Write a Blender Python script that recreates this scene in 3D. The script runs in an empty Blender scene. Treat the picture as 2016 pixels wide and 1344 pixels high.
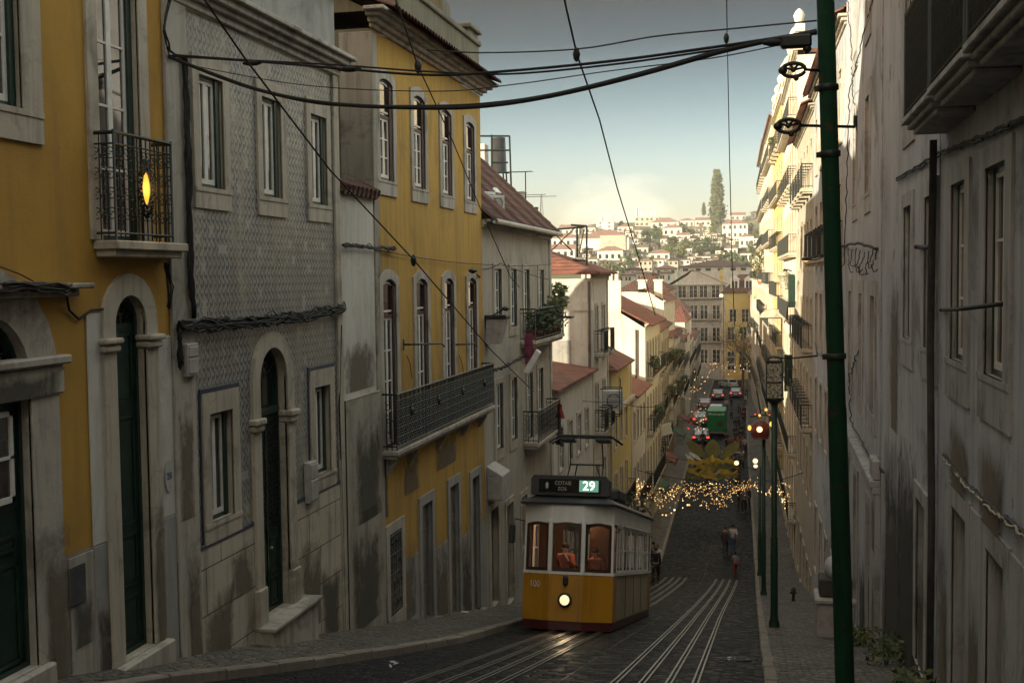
import bpy, math, random
from mathutils import Vector, Matrix
PI=math.pi
R=random.Random(7)
SC=bpy.context.scene
COL=SC.collection
# ------------------------------------------------------------------ camera (survey of the street)
FPX,CX,CY=2250.0,1008.0,672.0
_a,_p,_r=[math.radians(v) for v in (12.6,3.2,0.7)]
FW=Vector((-math.sin(_a)*math.cos(_p),math.cos(_a)*math.cos(_p),-math.sin(_p)))
RT=Vector((math.cos(_a),math.sin(_a),0)); UP=RT.cross(FW)
CR=RT*math.cos(_r)-UP*math.sin(_r); CU=RT*math.sin(_r)+UP*math.cos(_r)
def ray(x,y): return FW+CR*((x-CX)/FPX)+CU*((CY-y)/FPX)
def onX(x,y,X):
    r=ray(x,y); return r*(X/r.x)
def onY(x,y,Y):
    r=ray(x,y); return r*(Y/r.y)
XL,XR=-7.2,2.05                     # facade planes of the street
def L(x,y): v=onX(x,y,XL); return v.y,v.z
def Rr(x,y): v=onX(x,y,XR); return v.y,v.z
# ------------------------------------------------------------------ ground profile
def lerp(a,b,t): return a+(b-a)*t
def pw(t,pts):
    if t<=pts[0][0]:
        (a,b),(c,d)=pts[0],pts[1]; return b+(t-a)*(d-b)/(c-a)
    for (a,b),(c,d) in zip(pts,pts[1:]):
        if t<=c: return b+(t-a)*(d-b)/(c-a)
    return pts[-1][1]
GP=[(-20,3.28),(0,-1.7),(33,-9.92),(40,-11.6),(48,-13.35),(54,-14.6),(57,-15.15),(60,-15.55),(66,-15.85),(130,-17.3),(215,-19.3),(260,-20.0)]
def G(Y): return pw(Y,GP)
KR=[(-20,.35),(13,0.0),(60,-.6),(107,-1.75),(171,-3.1),(215,-4.2)]        # right kerb X
KL=[(-20,-6.85),(9,-6.8),(11.5,-6.62),(14,-6.05),(17,-5.62),(20,-5.4),(24,-5.52),(30,-5.85),(45,-5.7),(57,-5.45),(66,-5.75),(107,-6.9),(171,-8.5),(215,-9.5)]
def kr(Y): return pw(Y,KR)
def kl(Y): return pw(Y,KL)
WR=[(-20,2.06),(32,2.06),(60,1.5),(80,1.0),(105,.05),(140,-.85),(165,-2.0),(215,-3.2)]
WL=[(-20,-7.2),(45,-7.2),(70,-7.3),(110,-8.6),(160,-10.0),(215,-11.6)]
def wr(Y): return pw(Y,WR)
def wl(Y): return pw(Y,WL)
SWH=.13
# ------------------------------------------------------------------ object helpers
def tag(o,label=None,cat=None,group=None,kind=None):
    if label: o['label']=label
    if cat: o['category']=cat
    if group: o['group']=group
    if kind: o['kind']=kind
    return o
def empty(name,loc=(0,0,0),rz=0,label=None,cat=None,group=None,rot=None,scale=None):
    o=bpy.data.objects.new(name,None); COL.objects.link(o)
    o.empty_display_size=.3
    o.location=loc; o.rotation_euler=rot if rot else (0,0,rz)
    if scale: o.scale=(scale,)*3
    return tag(o,label,cat,group)
def kids(o): return [c for c in bpy.data.objects if c.parent==o]
def copy_tree(o,parent=None,cache=None):
    c=o.copy(); COL.objects.link(c)
    if parent is not None: c.parent=parent
    for ch in list(o.children): copy_tree(ch,c)
    return c
class MB:
    """collects boxes, tubes, prisms ... into ONE mesh"""
    def __init__(s): s.v=[]; s.f=[]; s.m=[]; s.mi=0; s.sm=[]
    def add(s,vs,fs,smooth=False):
        b=len(s.v); s.v+= [tuple(p) for p in vs]
        for f in fs: s.f.append(tuple(b+i for i in f)); s.m.append(s.mi); s.sm.append(smooth)
        return s
    def box(s,x0,x1,y0,y1,z0,z1):
        if x0>x1:x0,x1=x1,x0
        if y0>y1:y0,y1=y1,y0
        if z0>z1:z0,z1=z1,z0
        return s.add([(x0,y0,z0),(x1,y0,z0),(x1,y1,z0),(x0,y1,z0),(x0,y0,z1),(x1,y0,z1),(x1,y1,z1),(x0,y1,z1)],
            [(0,3,2,1),(4,5,6,7),(0,1,5,4),(1,2,6,5),(2,3,7,6),(3,0,4,7)])
    def bbox(s,x0,x1,y0,y1,z0,z1,b=.02):
        """box with chamfered edges"""
        if x0>x1:x0,x1=x1,x0
        if y0>y1:y0,y1=y1,y0
        if z0>z1:z0,z1=z1,z0
        b=min(b,(x1-x0)*.45,(y1-y0)*.45,(z1-z0)*.45)
        vs=[];idx={}
        for i in (0,1):
            for j in (0,1):
                for k in (0,1):
                    X=(x0,x1)[i];Y=(y0,y1)[j];Z=(z0,z1)[k]
                    dx=(b,-b)[i];dy=(b,-b)[j];dz=(b,-b)[k]
                    idx[i,j,k]=len(vs)
                    vs+= [(X,Y+dy,Z+dz),(X+dx,Y,Z+dz),(X+dx,Y+dy,Z)]
        f=[]
        q=lambda i,j,k,a: idx[i,j,k]+a
        for i in (0,1): f.append((q(i,0,0,0),q(i,1,0,0),q(i,1,1,0),q(i,0,1,0)))
        for j in (0,1): f.append((q(0,j,0,1),q(1,j,0,1),q(1,j,1,1),q(0,j,1,1)))
        for k in (0,1): f.append((q(0,0,k,2),q(1,0,k,2),q(1,1,k,2),q(0,1,k,2)))
        for i in (0,1):
            for j in (0,1): f.append((q(i,j,0,0),q(i,j,1,0),q(i,j,1,1),q(i,j,0,1)))
            for k in (0,1): f.append((q(i,0,k,0),q(i,1,k,0),q(i,1,k,2),q(i,0,k,2)))
        for j in (0,1):
            for k in (0,1): f.append((q(0,j,k,1),q(1,j,k,1),q(1,j,k,2),q(0,j,k,2)))
        for i in (0,1):
            for j in (0,1):
                for k in (0,1): f.append((q(i,j,k,0),q(i,j,k,1),q(i,j,k,2)))
        return s.add(vs,f)
    def quad(s,*p): return s.add(p,[tuple(range(len(p)))])
    def tube(s,pts,r,n=6,closed=False,cap=True,smooth=True):
        pts=[Vector(p) for p in pts]; N=len(pts); vs=[];fs=[]
        rr=r if isinstance(r,(list,tuple)) else [r]*N
        for i,p in enumerate(pts):
            if closed: t=pts[(i+1)%N]-pts[i-1]
            else: t=pts[min(i+1,N-1)]-pts[max(i-1,0)]
            if t.length<1e-9: t=Vector((0,0,1))
            t.normalize()
            a=Vector((0,0,1)) if abs(t.z)<.9 else Vector((1,0,0))
            e1=t.cross(a).normalized(); e2=t.cross(e1)
            for k in range(n):
                w=2*PI*k/n; vs.append(p+e1*(math.cos(w)*rr[i])+e2*(math.sin(w)*rr[i]))
        M=N if closed else N-1
        for i in range(M):
            j=(i+1)%N
            for k in range(n):
                l=(k+1)%n; fs.append((i*n+k,i*n+l,j*n+l,j*n+k))
        if cap and not closed: fs.append(tuple(range(n))); fs.append(tuple(range((N-1)*n,N*n)))
        return s.add(vs,fs,smooth)
    def lathe(s,prof,c=(0,0,0),n=16,axis='z',smooth=True):
        vs=[];fs=[];N=len(prof)
        for r,h in prof:
            for k in range(n):
                w=2*PI*k/n;a,b=r*math.cos(w),r*math.sin(w)
                p={'z':(a,b,h),'y':(a,h,b),'x':(h,a,b)}[axis]
                vs.append((p[0]+c[0],p[1]+c[1],p[2]+c[2]))
        for i in range(N-1):
            for k in range(n):
                l=(k+1)%n; fs.append((i*n+k,i*n+l,(i+1)*n+l,(i+1)*n+k))
        fs.append(tuple(range(n))); fs.append(tuple(range((N-1)*n,N*n)))
        return s.add(vs,fs,smooth)
    def prism(s,poly,y0,y1,plane='xz'):
        """extrude a polygon given in plane xz between y0 and y1 (or xy between z0,z1)"""
        n=len(poly)
        P=(lambda a,b,c:(a,c,b)) if plane=='xz' else ((lambda a,b,c:(a,b,c)) if plane=='xy' else (lambda a,b,c:(c,a,b)))
        vs=[P(a,b,y0) for a,b in poly]+[P(a,b,y1) for a,b in poly]
        fs=[tuple(range(n)),tuple(range(n,2*n))]+[(i,(i+1)%n,n+(i+1)%n,n+i) for i in range(n)]
        return s.add(vs,fs)
    def strip(s,A,B,y0,y1):
        """solid band between two xz polylines of equal length, front at y0, back at y1"""
        n=len(A);vs=[]
        for y in (y0,y1):
            vs+=[(p[0],y,p[1]) for p in A]+[(p[0],y,p[1]) for p in B]
        fs=[]
        for i in range(n-1):
            fs+=[(i,i+1,n+i+1,n+i),(2*n+i,2*n+i+1,3*n+i+1,3*n+i),(i,i+1,2*n+i+1,2*n+i),(n+i,n+i+1,3*n+i+1,3*n+i)]
        fs+=[(0,n,3*n,2*n),(n-1,2*n-1,4*n-1,3*n-1)]
        return s.add(vs,fs)
    def ball(s,c,r,n=8,m=6,sq=(1,1,1)):
        vs=[(c[0],c[1],c[2]-r*sq[2])];fs=[]
        for i in range(1,m):
            ph=-PI/2+PI*i/m
            for k in range(n):
                w=2*PI*k/n; vs.append((c[0]+r*sq[0]*math.cos(ph)*math.cos(w),c[1]+r*sq[1]*math.cos(ph)*math.sin(w),c[2]+r*sq[2]*math.sin(ph)))
        vs.append((c[0],c[1],c[2]+r*sq[2]))
        for k in range(n): fs.append((0,1+(k+1)%n,1+k))
        for i in range(m-2):
            for k in range(n):
                l=(k+1)%n; fs.append((1+i*n+k,1+i*n+l,1+(i+1)*n+l,1+(i+1)*n+k))
        t=len(vs)-1
        for k in range(n): fs.append((t,1+(m-2)*n+k,1+(m-2)*n+(k+1)%n))
        return s.add(vs,fs,True)
    def mesh(s,name,mats):
        me=bpy.data.meshes.new(name); me.from_pydata(s.v,[],s.f)
        for m in (mats if isinstance(mats,(list,tuple)) else [mats]): me.materials.append(m)
        if any(s.m): me.polygons.foreach_set('material_index',s.m)
        if any(s.sm): me.polygons.foreach_set('use_smooth',s.sm)
        me.update(); return me
    def build(s,name,mats,parent=None,loc=None,rot=None):
        o=bpy.data.objects.new(name,s.mesh(name,mats)); COL.objects.link(o)
        if parent is not None: o.parent=parent
        if loc: o.location=loc
        if rot: o.rotation_euler=rot
        return o
def inst(name,me,parent=None,loc=(0,0,0),rot=(0,0,0),sc=None):
    o=bpy.data.objects.new(name,me); COL.objects.link(o)
    if parent is not None: o.parent=parent
    o.location=loc; o.rotation_euler=rot
    if sc: o.scale=sc
    return o
def arc(cx,cz,r,a0,a1,n,rz=None):
    rz=r if rz is None else rz
    return [(cx+r*math.cos(lerp(a0,a1,i/n)),cz+rz*math.sin(lerp(a0,a1,i/n))) for i in range(n+1)]
def sag(a,b,s,n=14,jit=0):
    a,b=Vector(a),Vector(b); out=[]
    for i in range(n+1):
        t=i/n; p=a.lerp(b,t); p.z-=s*4*t*(1-t)
        if jit and 0<i<n: p+=Vector((R.uniform(-jit,jit),R.uniform(-jit,jit),R.uniform(-jit,jit)))
        out.append(p)
    return out
# ------------------------------------------------------------------ materials
class N:
    def __init__(s,name):
        m=bpy.data.materials.new(name); m.use_nodes=True; s.m=m; s.t=m.node_tree; s.n=s.t.nodes; s.l=s.t.links
        s.b=s.n['Principled BSDF']
    def new(s,t,**k):
        n=s.n.new(t)
        for a,v in k.items(): setattr(n,a,v)
        return n
    def lk(s,a,b): s.l.new(a,b)
    def val(s,sock,v):
        if hasattr(v,'is_linked') or isinstance(v,bpy.types.NodeSocket): s.lk(v,sock)
        else: sock.default_value=v
    def math(s,op,a,b=None,clamp=False):
        n=s.new('ShaderNodeMath',operation=op,use_clamp=clamp); s.val(n.inputs[0],a)
        if b is not None: s.val(n.inputs[1],b)
        return n.outputs[0]
    def co(s,scale=(1,1,1),kind='Object',loc=(0,0,0)):
        c=s.new('ShaderNodeTexCoord'); mp=s.new('ShaderNodeMapping'); mp.inputs['Scale'].default_value=scale; mp.inputs['Location'].default_value=loc
        s.lk(c.outputs[kind],mp.inputs['Vector']); return mp.outputs[0]
    def noise(s,vec,scale,detail=4,rough=.55,dist=0):
        n=s.new('ShaderNodeTexNoise'); s.lk(vec,n.inputs['Vector']); n.inputs['Scale'].default_value=scale; n.inputs['Detail'].default_value=detail
        n.inputs['Roughness'].default_value=rough; n.inputs['Distortion'].default_value=dist; return n.outputs['Fac']
    def ramp(s,f,stops):
        r=s.new('ShaderNodeValToRGB'); s.lk(f,r.inputs[0]); e=r.color_ramp.elements
        while len(e)<len(stops): e.new(.5)
        for i,(p,c) in enumerate(stops):
            e[i].position=p; e[i].color=(c if hasattr(c,'__len__') else (c,c,c))[:3]+(1,) if hasattr(c,'__len__') else (c,c,c,1)
        return r.outputs[0]
    def mix(s,f,a,b,mode='MIX'):
        n=s.new('ShaderNodeMix',data_type='RGBA',blend_type=mode); s.val(n.inputs['Factor'],f)
        for k,v in (('A',a),('B',b)):
            sk=[i for i in n.inputs if i.name==k and i.type=='RGBA'][0]
            s.val(sk,v if not (hasattr(v,'__len__') and not isinstance(v,bpy.types.NodeSocket) and len(v)==3) else tuple(v)+(1,))
        return [o for o in n.outputs if o.type=='RGBA'][0]
    def bump(s,h,strength=.3,dist=.02):
        b=s.new('ShaderNodeBump'); b.inputs['Strength'].default_value=strength; b.inputs['Distance'].default_value=dist
        s.lk(h,b.inputs['Height']); s.lk(b.outputs[0],s.b.inputs['Normal'])
    def col(s,c): s.val(s.b.inputs['Base Color'],c if isinstance(c,bpy.types.NodeSocket) else tuple(c)+(1,))
    def rough(s,v): s.val(s.b.inputs['Roughness'],v)
def simple(name,c,rough=.6,metal=0,var=.25,scale=6,bump=0,spec=None):
    k=N(name); v=k.co(); f=k.noise(v,scale,5)
    d=tuple(x*(1-var) for x in c); l=tuple(min(1,x*(1+var)) for x in c)
    k.col(k.ramp(f,[(.3,d),(.7,l)])); k.rough(rough); k.b.inputs['Metallic'].default_value=metal
    if spec is not None: k.b.inputs['Specular IOR Level'].default_value=spec
    if bump: k.bump(k.noise(v,scale*6,4),bump,.01)
    return k.m
def plaster(name,c,c2,dirt,streak=.5,mould=.0,peel=None,scale=1.0,bump=.35,mscale=.55,crack=.5):
    """painted render: large tone drift, vertical run-off streaks, blotches of mould, fine grain"""
    k=N(name); v=k.co((scale,scale,scale)); vs=k.co((2.2*scale,2.2*scale,.22*scale))
    big=k.noise(v,.45,5,.6,.3); fine=k.noise(v,9,6,.65)
    colr=k.mix(k.ramp(big,[(.35,0),(.68,1)]),c,c2)
    colr=k.mix(k.ramp(fine,[(.35,0),(.8,.35)]),colr,tuple(x*.78 for x in c))
    st=k.noise(vs,1.6,7,.62,.4)
    colr=k.mix(k.math('MULTIPLY',k.ramp(st,[(.48,0),(.72,1)]),streak),colr,dirt)
    if mould:
        mo=k.noise(v,mscale,9,.72,.6)
        colr=k.mix(k.math('MULTIPLY',k.ramp(mo,[(.52,0),(.64,1)]),mould),colr,tuple(x*.45 for x in dirt))
    if peel:
        pn=k.noise(v,1.3,8,.7,.2)
        colr=k.mix(k.ramp(pn,[(.62,0),(.64,1)]),colr,peel)
    if crack:
        wv=k.new('ShaderNodeVectorMath',operation='ADD'); k.lk(k.co((scale,scale,scale),loc=(3,1,7)),wv.inputs[0]); nn=k.new('ShaderNodeTexNoise'); nn.inputs['Scale'].default_value=2.2; nn.inputs['Detail'].default_value=5; k.lk(v,nn.inputs['Vector']); k.lk(nn.outputs['Color'],wv.inputs[1])
        cr=k.new('ShaderNodeTexVoronoi',feature='DISTANCE_TO_EDGE'); cr.inputs['Scale'].default_value=.5; k.lk(wv.outputs[0],cr.inputs['Vector'])
        cm=k.math('MULTIPLY',k.ramp(cr.outputs['Distance'],[(0,1),(.010,0)]),k.ramp(k.noise(v,.9,3),[(.48,0),(.6,crack)]))
        colr=k.mix(cm,colr,dirt)
    k.col(colr); k.rough(.88)
    h=k.math('ADD',k.noise(v,38,3,.6),k.math('MULTIPLY',k.noise(v,3.2,5,.6),2.2)); k.bump(h,bump,.012)
    return k.m
def decal(name,c,c2,scale=2.2,thr=.5):
    """ragged stain: opacity falls away towards the edges of the patch through coarse noise"""
    k=N(name); g=k.new('ShaderNodeTexCoord'); sp=k.new('ShaderNodeSeparateXYZ'); k.lk(g.outputs['Generated'],sp.inputs[0]); v=k.co((scale,scale,scale*.55)); n=k.noise(v,1.5,9,.72,.5)
    ex=k.math('MULTIPLY',k.math('MULTIPLY',sp.outputs[0],k.math('SUBTRACT',1.0,sp.outputs[0])),4.0); ez=k.math('MULTIPLY',k.math('SUBTRACT',1.0,sp.outputs[2]),1.6,True)
    f=k.math('MULTIPLY',k.math('MINIMUM',ex,ez),.55); a=k.ramp(k.math('ADD',n,f),[(thr+.16,0),(thr+.30,.35),(thr+.46,.8)])
    k.col(k.mix(k.noise(v,6,5),c,c2)); k.rough(.95); k.lk(a,k.b.inputs['Alpha']); return k.m
def emit(name,c,s):
    k=N(name); k.col((.02,.02,.02)); k.b.inputs['Emission Color'].default_value=tuple(c)+(1,); k.b.inputs['Emission Strength'].default_value=s
    return k.m
def glassm(name,c=(.02,.022,.022),rough=.04):
    k=N(name); k.col(c); k.rough(rough); k.b.inputs['Specular IOR Level'].default_value=.6; k.b.inputs['IOR'].default_value=2.1
    v=k.co(); k.bump(k.noise(v,1.7,2),.06,.02); return k.m
M={}
M['stainD']=decal('black_mould_stain',(.05,.045,.036),(.13,.115,.09)); M['stainB']=decal('brown_damp_stain',(.11,.085,.055),(.22,.18,.13)); M['stainX']=decal('dense_black_moss',(.018,.02,.014),(.07,.062,.05),2.6,.34); M['stainG']=decal('green_algae_stain',(.03,.04,.018),(.09,.10,.05))
M['ochre']=plaster('ochre_paint',(.50,.28,.042),(.41,.225,.038),(.19,.115,.045),streak=.45,mould=.12,bump=.3,crack=.35)
M['yellow']=plaster('yellow_paint',(.52,.315,.062),(.40,.245,.056),(.18,.12,.05),streak=.65,mould=.25)
M['yellow2']=plaster('pale_yellow_paint',(.55,.44,.16),(.48,.38,.15),(.3,.25,.14),streak=.3)
M['white']=plaster('white_render',(.60,.57,.52),(.52,.50,.46),(.27,.25,.21),streak=.45,mould=.25)
M['whitec']=plaster('clean_white_render',(.64,.61,.55),(.54,.52,.47),(.27,.25,.21),streak=.5,mould=.25)
M['lilac']=plaster('lilac_white_render',(.48,.495,.54),(.36,.375,.41),(.15,.15,.15),streak=.6,mould=.6,mscale=.5,peel=(.27,.24,.20))
M['grey']=plaster('grey_render',(.44,.40,.33),(.36,.33,.28),(.19,.17,.14),streak=.65,mould=.25)
M['cream']=plaster('cream_render',(.70,.66,.54),(.62,.58,.48),(.34,.31,.25),streak=.5,mould=.25)
M['mould']=plaster('mouldy_old_render',(.40,.36,.30),(.30,.27,.22),(.10,.09,.07),streak=.8,mould=.85)
M['olive']=plaster('olive_grey_render',(.19,.175,.12),(.14,.13,.09),(.07,.065,.045),streak=.6,mould=.4)
M['plinth']=plaster('grey_wash_plinth',(.36,.35,.33),(.30,.29,.27),(.15,.14,.12),streak=.6,mould=.4)
M['stone']=plaster('limestone',(.52,.46,.37),(.40,.355,.285),(.14,.12,.09),streak=.6,mould=.45,scale=1.8,bump=.3)
M['stoneg']=plaster('grey_worn_limestone',(.43,.43,.43),(.33,.33,.33),(.13,.125,.12),streak=.7,mould=.5,scale=1.5,bump=.4)
M['stonew']=plaster('worn_limestone',(.48,.44,.38),(.38,.34,.29),(.13,.115,.095),streak=.75,mould=.55,scale=1.5,bump=.4)
M['wframe']=simple('white_window_paint',(.68,.66,.62),.45,var=.12,scale=9)
M['green']=simple('dark_green_paint',(.010,.032,.022),.42,var=.4,scale=5,bump=.1)
M['maroon']=simple('maroon_paint',(.045,.012,.010),.5,var=.3)
M['iron']=simple('wrought_iron',(.012,.016,.014),.5,var=.4,scale=10)
M['pole']=plaster('green_pole_paint',(.004,.040,.016),(.003,.030,.013),(.004,.014,.008),streak=.7,mould=.5,scale=4,bump=.2,peel=(.05,.022,.012))
M['pole'].node_tree.nodes['Principled BSDF'].inputs['Specular IOR Level'].default_value=.25
M['poled']=simple('dark_green_pole_paint',(.004,.030,.014),.5,var=.3,scale=4)
M['cable']=simple('black_cable',(.010,.010,.011),.7,var=.3)
M['cableg']=simple('grey_cable',(.05,.047,.045),.8,var=.4)
M['glass']=glassm('window_glass')
M['dark']=simple('dark_interior',(.012,.011,.010),.8)
M['metal']=simple('galvanised_metal',(.32,.32,.31),.45,.6,var=.2)
M['steel']=simple('rail_steel',(.36,.335,.31),.38,.9,var=.2,scale=3)
M['acw']=simple('white_ac_paint',(.55,.55,.53),.5,var=.15)
M['boxg']=simple('grey_meter_box',(.36,.34,.32),.6,var=.2,bump=.1)
M['trunk']=simple('bark',(.09,.065,.045),.9,var=.4,scale=8,bump=.4)
M['leafd']=simple('dark_foliage',(.045,.075,.025),.7,var=.5,scale=.8)
M['leafm']=simple('olive_foliage',(.085,.10,.035),.7,var=.45,scale=.8)
M['leafl']=simple('light_foliage',(.13,.15,.04),.7,var=.4,scale=.8)
M['leafr']=simple('reddish_dark_leaves',(.05,.022,.018),.7,var=.6,scale=3)
M['cyp']=simple('cypress_foliage',(.055,.075,.033),.8,var=.4,scale=.6)
M['terra']=simple('terracotta',(.28,.09,.045),.8,var=.3)
M['bulb']=emit('warm_bulb',(1,.56,.18),.62)
M['bulb2']=emit('bright_warm_bulb',(1,.66,.30),1.3)
M['bulbr']=emit('red_bulb',(1,.08,.04),.8)
M['lampw']=emit('lit_lamp',(1,.68,.34),.95)
M['lampo']=emit('orange_lit_lamp',(1,.42,.08),.9)
def roofmat(name,c,dirt,pitch=.21):
    k=N(name); v=k.co(); w=k.new('ShaderNodeTexWave',wave_type='BANDS',bands_direction='X',wave_profile='SIN')
    k.lk(v,w.inputs['Vector']); w.inputs['Scale'].default_value=.314/pitch; w.inputs['Distortion'].default_value=.25; w.inputs['Detail Scale'].default_value=1.2
    b=k.new('ShaderNodeTexBrick'); k.lk(k.co((1,1,1)),b.inputs['Vector']); 
    n1=k.noise(v,.8,6,.65); n2=k.noise(k.co((4.8,2.4,2.4)),1,1)
    c0=k.mix(k.ramp(n1,[(.35,0),(.65,1)]),c,dirt); c0=k.mix(k.ramp(n2,[(.35,0),(.7,.6)]),c0,tuple(min(1,x*1.5) for x in c))
    k.col(c0); k.rough(.85); k.bump(w.outputs['Fac'],.9,.06); return k.m
M['roof']=roofmat('red_clay_tiles',(.19,.068,.042),(.075,.036,.028))
M['roofd']=roofmat('old_brown_tiles',(.10,.042,.026),(.05,.028,.022))
M['roofl']=roofmat('sun_bleached_tiles',(.22,.125,.092),(.14,.085,.066),.35)
def tilemat():
    k=N('blue_and_cream_wall_tiles'); c=k.new('ShaderNodeTexCoord'); sp=k.new('ShaderNodeSeparateXYZ')
    wob=k.noise(k.co(),16,2); T=.122
    k.lk(c.outputs['Object'],sp.inputs[0])
    jit=k.math('MULTIPLY',k.math('SUBTRACT',wob,.5),1.1)
    x=k.math('ADD',k.math('MULTIPLY',sp.outputs[0],2*PI/T),jit); z=k.math('ADD',k.math('MULTIPLY',sp.outputs[2],2*PI/T),jit)
    a=k.math('MULTIPLY',k.math('COSINE',x),k.math('COSINE',z))
    x2=k.math('MULTIPLY',x,.5); z2=k.math('MULTIPLY',z,.5)
    b=k.math('MULTIPLY',k.math('SINE',k.math('MULTIPLY',x,2)),k.math('SINE',k.math('ADD',z2,k.math('MULTIPLY',k.math('COSINE',x),1.2))))
    s=k.math('ADD',k.math('MULTIPLY',a,.55),k.math('MULTIPLY',b,.6))
    s=k.math('ADD',s,k.math('MULTIPLY',k.math('COSINE',k.math('ADD',z,k.math('MULTIPLY',k.math('COSINE',x),1.4))),.35))
    pat=k.ramp(k.math('ADD',k.math('MULTIPLY',s,.5),.5),[(.40,0),(.60,1)])
    fade=k.ramp(k.noise(k.co((1.0,1.0,.35)),.9,6,.62,.5),[(.50,0),(.66,1)])
    blue=k.mix(k.ramp(k.noise(k.co(),2.2,4),[(.35,0),(.7,1)]),(.05,.068,.115),(.10,.108,.13))
    blue=k.mix(k.math('MULTIPLY',fade,.55),blue,(.30,.27,.20))
    cream=k.mix(k.ramp(k.noise(k.co(),1.1,4),[(.35,0),(.7,1)]),(.40,.38,.32),(.29,.285,.26))
    colr=k.mix(pat,blue,cream)
    worn=k.ramp(k.noise(k.co((1.1,1.1,.3),loc=(5,2,9)),1.1,7,.66,.6),[(.52,0),(.62,.55),(.75,.8)])
    colr=k.mix(worn,colr,(.40,.36,.27))
    cf=k.new('ShaderNodeCombineXYZ'); k.lk(k.math('FLOOR',k.math('DIVIDE',sp.outputs[0],T)),cf.inputs[0]); k.lk(k.math('FLOOR',k.math('DIVIDE',sp.outputs[2],T)),cf.inputs[1])
    wn=k.new('ShaderNodeTexWhiteNoise',noise_dimensions='2D'); k.lk(cf.outputs[0],wn.inputs['Vector'])
    colr=k.mix(k.math('MULTIPLY',wn.outputs['Value'],.38),colr,(.10,.10,.105))          # every fired tile a little different
    colr=k.mix(k.ramp(wn.outputs['Value'],[(.955,0),(.965,.75)]),colr,(.40,.38,.33))     # a few plain replacements
    # tile joints
    fx=k.math('FRACT',k.math('DIVIDE',sp.outputs[0],T)); fz=k.math('FRACT',k.math('DIVIDE',sp.outputs[2],T))
    e=k.math('MAXIMUM',k.math('ABSOLUTE',k.math('SUBTRACT',fx,.5)),k.math('ABSOLUTE',k.math('SUBTRACT',fz,.5)))
    j=k.ramp(e,[(.475,0),(.49,1)])
    colr=k.mix(k.math('MULTIPLY',j,.5),colr,(.14,.13,.11))
    g=k.ramp(k.noise(k.co((1.8,1.8,.2)),1.5,6,.6,.4),[(.5,0),(.75,.5)]); colr=k.mix(g,colr,(.13,.115,.09))
    k.col(colr); k.rough(.42); k.bump(k.math('SUBTRACT',k.noise(k.co(),9,3),k.math('MULTIPLY',j,.6)),.18,.008); return k.m
M['tile']=tilemat()
M['tileb']=simple('blue_border_tile',(.028,.038,.075),.4,var=.4,scale=12)
def panelstone():
    k=N('ashlar_panels'); v=k.co(); 
    b=k.new('ShaderNodeTexBrick'); mp=k.new('ShaderNodeMapping'); c=k.new('ShaderNodeTexCoord'); k.lk(c.outputs['Object'],mp.inputs['Vector'])
    mp.inputs['Rotation'].default_value=(PI/2,0,0); k.lk(mp.outputs[0],b.inputs['Vector'])
    b.inputs['Scale'].default_value=1; b.inputs['Brick Width'].default_value=1.15; b.inputs['Row Height'].default_value=.62; b.inputs['Mortar Size'].default_value=.008; b.offset=.37
    n=k.noise(v,1.3,7,.65,.3); st=k.noise(k.co((3,3,.3)),1.5,6,.6)
    c0=k.mix(k.ramp(n,[(.35,0),(.7,1)]),(.53,.47,.38),(.42,.37,.30))
    c0=k.mix(k.ramp(st,[(.45,0),(.75,.75)]),c0,(.20,.17,.125))
    c0=k.mix(k.ramp(k.noise(v,.8,8,.75,.5),[(.55,0),(.68,.7)]),c0,(.13,.105,.07))
    c0=k.mix(b.outputs['Fac'],c0,(.03,.025,.02))
    k.col(c0); k.rough(.8); k.bump(k.math('SUBTRACT',k.noise(v,14,4),k.math('MULTIPLY',b.outputs['Fac'],2)),.35,.012); return k.m
M['ashlar']=panelstone()
def cobble(name,scale,c1,c2,joint,rough,jw=.06,bmp=.6,stretch=(1,1,1),spec=.5):
    k=N(name); v=k.co(tuple(scale*x for x in stretch))
    e=k.new('ShaderNodeTexVoronoi',feature='DISTANCE_TO_EDGE'); f=k.new('ShaderNodeTexVoronoi',feature='F1')
    for t in (e,f): k.lk(v,t.inputs['Vector']); t.inputs['Randomness'].default_value=.62; t.inputs['Scale'].default_value=1
    sp=k.new('ShaderNodeSeparateColor'); k.lk(f.outputs['Color'],sp.inputs[0])
    c0=k.mix(sp.outputs[0],c1,c2); big=k.noise(k.co(),.5,6,.65)
    c0=k.mix(k.ramp(big,[(.42,0),(.68,.75)]),c0,tuple(x*.5 for x in c1))
    jm=k.ramp(e.outputs['Distance'],[(jw*.4,1),(jw*1.6,0)])
    c0=k.mix(jm,c0,joint); k.col(c0)
    rr=k.math('ADD',rough,k.math('MULTIPLY',k.math('SUBTRACT',sp.outputs[1],.5),.35),True); k.rough(rr)
    k.b.inputs['Specular IOR Level'].default_value=spec
    k.bump(k.math('ADD',k.ramp(e.outputs['Distance'],[(0,0),(jw*3,1)]),k.math('MULTIPLY',k.noise(v,2.5,4),.35)),bmp,.03); return k.m
M['calcada']=cobble('limestone_mosaic_paving',9.5,(.105,.095,.08),(.18,.163,.137),(.02,.018,.015),.6,spec=.25)
M['setts']=cobble('dark_basalt_setts',6.5,(.009,.009,.0105),(.021,.021,.024),(.003,.003,.003),.62,jw=.07,bmp=.8,spec=.16)
M['kerb']=plaster('kerb_limestone',(.27,.235,.19),(.20,.172,.138),(.14,.12,.10),streak=.5,mould=.4,scale=3,bump=.4)
k=N('terrain_ground'); v=k.co(); k.col(k.ramp(k.noise(v,.03,8,.7),[(.35,(.05,.06,.025)),(.55,(.10,.10,.05)),(.7,(.17,.14,.09))])); k.rough(.95); M['ground']=k.m
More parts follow.
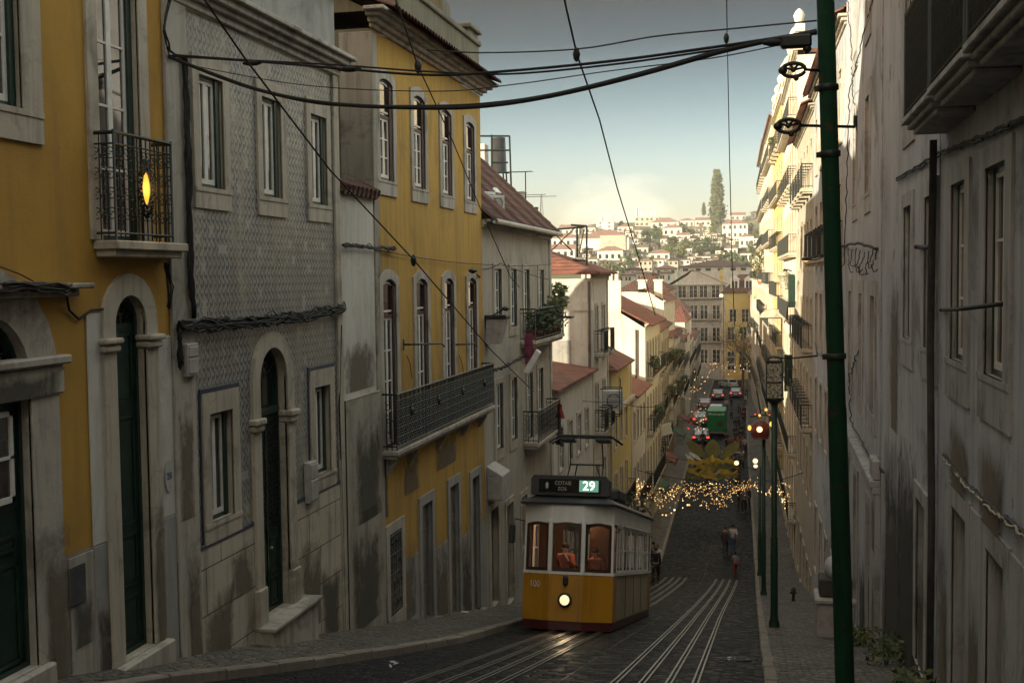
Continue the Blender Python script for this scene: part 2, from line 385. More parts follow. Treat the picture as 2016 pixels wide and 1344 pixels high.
# ------------------------------------------------------------------ camera, sun, sky
cd=bpy.data.cameras.new('camera'); cam=bpy.data.objects.new('camera',cd); COL.objects.link(cam)
cd.sensor_width=36; cd.lens=FPX/2016*36; cd.clip_start=.1; cd.clip_end=6000
cam.matrix_world=Matrix(((CR.x,CU.x,-FW.x,0),(CR.y,CU.y,-FW.y,0),(CR.z,CU.z,-FW.z,0),(0,0,0,1)))
SC.camera=cam
SUN_A,SUN_E=math.radians(47),math.radians(11.5)
S=Vector((-math.sin(SUN_A)*math.cos(SUN_E),-math.cos(SUN_A)*math.cos(SUN_E),math.sin(SUN_E)))
ld=bpy.data.lights.new('sun','SUN'); ld.energy=4.9; ld.angle=math.radians(.5); ld.color=(1,.87,.62)
sun=bpy.data.objects.new('sun',ld); COL.objects.link(sun); sun.rotation_euler=S.to_track_quat('Z','Y').to_euler()
W=bpy.data.worlds.new('World'); SC.world=W; W.use_nodes=True
nt=W.node_tree; bg=nt.nodes['Background']
sk=nt.nodes.new('ShaderNodeTexSky'); sk.sky_type='NISHITA'; sk.sun_disc=False; sk.sun_elevation=SUN_E; sk.sun_rotation=math.atan2(S.x,S.y)
sk.air_density=1.0; sk.dust_density=2.2; sk.ozone_density=1.6
tc=nt.nodes.new('ShaderNodeTexCoord'); sx=nt.nodes.new('ShaderNodeSeparateXYZ'); nt.links.new(tc.outputs['Generated'],sx.inputs[0])
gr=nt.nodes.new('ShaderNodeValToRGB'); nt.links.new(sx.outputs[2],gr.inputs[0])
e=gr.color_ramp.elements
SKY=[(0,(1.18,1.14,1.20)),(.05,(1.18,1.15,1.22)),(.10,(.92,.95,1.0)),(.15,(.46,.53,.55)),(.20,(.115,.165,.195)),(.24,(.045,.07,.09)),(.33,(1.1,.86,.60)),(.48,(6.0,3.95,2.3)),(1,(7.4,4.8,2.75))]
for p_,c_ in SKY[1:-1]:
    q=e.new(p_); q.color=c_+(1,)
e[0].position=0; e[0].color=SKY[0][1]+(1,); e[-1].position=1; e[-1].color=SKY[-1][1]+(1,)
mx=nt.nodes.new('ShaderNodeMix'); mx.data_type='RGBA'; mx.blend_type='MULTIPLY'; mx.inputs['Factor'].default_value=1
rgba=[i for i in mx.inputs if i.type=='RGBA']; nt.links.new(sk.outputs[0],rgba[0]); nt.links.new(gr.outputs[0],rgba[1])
# one pale cumulus bank low over the far hill and a few faint wisps
cn=nt.nodes.new('ShaderNodeTexNoise'); cn.inputs['Scale'].default_value=26; cn.inputs['Detail'].default_value=6; cn.inputs['Roughness'].default_value=.55
mpn=nt.nodes.new('ShaderNodeMapping'); mpn.inputs['Scale'].default_value=(1,1,1.5); nt.links.new(tc.outputs['Generated'],mpn.inputs[0]); nt.links.new(mpn.outputs[0],cn.inputs['Vector'])
cdv=ray(1215,418).normalized()
ds=nt.nodes.new('ShaderNodeVectorMath'); ds.operation='SUBTRACT'; nt.links.new(tc.outputs['Generated'],ds.inputs[0]); ds.inputs[1].default_value=cdv
sc2=nt.nodes.new('ShaderNodeVectorMath'); sc2.operation='MULTIPLY'; nt.links.new(ds.outputs[0],sc2.inputs[0]); sc2.inputs[1].default_value=(1,1,1.9)
ln=nt.nodes.new('ShaderNodeVectorMath'); ln.operation='LENGTH'; nt.links.new(sc2.outputs[0],ln.inputs[0])
def wm(op,a,b,cl=False):
    n=nt.nodes.new('ShaderNodeMath'); n.operation=op; n.use_clamp=cl
    for i,v in ((0,a),(1,b)):
        if isinstance(v,(int,float)): n.inputs[i].default_value=v
        else: nt.links.new(v,n.inputs[i])
    return n.outputs[0]
cm=wm('SUBTRACT',1.0,wm('DIVIDE',ln.outputs[1],.060)); cm=wm('ADD',cm,wm('MULTIPLY',wm('SUBTRACT',cn.outputs[0],.5),1.9))
cm=wm('MULTIPLY',wm('MULTIPLY',cm,1.0,True),.34)
mc=nt.nodes.new('ShaderNodeMix'); mc.data_type='RGBA'; nt.links.new(cm,mc.inputs['Factor'])
rg2=[i for i in mc.inputs if i.type=='RGBA']; mo=[o for o in mx.outputs if o.type=='RGBA'][0]
nt.links.new(mo,rg2[0]); rg2[1].default_value=(8.6,7.6,5.9,1)
# upper sky made brighter towards the east, added to light the left house fronts
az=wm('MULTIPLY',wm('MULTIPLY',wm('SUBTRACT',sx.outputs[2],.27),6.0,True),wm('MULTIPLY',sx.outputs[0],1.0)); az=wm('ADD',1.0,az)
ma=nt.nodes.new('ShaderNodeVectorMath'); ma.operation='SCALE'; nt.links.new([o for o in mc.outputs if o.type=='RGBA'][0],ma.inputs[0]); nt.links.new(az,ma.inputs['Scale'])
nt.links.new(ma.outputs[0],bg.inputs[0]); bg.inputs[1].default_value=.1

SC.view_settings.view_transform='Standard'; SC.view_settings.look='None'; SC.view_settings.exposure=1.25; SC.view_settings.gamma=1
SC.cycles.max_bounces=6; SC.cycles.diffuse_bounces=2; SC.cycles.glossy_bounces=3; SC.cycles.transmission_bounces=4
SC.cycles.use_denoising=True
SC.cycles.sample_clamp_indirect=4
# ------------------------------------------------------------------ terrain
def sm(a,b,t):
    t=max(0,min(1,(t-a)/(b-a))); return t*t*(3-2*t)
def T(X,Y):
    z=G(max(min(Y,260),-40))-.7
    z-= .0
    ridge=37+3.2*math.sin(X*.021+.6)+2.0*math.sin(X*.05)+ (X+60)*.012
    h=sm(285,790,Y)
    z=lerp(z,ridge,h**.8 if h>0 else 0)
    if Y>800: z-= (Y-800)*.03
    lf=(1-sm(-125,-52,X))*sm(60,110,Y)*(1-sm(210,300,Y))     # the flank of the hill west of the street
    z=lerp(z,40,lf)
    if Y>270: z+= .8*math.sin(X*.11)*math.sin(Y*.09)
    return z
def onT(px,py,y0=262):
    r=ray(px,py); y=y0
    while y<1100:
        p=r*(y/r.y)
        if p.z<=T(p.x,p.y): return p
        y+=2
    return r*(790/r.y)
xs=sorted(set([-1500,-900,-600,-420,-320]+list(range(-260,121,12))+[160,220,320,500,900,1500]))
ys=sorted(set([-250,-120,-60,-40,-20]+list(range(0,261,20))+list(range(270,820,14))+[860,950,1100,1400,2000,3000]))
b=MB(); b.add([(x,y,T(x,y)) for y in ys for x in xs],[(j*len(xs)+i,j*len(xs)+i+1,(j+1)*len(xs)+i+1,(j+1)*len(xs)+i) for j in range(len(ys)-1) for i in range(len(xs)-1)],True)
tag(b.build('terrain',M['ground']),'hilly ground under the town rising to a far ridge','terrain',kind='structure')
# ------------------------------------------------------------------ road, pavements, kerbs, rails
YS=[-20+i for i in range(0,90)]+list(range(70,216,3))
def ribbon(fa,fb,dz0,dz1,n=1,ys=YS):
    b=MB(); vs=[];fs=[]
    for y in ys:
        for i in range(n+1):
            t=i/n; x=lerp(fa(y),fb(y),t); vs.append((x,y,G(y)+lerp(dz0,dz1,t)))
    for j in range(len(ys)-1):
        for i in range(n): a=j*(n+1)+i; fs.append((a,a+1,a+n+2,a+n+1))
    b.add(vs,fs,True); return b
# road with a slight crown
b=MB(); vs=[];fs=[];n=6
for y in YS:
    for i in range(n+1):
        t=i/n; vs.append((lerp(kl(y),kr(y),t),y,G(y)+.05*(1-(2*t-1)**2)))
for j in range(len(YS)-1):
    for i in range(n): a=j*(n+1)+i; fs.append((a,a+1,a+n+2,a+n+1))
b.add(vs,fs,True); tag(b.build('road',M['setts']),'dark basalt sett roadway running steeply downhill','road',kind='structure')
KW=.16
def swl(y): return .12+ .0*y
b=ribbon(lambda y:wl(y)-.3,lambda y:kl(y)-KW,SWH+.10,SWH); tag(b.build('pavement',M['calcada']),'narrow mosaic pavement along the left houses','pavement',kind='structure')
b=ribbon(lambda y:kr(y)+KW,lambda y:wr(y)+.3,SWH,SWH+.08); tag(b.build('pavement',M['calcada']),'mosaic pavement with green poles along the right houses','pavement',kind='structure')
def kerb(f,sgn,lab):
    b=MB(); y=-18.0
    while y<214:
        l=R.uniform(.75,1.15) if y<80 else 3.0
        y1=min(y+l,215); g=.012; j=R.uniform(-.012,.012); top=SWH+.008+R.uniform(-.006,.008)
        a0,a1=f(y+g)+j,f(y1-g)+j; z0,z1=G(y+g),G(y1-g)
        x=lambda a,w:(a+sgn*w)
        P=[(x(a0,0),y+g,z0-.2),(x(a0,KW+.006),y+g,z0-.2),(x(a0,KW+.006),y+g,z0+top),(x(a0,.02),y+g,z0+top),(x(a0,0),y+g,z0+top-.025)]
        Q=[(x(a1,0),y1-g,z1-.2),(x(a1,KW+.006),y1-g,z1-.2),(x(a1,KW+.006),y1-g,z1+top),(x(a1,.02),y1-g,z1+top),(x(a1,0),y1-g,z1+top-.025)]
        b.add(P+Q,[(0,1,2,3,4),(9,8,7,6,5)]+[(i,(i+1)%5,5+(i+1)%5,5+i) for i in range(5)]); y=y1
    tag(b.build('kerb',M['kerb']),lab,'kerb',kind='structure')
kerb(kr,1,'pale kerb edging the right pavement'); kerb(kl,-1,'pale kerb edging the left pavement')
# grooved rails: two bright heads with a dark groove between
def rail(off,lab):
    def cx(y): return pw(y,[(-20,-1.0),(15,-1.43),(25,-1.65),(33,-1.83),(40,-1.93),(57,-1.95),(66,-2.0)])+off+ (0 if off>-1.5 else pw(y,[(-20,.3),(57,0),(214,0)]))
    me=[]
    b=MB(); ys=[y for y in YS if y<57.5]
    for (a,c,h) in ((-.048,-.022,.022),(.02,.044,.020)):
        vs=[];fs=[]
        for y in ys:
            x=cx(y); t=(x-kl(y))/(kr(y)-kl(y)); z=G(y)+.05*(1-(2*t-1)**2)
            vs+=[(x+a,y,z-.02),(x+a,y,z+h),(x+c,y,z+h),(x+c,y,z-.02)]
        for j in range(len(ys)-1):
            for i in range(3): fs.append((4*j+i,4*j+i+1,4*j+i+5,4*j+i+4))
        b.add(vs,fs)
    o=b.build('tram_rail',M['steel']); tag(o,lab,'rail'); return cx
for i,(off,lab) in enumerate(((-.50,'grooved steel rail nearest the road middle in the clear track'),(-.165,'second grooved rail from the road middle in the clear track'),(.165,'third grooved rail from the road middle in the clear track'),(.50,'grooved steel rail nearest the right kerb'),
    (-2.98,'grooved steel rail nearest the left kerb passing under the tram'),(-2.62,'second rail from the left kerb passing under the tram'),(-2.30,'third rail from the left kerb passing under the tram'),(-1.98,'rail from under the tram nearest the clear track'))):
    rail(off,lab)
# pale seam between the two tracks
b=MB(); y=12.0
while y<66:
    l=R.uniform(.5,1.6); x=lambda y:pw(y,[(12,-2.55),(24,-2.8),(40,-3.05),(57,-3.1),(66,-3.2)])
    z=lambda y:G(y)+.05*(1-(2*(x(y)-kl(y))/(kr(y)-kl(y))-1)**2)+.006
    if R.random()<.8: w=R.uniform(.010,.022); b.quad((x(y)-w,y,z(y)),(x(y)+w,y,z(y)),(x(y+l)+w,y+l,z(y+l)),(x(y+l)-w,y+l,z(y+l)))
    y+=l
tag(b.build('road_seam',M['calcada']),'pale worn joint line between the two tram tracks','road seam',kind='structure')
# ground cover weeds at the foot of the right wall come with the plants

# ------------------------------------------------------------------ evening haze over the valley
HAZE=.00026
hb=MB(); hb.box(-1600,1600,-260,3100,-75,92); hm=bpy.data.materials.new('evening_haze'); hm.use_nodes=True; hn=hm.node_tree; hn.nodes.remove(hn.nodes['Principled BSDF'])
pv_=hn.nodes.new('ShaderNodeVolumePrincipled'); pv_.inputs['Color'].default_value=(1,.97,.90,1); pv_.inputs['Density'].default_value=HAZE; pv_.inputs['Anisotropy'].default_value=.0
hn.links.new(pv_.outputs[0],hn.nodes['Material Output'].inputs['Volume'])
tag(hb.build('haze',hm),'thin pale evening haze lying over the street and hill','haze',kind='stuff')
SC.cycles.volume_bounces=0; SC.cycles.volume_max_steps=64
# ------------------------------------------------------------------ house builder
class House:
    """facade from p0 to p1, inward on the left of that direction; local x along, y inward, z up from zb"""
    def __init__(s,name,label,cat,p0,p1,zb,group=None):
        s.p0=Vector((p0[0],p0[1],0)); s.p1=Vector((p1[0],p1[1],0)); s.w=(s.p1-s.p0).length
        d=s.p1-s.p0; s.rz=math.atan2(d.y,d.x); s.zb=zb
        s.root=empty(name,(p0[0],p0[1],zb),s.rz,label,cat,group)
        s.ops=[]; s.d=d/s.w
    def x(s,Y):
        """local x from world Y (for facades along the street)"""
        return (Y-s.p0.y)/s.d.y
    def z(s,Z): return Z-s.zb
    def wall(s,mat,ztop,depth,openings=(),zbot=-.6,name='wall',x0=0,x1=None,y=0,back=True,label=None):
        """front sheet with openings cut out, plus the three other sides"""
        x1=s.w if x1 is None else x1; b=MB()
        xs={x0,x1}; zs={zbot,ztop}
        for o in openings: xs|={o['x0'],o['x1']}; zs|={o['z0'],o['z1']}
        xs=sorted(t for t in xs if x0-1e-6<=t<=x1+1e-6); zs=sorted(t for t in zs if zbot-1e-6<=t<=ztop+1e-6)
        for i in range(len(xs)-1):
            if xs[i+1]-xs[i]<1e-5: continue
            for j in range(len(zs)-1):
                if zs[j+1]-zs[j]<1e-5: continue
                cx,cz=(xs[i]+xs[i+1])/2,(zs[j]+zs[j+1])/2
                if any(o['x0']<cx<o['x1'] and o['z0']<cz<o['z1'] for o in openings): continue
                b.quad((xs[i],y,zs[j]),(xs[i+1],y,zs[j]),(xs[i+1],y,zs[j+1]),(xs[i],y,zs[j+1]))
        for o in openings:
            if o.get('arch'):
                A=o['curve']; zt=o['z1']
                for p,q in zip(A,A[1:]): b.quad((p[0],y,p[1]),(q[0],y,q[1]),(q[0],y,zt),(p[0],y,zt))
        if back:
            b.quad((x0,y,zbot),(x0,depth,zbot),(x0,depth,ztop),(x0,y,ztop)); b.quad((x1,y,zbot),(x1,depth,zbot),(x1,depth,ztop),(x1,y,ztop)); b.quad((x0,depth,zbot),(x1,depth,zbot),(x1,depth,ztop),(x0,depth,ztop))
        o=b.build(name,mat,s.root); 
        if label: o['label']=label
        return o
def opening(x0,x1,z0,z1,kind='window',arch=None,rise=.0,**k):
    o=dict(x0=x0,x1=x1,z0=z0,z1=z1,kind=kind,arch=arch); o.update(k)
    if arch:
        w=(x1-x0)/2; cx=(x0+x1)/2; n=k.get('n',12)
        if arch=='semi': o['spring']=z1-w; o['curve']=[(cx+w*math.cos(PI-PI*i/n),z1-w+w*math.sin(PI-PI*i/n)) for i in range(n+1)]
        else:
            r=(w*w+rise*rise)/(2*rise); cz=z1-r; a=math.asin(w/r); o['spring']=z1-rise
            o['curve']=[(cx+r*math.sin(lerp(-a,a,i/n)),cz+r*math.cos(lerp(-a,a,i/n))) for i in range(n+1)]
    return o
def outline(o,off=0.0,bot=True):
    """closed opening outline (xz), grown by off"""
    x0,x1,z0,z1=o['x0']-off,o['x1']+off,o['z0']-(off if bot else 0),o['z1']+off
    if not o['arch']: return [(x0,z0),(x0,z1),(x1,z1),(x1,z0)]
    cx=(o['x0']+o['x1'])/2
    if o['arch']=='semi':
        w=(o['x1']-o['x0'])/2+off; C=[(cx+w*math.cos(PI-PI*i/12),o['spring']+w*math.sin(PI-PI*i/12)) for i in range(13)]
    else:
        w0=(o['x1']-o['x0'])/2; rise=o['z1']-o['spring']; r=(w0*w0+rise*rise)/(2*rise); cz=o['z1']-r; a=math.asin(w0/r); r+=off
        C=[(cx+r*math.sin(lerp(-a,a,i/12)),cz+r*math.cos(lerp(-a,a,i/12))) for i in range(13)]
        C[0]=(x0,C[0][1]); C[-1]=(x1,C[-1][1])
    return [(x0,z0)]+C+[(x1,z0)]
def ring(b,o,off_in,off_out,y0,y1,bot=True):
    A=outline(o,off_in,bot); B=outline(o,off_out,bot)
    if bot: A=A+[A[0]]; B=B+[B[0]]
    b.strip(A,B,y0,y1)
def surround(h,o,mat,t=.18,proud=.035,depth=.2,apron=0,apron_w=None,sill=.06,top=None,name='window_surround'):
    """stone surround standing proud of the wall, with reveals and sill"""
    b=MB(); A=outline(o,0,False); B=outline(o,t,False)
    if top and not o['arch']: B=[(B[0][0],B[0][1]),(B[1][0],o['z1']+top),(B[2][0],o['z1']+top),(B[3][0],B[3][1])]
    b.strip(A,B,-proud,.0)
    # reveals
    n=len(A)
    b.add([(p[0],-proud*.5,p[1]) for p in A]+[(p[0],depth,p[1]) for p in A],[(i,i+1,n+i+1,n+i) for i in range(n-1)])
    if o['kind']=='window':
        b.box(o['x0']-t,o['x1']+t,-proud-.012,0,o['z0']-sill,o['z0'])
        b.quad((o['x0'],-proud,o['z0']),(o['x1'],-proud,o['z0']),(o['x1'],depth,o['z0']),(o['x0'],depth,o['z0']))
        if apron:
            w=apron_w or t; b.box(o['x0']-w,o['x1']+w,-proud,0,o['z0']-sill-apron,o['z0']-sill)
    else: b.quad((o['x0'],-proud,o['z0']),(o['x1'],-proud,o['z0']),(o['x1'],depth,o['z0']),(o['x0'],depth,o['z0']))
    return b.build(name,mat,h.root)
def window(h,o,frame='green',sash='wframe',depth=.14,transom=None,rows=2,leaves=2,fw=.055,open_=0,pane='glass',name='window',lod=0,label=None,jamb=0):
    """casement: painted outer frame > sash leaves > pane"""
    b=MB(); ring(b,o,-fw,0.0,depth,depth+.06)
    if transom: b.box(o['x0']+fw,o['x1']-fw,depth-.008,depth+.055,transom-.03,transom+.03)
    if jamb: b.box(o['x1']-fw-jamb,o['x1']-fw,depth-.02,depth+.06,o['z0'],(o['spring'] if o['arch'] else o['z1'])-.01)
    f=b.build(name,M[frame],h.root)
    if label: f['label']=label
    x0,x1,z0,z1=o['x0']+fw,o['x1']-fw-jamb,o['z0']+fw,o['z1']-fw
    sd=depth+.012; sw=.045; b=MB()
    zt=(transom-.03) if transom else z1
    if o['arch'] and not transom: zt=o['spring']
    W_=(x1-x0)/leaves
    for i in range(leaves):
        a,c=x0+i*W_,x0+(i+1)*W_
        b.box(a,a+sw,sd,sd+.035,z0,zt); b.box(c-sw,c,sd,sd+.035,z0,zt); b.box(a+sw,c-sw,sd,sd+.035,z0,z0+sw*1.5); b.box(a+sw,c-sw,sd,sd+.035,zt-sw,zt)
        for r in range(1,rows):
            zz=lerp(z0+sw,zt-sw,r/rows); b.box(a+sw,c-sw,sd+.003,sd+.03,zz-.014,zz+.014)
    if transom:
        oo=dict(o); oo['z0']=transom+.03-1e-4; 
        b2=dict(oo); ring(b,b2,-fw-.035,-fw+.002,sd,sd+.03,True)
    b.build('sash',M[sash],f)
    b=MB(); P=outline(o,-fw*.6); b.add([(p[0],sd+.02,p[1]) for p in P],[tuple(range(len(P)))])
    b.build('pane',M[pane],f)
    return f
def stain(h,x0,x1,z0,z1,mat='stainD',y=-.008):
    b=MB(); b.quad((x0,y,z0),(x1,y,z0),(x1,y,z1),(x0,y,z1)); return b.build('stain',M[mat],h.root)
def pdoor(h,o,mat='green',depth=.2,leaves=1,fan=None,grille=None,name='door',panels=((.06,.3),(.34,.62),(.66,.96)),split=None):
    """panelled door leaf(s); fan = height of fanlight bottom; grille = lattice mesh in upper part"""
    x0,x1,z0=o['x0'],o['x1'],o['z0']; zt=fan if fan else (o['spring'] if o['arch'] else o['z1'])
    b=MB(); ring(b,o,-.05,0,depth-.03,depth+.06); b.box(x0+.05,x1-.05,depth,depth+.045,z0,zt)
    if fan: b.box(x0+.04,x1-.04,depth-.045,depth+.05,zt-.05,zt+.05); b.box(x0+.04,x1-.04,depth-.06,depth-.045,zt+.0,zt+.04)
    W_=(x1-x0-.1)/leaves
    for i in range(leaves):
        a,c=x0+.05+i*W_,x0+.05+(i+1)*W_
        if leaves>1 and i: b.box(a-.02,a+.02,depth-.03,depth,z0+.03,zt-.03)
        for p,q in panels:
            lo,hi=lerp(z0,zt,p),lerp(z0,zt,q); m=.07
            for (u0,u1,v0,v1) in ((a+m,c-m,lo,lo+.03),(a+m,c-m,hi-.03,hi),(a+m,a+m+.03,lo,hi),(c-m-.03,c-m,lo,hi)): b.box(u0,u1,depth-.022,depth,v0,v1)
            b.box(a+m+.06,c-m-.06,depth-.014,depth,lo+.06,hi-.06)
    d=b.build(name,M[mat],h.root)
    b=MB(); P=outline(o,-.02); b.add([(p[0],depth+.05,p[1]) for p in P],[tuple(range(len(P)))]); b.build('pane',M['glass'],d)
    g=MB()
    lo=fan+.05 if fan else o.get('spring',0)
    if fan or o['arch']:
        cx=(x0+x1)/2
        g2=outline(o,-.05)
        if o['arch']=='semi':
            w=(x1-x0)/2-.05
            for a in range(1,6):
                t=PI*a/6; g.tube([(cx+.12*math.cos(t),depth-.01,o['spring']+.12*math.sin(t)),(cx+w*math.cos(t),depth-.01,o['spring']+w*math.sin(t))],.008,4)
            for rr in (.12,w*.62): g.tube([(p[0],depth-.01,p[1]) for p in arc(cx,o['spring'],rr,0,PI,14)],.009,4)
    if grille:
        zl,zh=grille; stp=.085; nx=max(2,int((x1-x0-.1)/stp))
        for i in range(nx+1):
            xx=lerp(x0+.08,x1-.08,i/nx); g.box(xx-.006,xx+.006,depth-.028,depth-.016,zl,zh)
        zz=zl
        while zz<zh:
            for i in range(nx):
                xa=lerp(x0+.08,x1-.08,(i+.5)/nx); g.tube([(xa+.03*math.cos(2*PI*q/6),depth-.022,zz+.042+.036*math.sin(2*PI*q/6)) for q in range(6)],.0065,3,closed=True)
            zz+=stp
    if g.v: g.build('grille',M['iron'],d)
    k=MB(); k.ball((x0+.1 if leaves==1 else (x0+x1)/2+.07,depth-.05,z0+.95),.028,8,6); k.tube([(x0+.1 if leaves==1 else (x0+x1)/2+.07,depth,z0+.95),(x0+.1 if leaves==1 else (x0+x1)/2+.07,depth-.05,z0+.95)],.012,6)
    k.build('handle',M['metal'],d)
    return d
def scroll(b,P,cx,cz,r,turn,flip,n=12,w=.006):
    pts=[]
    for i in range(n+1):
        t=i/n; a=turn+flip*t*1.6*PI; rr=r*(1-.78*t); pts.append(P(cx+rr*math.cos(a),cz+rr*math.sin(a)))
    b.tube(pts,w,4)
def railing(h,x0,x1,zb,ht,proj,style='bars',mat='iron',parent=None,ends=True,step=.11,name='railing',rail=.022):
    """balcony railing: front between x0,x1 at y=-proj, with end panels back to the wall"""
    b=MB()
    def pan(P,l,endp):
        n=max(2,round(l/step)); z0,z1=zb+.07,zb+ht
        for zz,r in ((z1,rail),(z0,.014),(z1-.12,.010)): b.tube([P(0,zz),P(l,zz)],r,4,smooth=False)
        if style in('bars','scroll'):
            for i in range(n+1): b.tube([P(l*i/n,zb+.0),P(l*i/n,z1)],.009 if i%3 else .011,4,smooth=False)
        if style=='scroll':
            for i in range(n):
                c=l*(i+.5)/n; r=min(.05,l/n*.45)
                for zz in (.22,.42,.62,.82): scroll(b,P,c-r*.2,lerp(z0,z1,zz),r,.2*PI,1); scroll(b,P,c+r*.2,lerp(z0,z1,zz)-.05,r,1.2*PI,1)
        if style=='cast':
            s=.058; nx=max(2,round(l/s)); nz=round((z1-.12-z0)/s)
            for i in range(nx+1): b.tube([P(l*i/nx,z0),P(l*i/nx,z1)],.008 if i%5 else .014,3,smooth=False)
            for j in range(1,nz): b.tube([P(0,lerp(z0,z1-.12,j/nz)),P(l,lerp(z0,z1-.12,j/nz))],.010 if j%3 else .017,3,smooth=False)
            for i in range(nx):
                for j in range(nz):
                    if (i+j)%2: continue
                    za,zc=lerp(z0,z1-.12,j/nz),lerp(z0,z1-.12,(j+1)/nz); xa,xc=l*i/nx,l*(i+1)/nx
                    b.tube([P(xa,za),P(xc,zc)],.009,3,smooth=False); b.tube([P(xc,za),P(xa,zc)],.009,3,smooth=False)
            if l>.5:
                for q in range(8):
                    a=q*PI/4; cx,cz=l/2,lerp(z0,z1,.62); b.tube([P(cx,cz),P(cx+.10*math.cos(a),cz+.12*math.sin(a))],[.006,.03],5)
                    scroll(b,P,cx+.15*math.cos(a),cz+.17*math.sin(a),.05,a,1)
    pan(lambda u,z:(x0+u,-proj,z),x1-x0,False)
    if ends:
        pan(lambda u,z:(x0,-proj+u,z),proj,True); pan(lambda u,z:(x1,-proj+u,z),proj,True)
        for xx in (x0,x1): b.tube([(xx,-proj,zb),(xx,-proj,zb+ht+.03)],.018,6)
    return b.build(name,M[mat],parent or h.root)
def slab(h,x0,x1,ztop,th,proj,mat='stonew',step=True,name='balcony',y0=0.0):
    b=MB(); b.bbox(x0,x1,-proj,y0,ztop-th*.55,ztop,.012)
    if step: b.bbox(x0+.05,x1-.05,-proj+.06,y0,ztop-th,ztop-th*.55+.004,.012)
    return b.build(name,M[mat],h.root)
def gable_roof(h,mat,z_eave,z_ridge,depth,over=.25,x0=0,x1=None,yr=None,th=.1,name='roof',real=0):
    """ridge along the facade; real>0 models each tile row"""
    x1=h.w if x1 is None else x1; yr=depth/2 if yr is None else yr; b=MB(); e=.0
    def slope(ya,za,yb,zb_):
        if real:
            n=max(2,round((x1-x0)/real)); pr=[]
            for i in range(n):
                for q in range(6): t=(i+q/6)/n; pr.append((lerp(x0,x1,t),abs(math.sin(PI*(q/6))) *.075))
            pr.append((x1,0)); L_=math.hypot(yb-ya,zb_-za); rows=max(2,round(L_/.42)); vs=[];fs=[]; m=len(pr)
            for r in range(rows):
                for s_ in (0,1):
                    t=(r+s_)/rows; lift=.035*(1-s_)
                    for (px,ph) in pr: vs.append((px,lerp(ya,yb,t),lerp(za,zb_,t)+ph+lift))
            for r in range(rows*2-1):
                for i in range(m-1): a=r*m+i; fs.append((a,a+1,a+m+1,a+m))
            b.add(vs,fs,False)
            b.quad((x0,ya,za-.06),(x1,ya,za-.06),(x1,yb,zb_-.06),(x0,yb,zb_-.06))
        else:
            nx=Vector((0,-(zb_-za),yb-ya)).normalized()*th
            P=[(x0,ya,za),(x1,ya,za),(x1,yb,zb_),(x0,yb,zb_)]; Q=[(p[0],p[1]-nx.y*1,p[2]-abs(nx.z)) for p in P]
            b.add(P+Q,[(0,1,2,3),(7,6,5,4),(0,1,5,4),(1,2,6,5),(2,3,7,6),(3,0,4,7)])
    sl=(z_ridge-z_eave)/yr
    slope(-over,z_eave-over*sl*.5,yr,z_ridge); slope(depth+over,z_eave-over*.5*sl,yr,z_ridge)
    r=b.build(name,mat,h.root)
    return r
def gable_ends(h,mat,z_eave,z_ridge,depth,x0=0,x1=None,yr=None):
    x1=h.w if x1 is None else x1; yr=depth/2 if yr is None else yr
    for xx in (x0,x1): b=MB(); b.add([(xx,0,z_eave),(xx,depth,z_eave),(xx,yr,z_ridge-.04)],[(0,1,2)]); o=b.build('gable_wall',mat,h.root)
    return o
def cornice(h,mat,z,steps=((.05,.12),(.12,.1),(.2,.1)),x0=0,x1=None,e0=0,e1=0,name='cornice',y0=0.0):
    """stack of projecting mouldings, from z upward; e0/e1 = how far it returns beyond the ends"""
    x1=h.w if x1 is None else x1; b=MB(); zz=z
    for p,t in steps:
        b.bbox(x0-e0*p,x1+e1*p,-p,y0,zz,zz+t,.012); zz+=t
    return b.build(name,mat,h.root)
def band(h,mat,x0,x1,z0,z1,proud=.03,name='pilaster',label=None):
    b=MB(); b.bbox(x0,x1,-proud,0.0,z0,z1,.008); o=b.build(name,mat,h.root)
    if label:o['label']=label
    return o
# ================================================================== LEFT SIDE, near houses
def pv(Y): return G(Y)+SWH+.10          # pavement height at the left walls
# ---------------- ochre house
h=House('ochre_house','deep ochre plastered house with an iron balcony and two arched green doors','house',(XL,4.0),(XL,12.84),-4.72)
x,z=h.x,h.z
oW=opening(x(9.2),x(10.08),z(1.72),z(3.7)); oF=opening(x(11.40),x(12.26),z(.47),z(3.5),'door')
oA=opening(x(11.57),x(12.23),z(-4.33),z(-.15),'door','semi'); oB=opening(x(8.75),x(10.03),z(-3.85),z(-.30),'door','semi')
oW2=opening(x(6.2),x(7.1),z(1.72),z(3.7))
h.wall(M['ochre'],z(7.2),9,[oW,oF,oA,oB,oW2],zbot=z(-2.87))
h.wall(M['plinth'],z(-2.87)-.002,9,[oA,oB],zbot=-.5,name='plinth')
for a,c,zz,lab in ((10.60,11.06,-2.91,None),):
    band(h,M['stonew'],x(a),x(c),-.5,z(zz),.012,'plinth')
band(h,M['whitec'],x(11.05),x(11.34),z(-2.88),z(-.33),.02,'pilaster'); band(h,M['plinth'],x(11.05),x(11.34),-.4,z(-2.885),.02,'pilaster')
band(h,M['whitec'],x(12.48),x(12.83),z(-2.88),z(-.66),.02,'pilaster'); band(h,M['plinth'],x(12.50),x(12.83),-.3,z(-2.885),.022,'pilaster')
for o in (oW,oW2):
    surround(h,o,M['stone'],t=.32,apron=.26,apron_w=.32,depth=.2); window(h,o,rows=3,depth=.045,jamb=.06)
surround(h,oF,M['stone'],t=.2,depth=.22); window(h,oF,rows=4,depth=.06,fw=.06,jamb=.07)
surround(h,oA,M['stone'],t=.25,depth=.3,proud=.05,name='door_surround'); pdoor(h,oA,depth=.11,panels=((.03,.17),(.2,.36),(.39,.72),(.76,.97)))
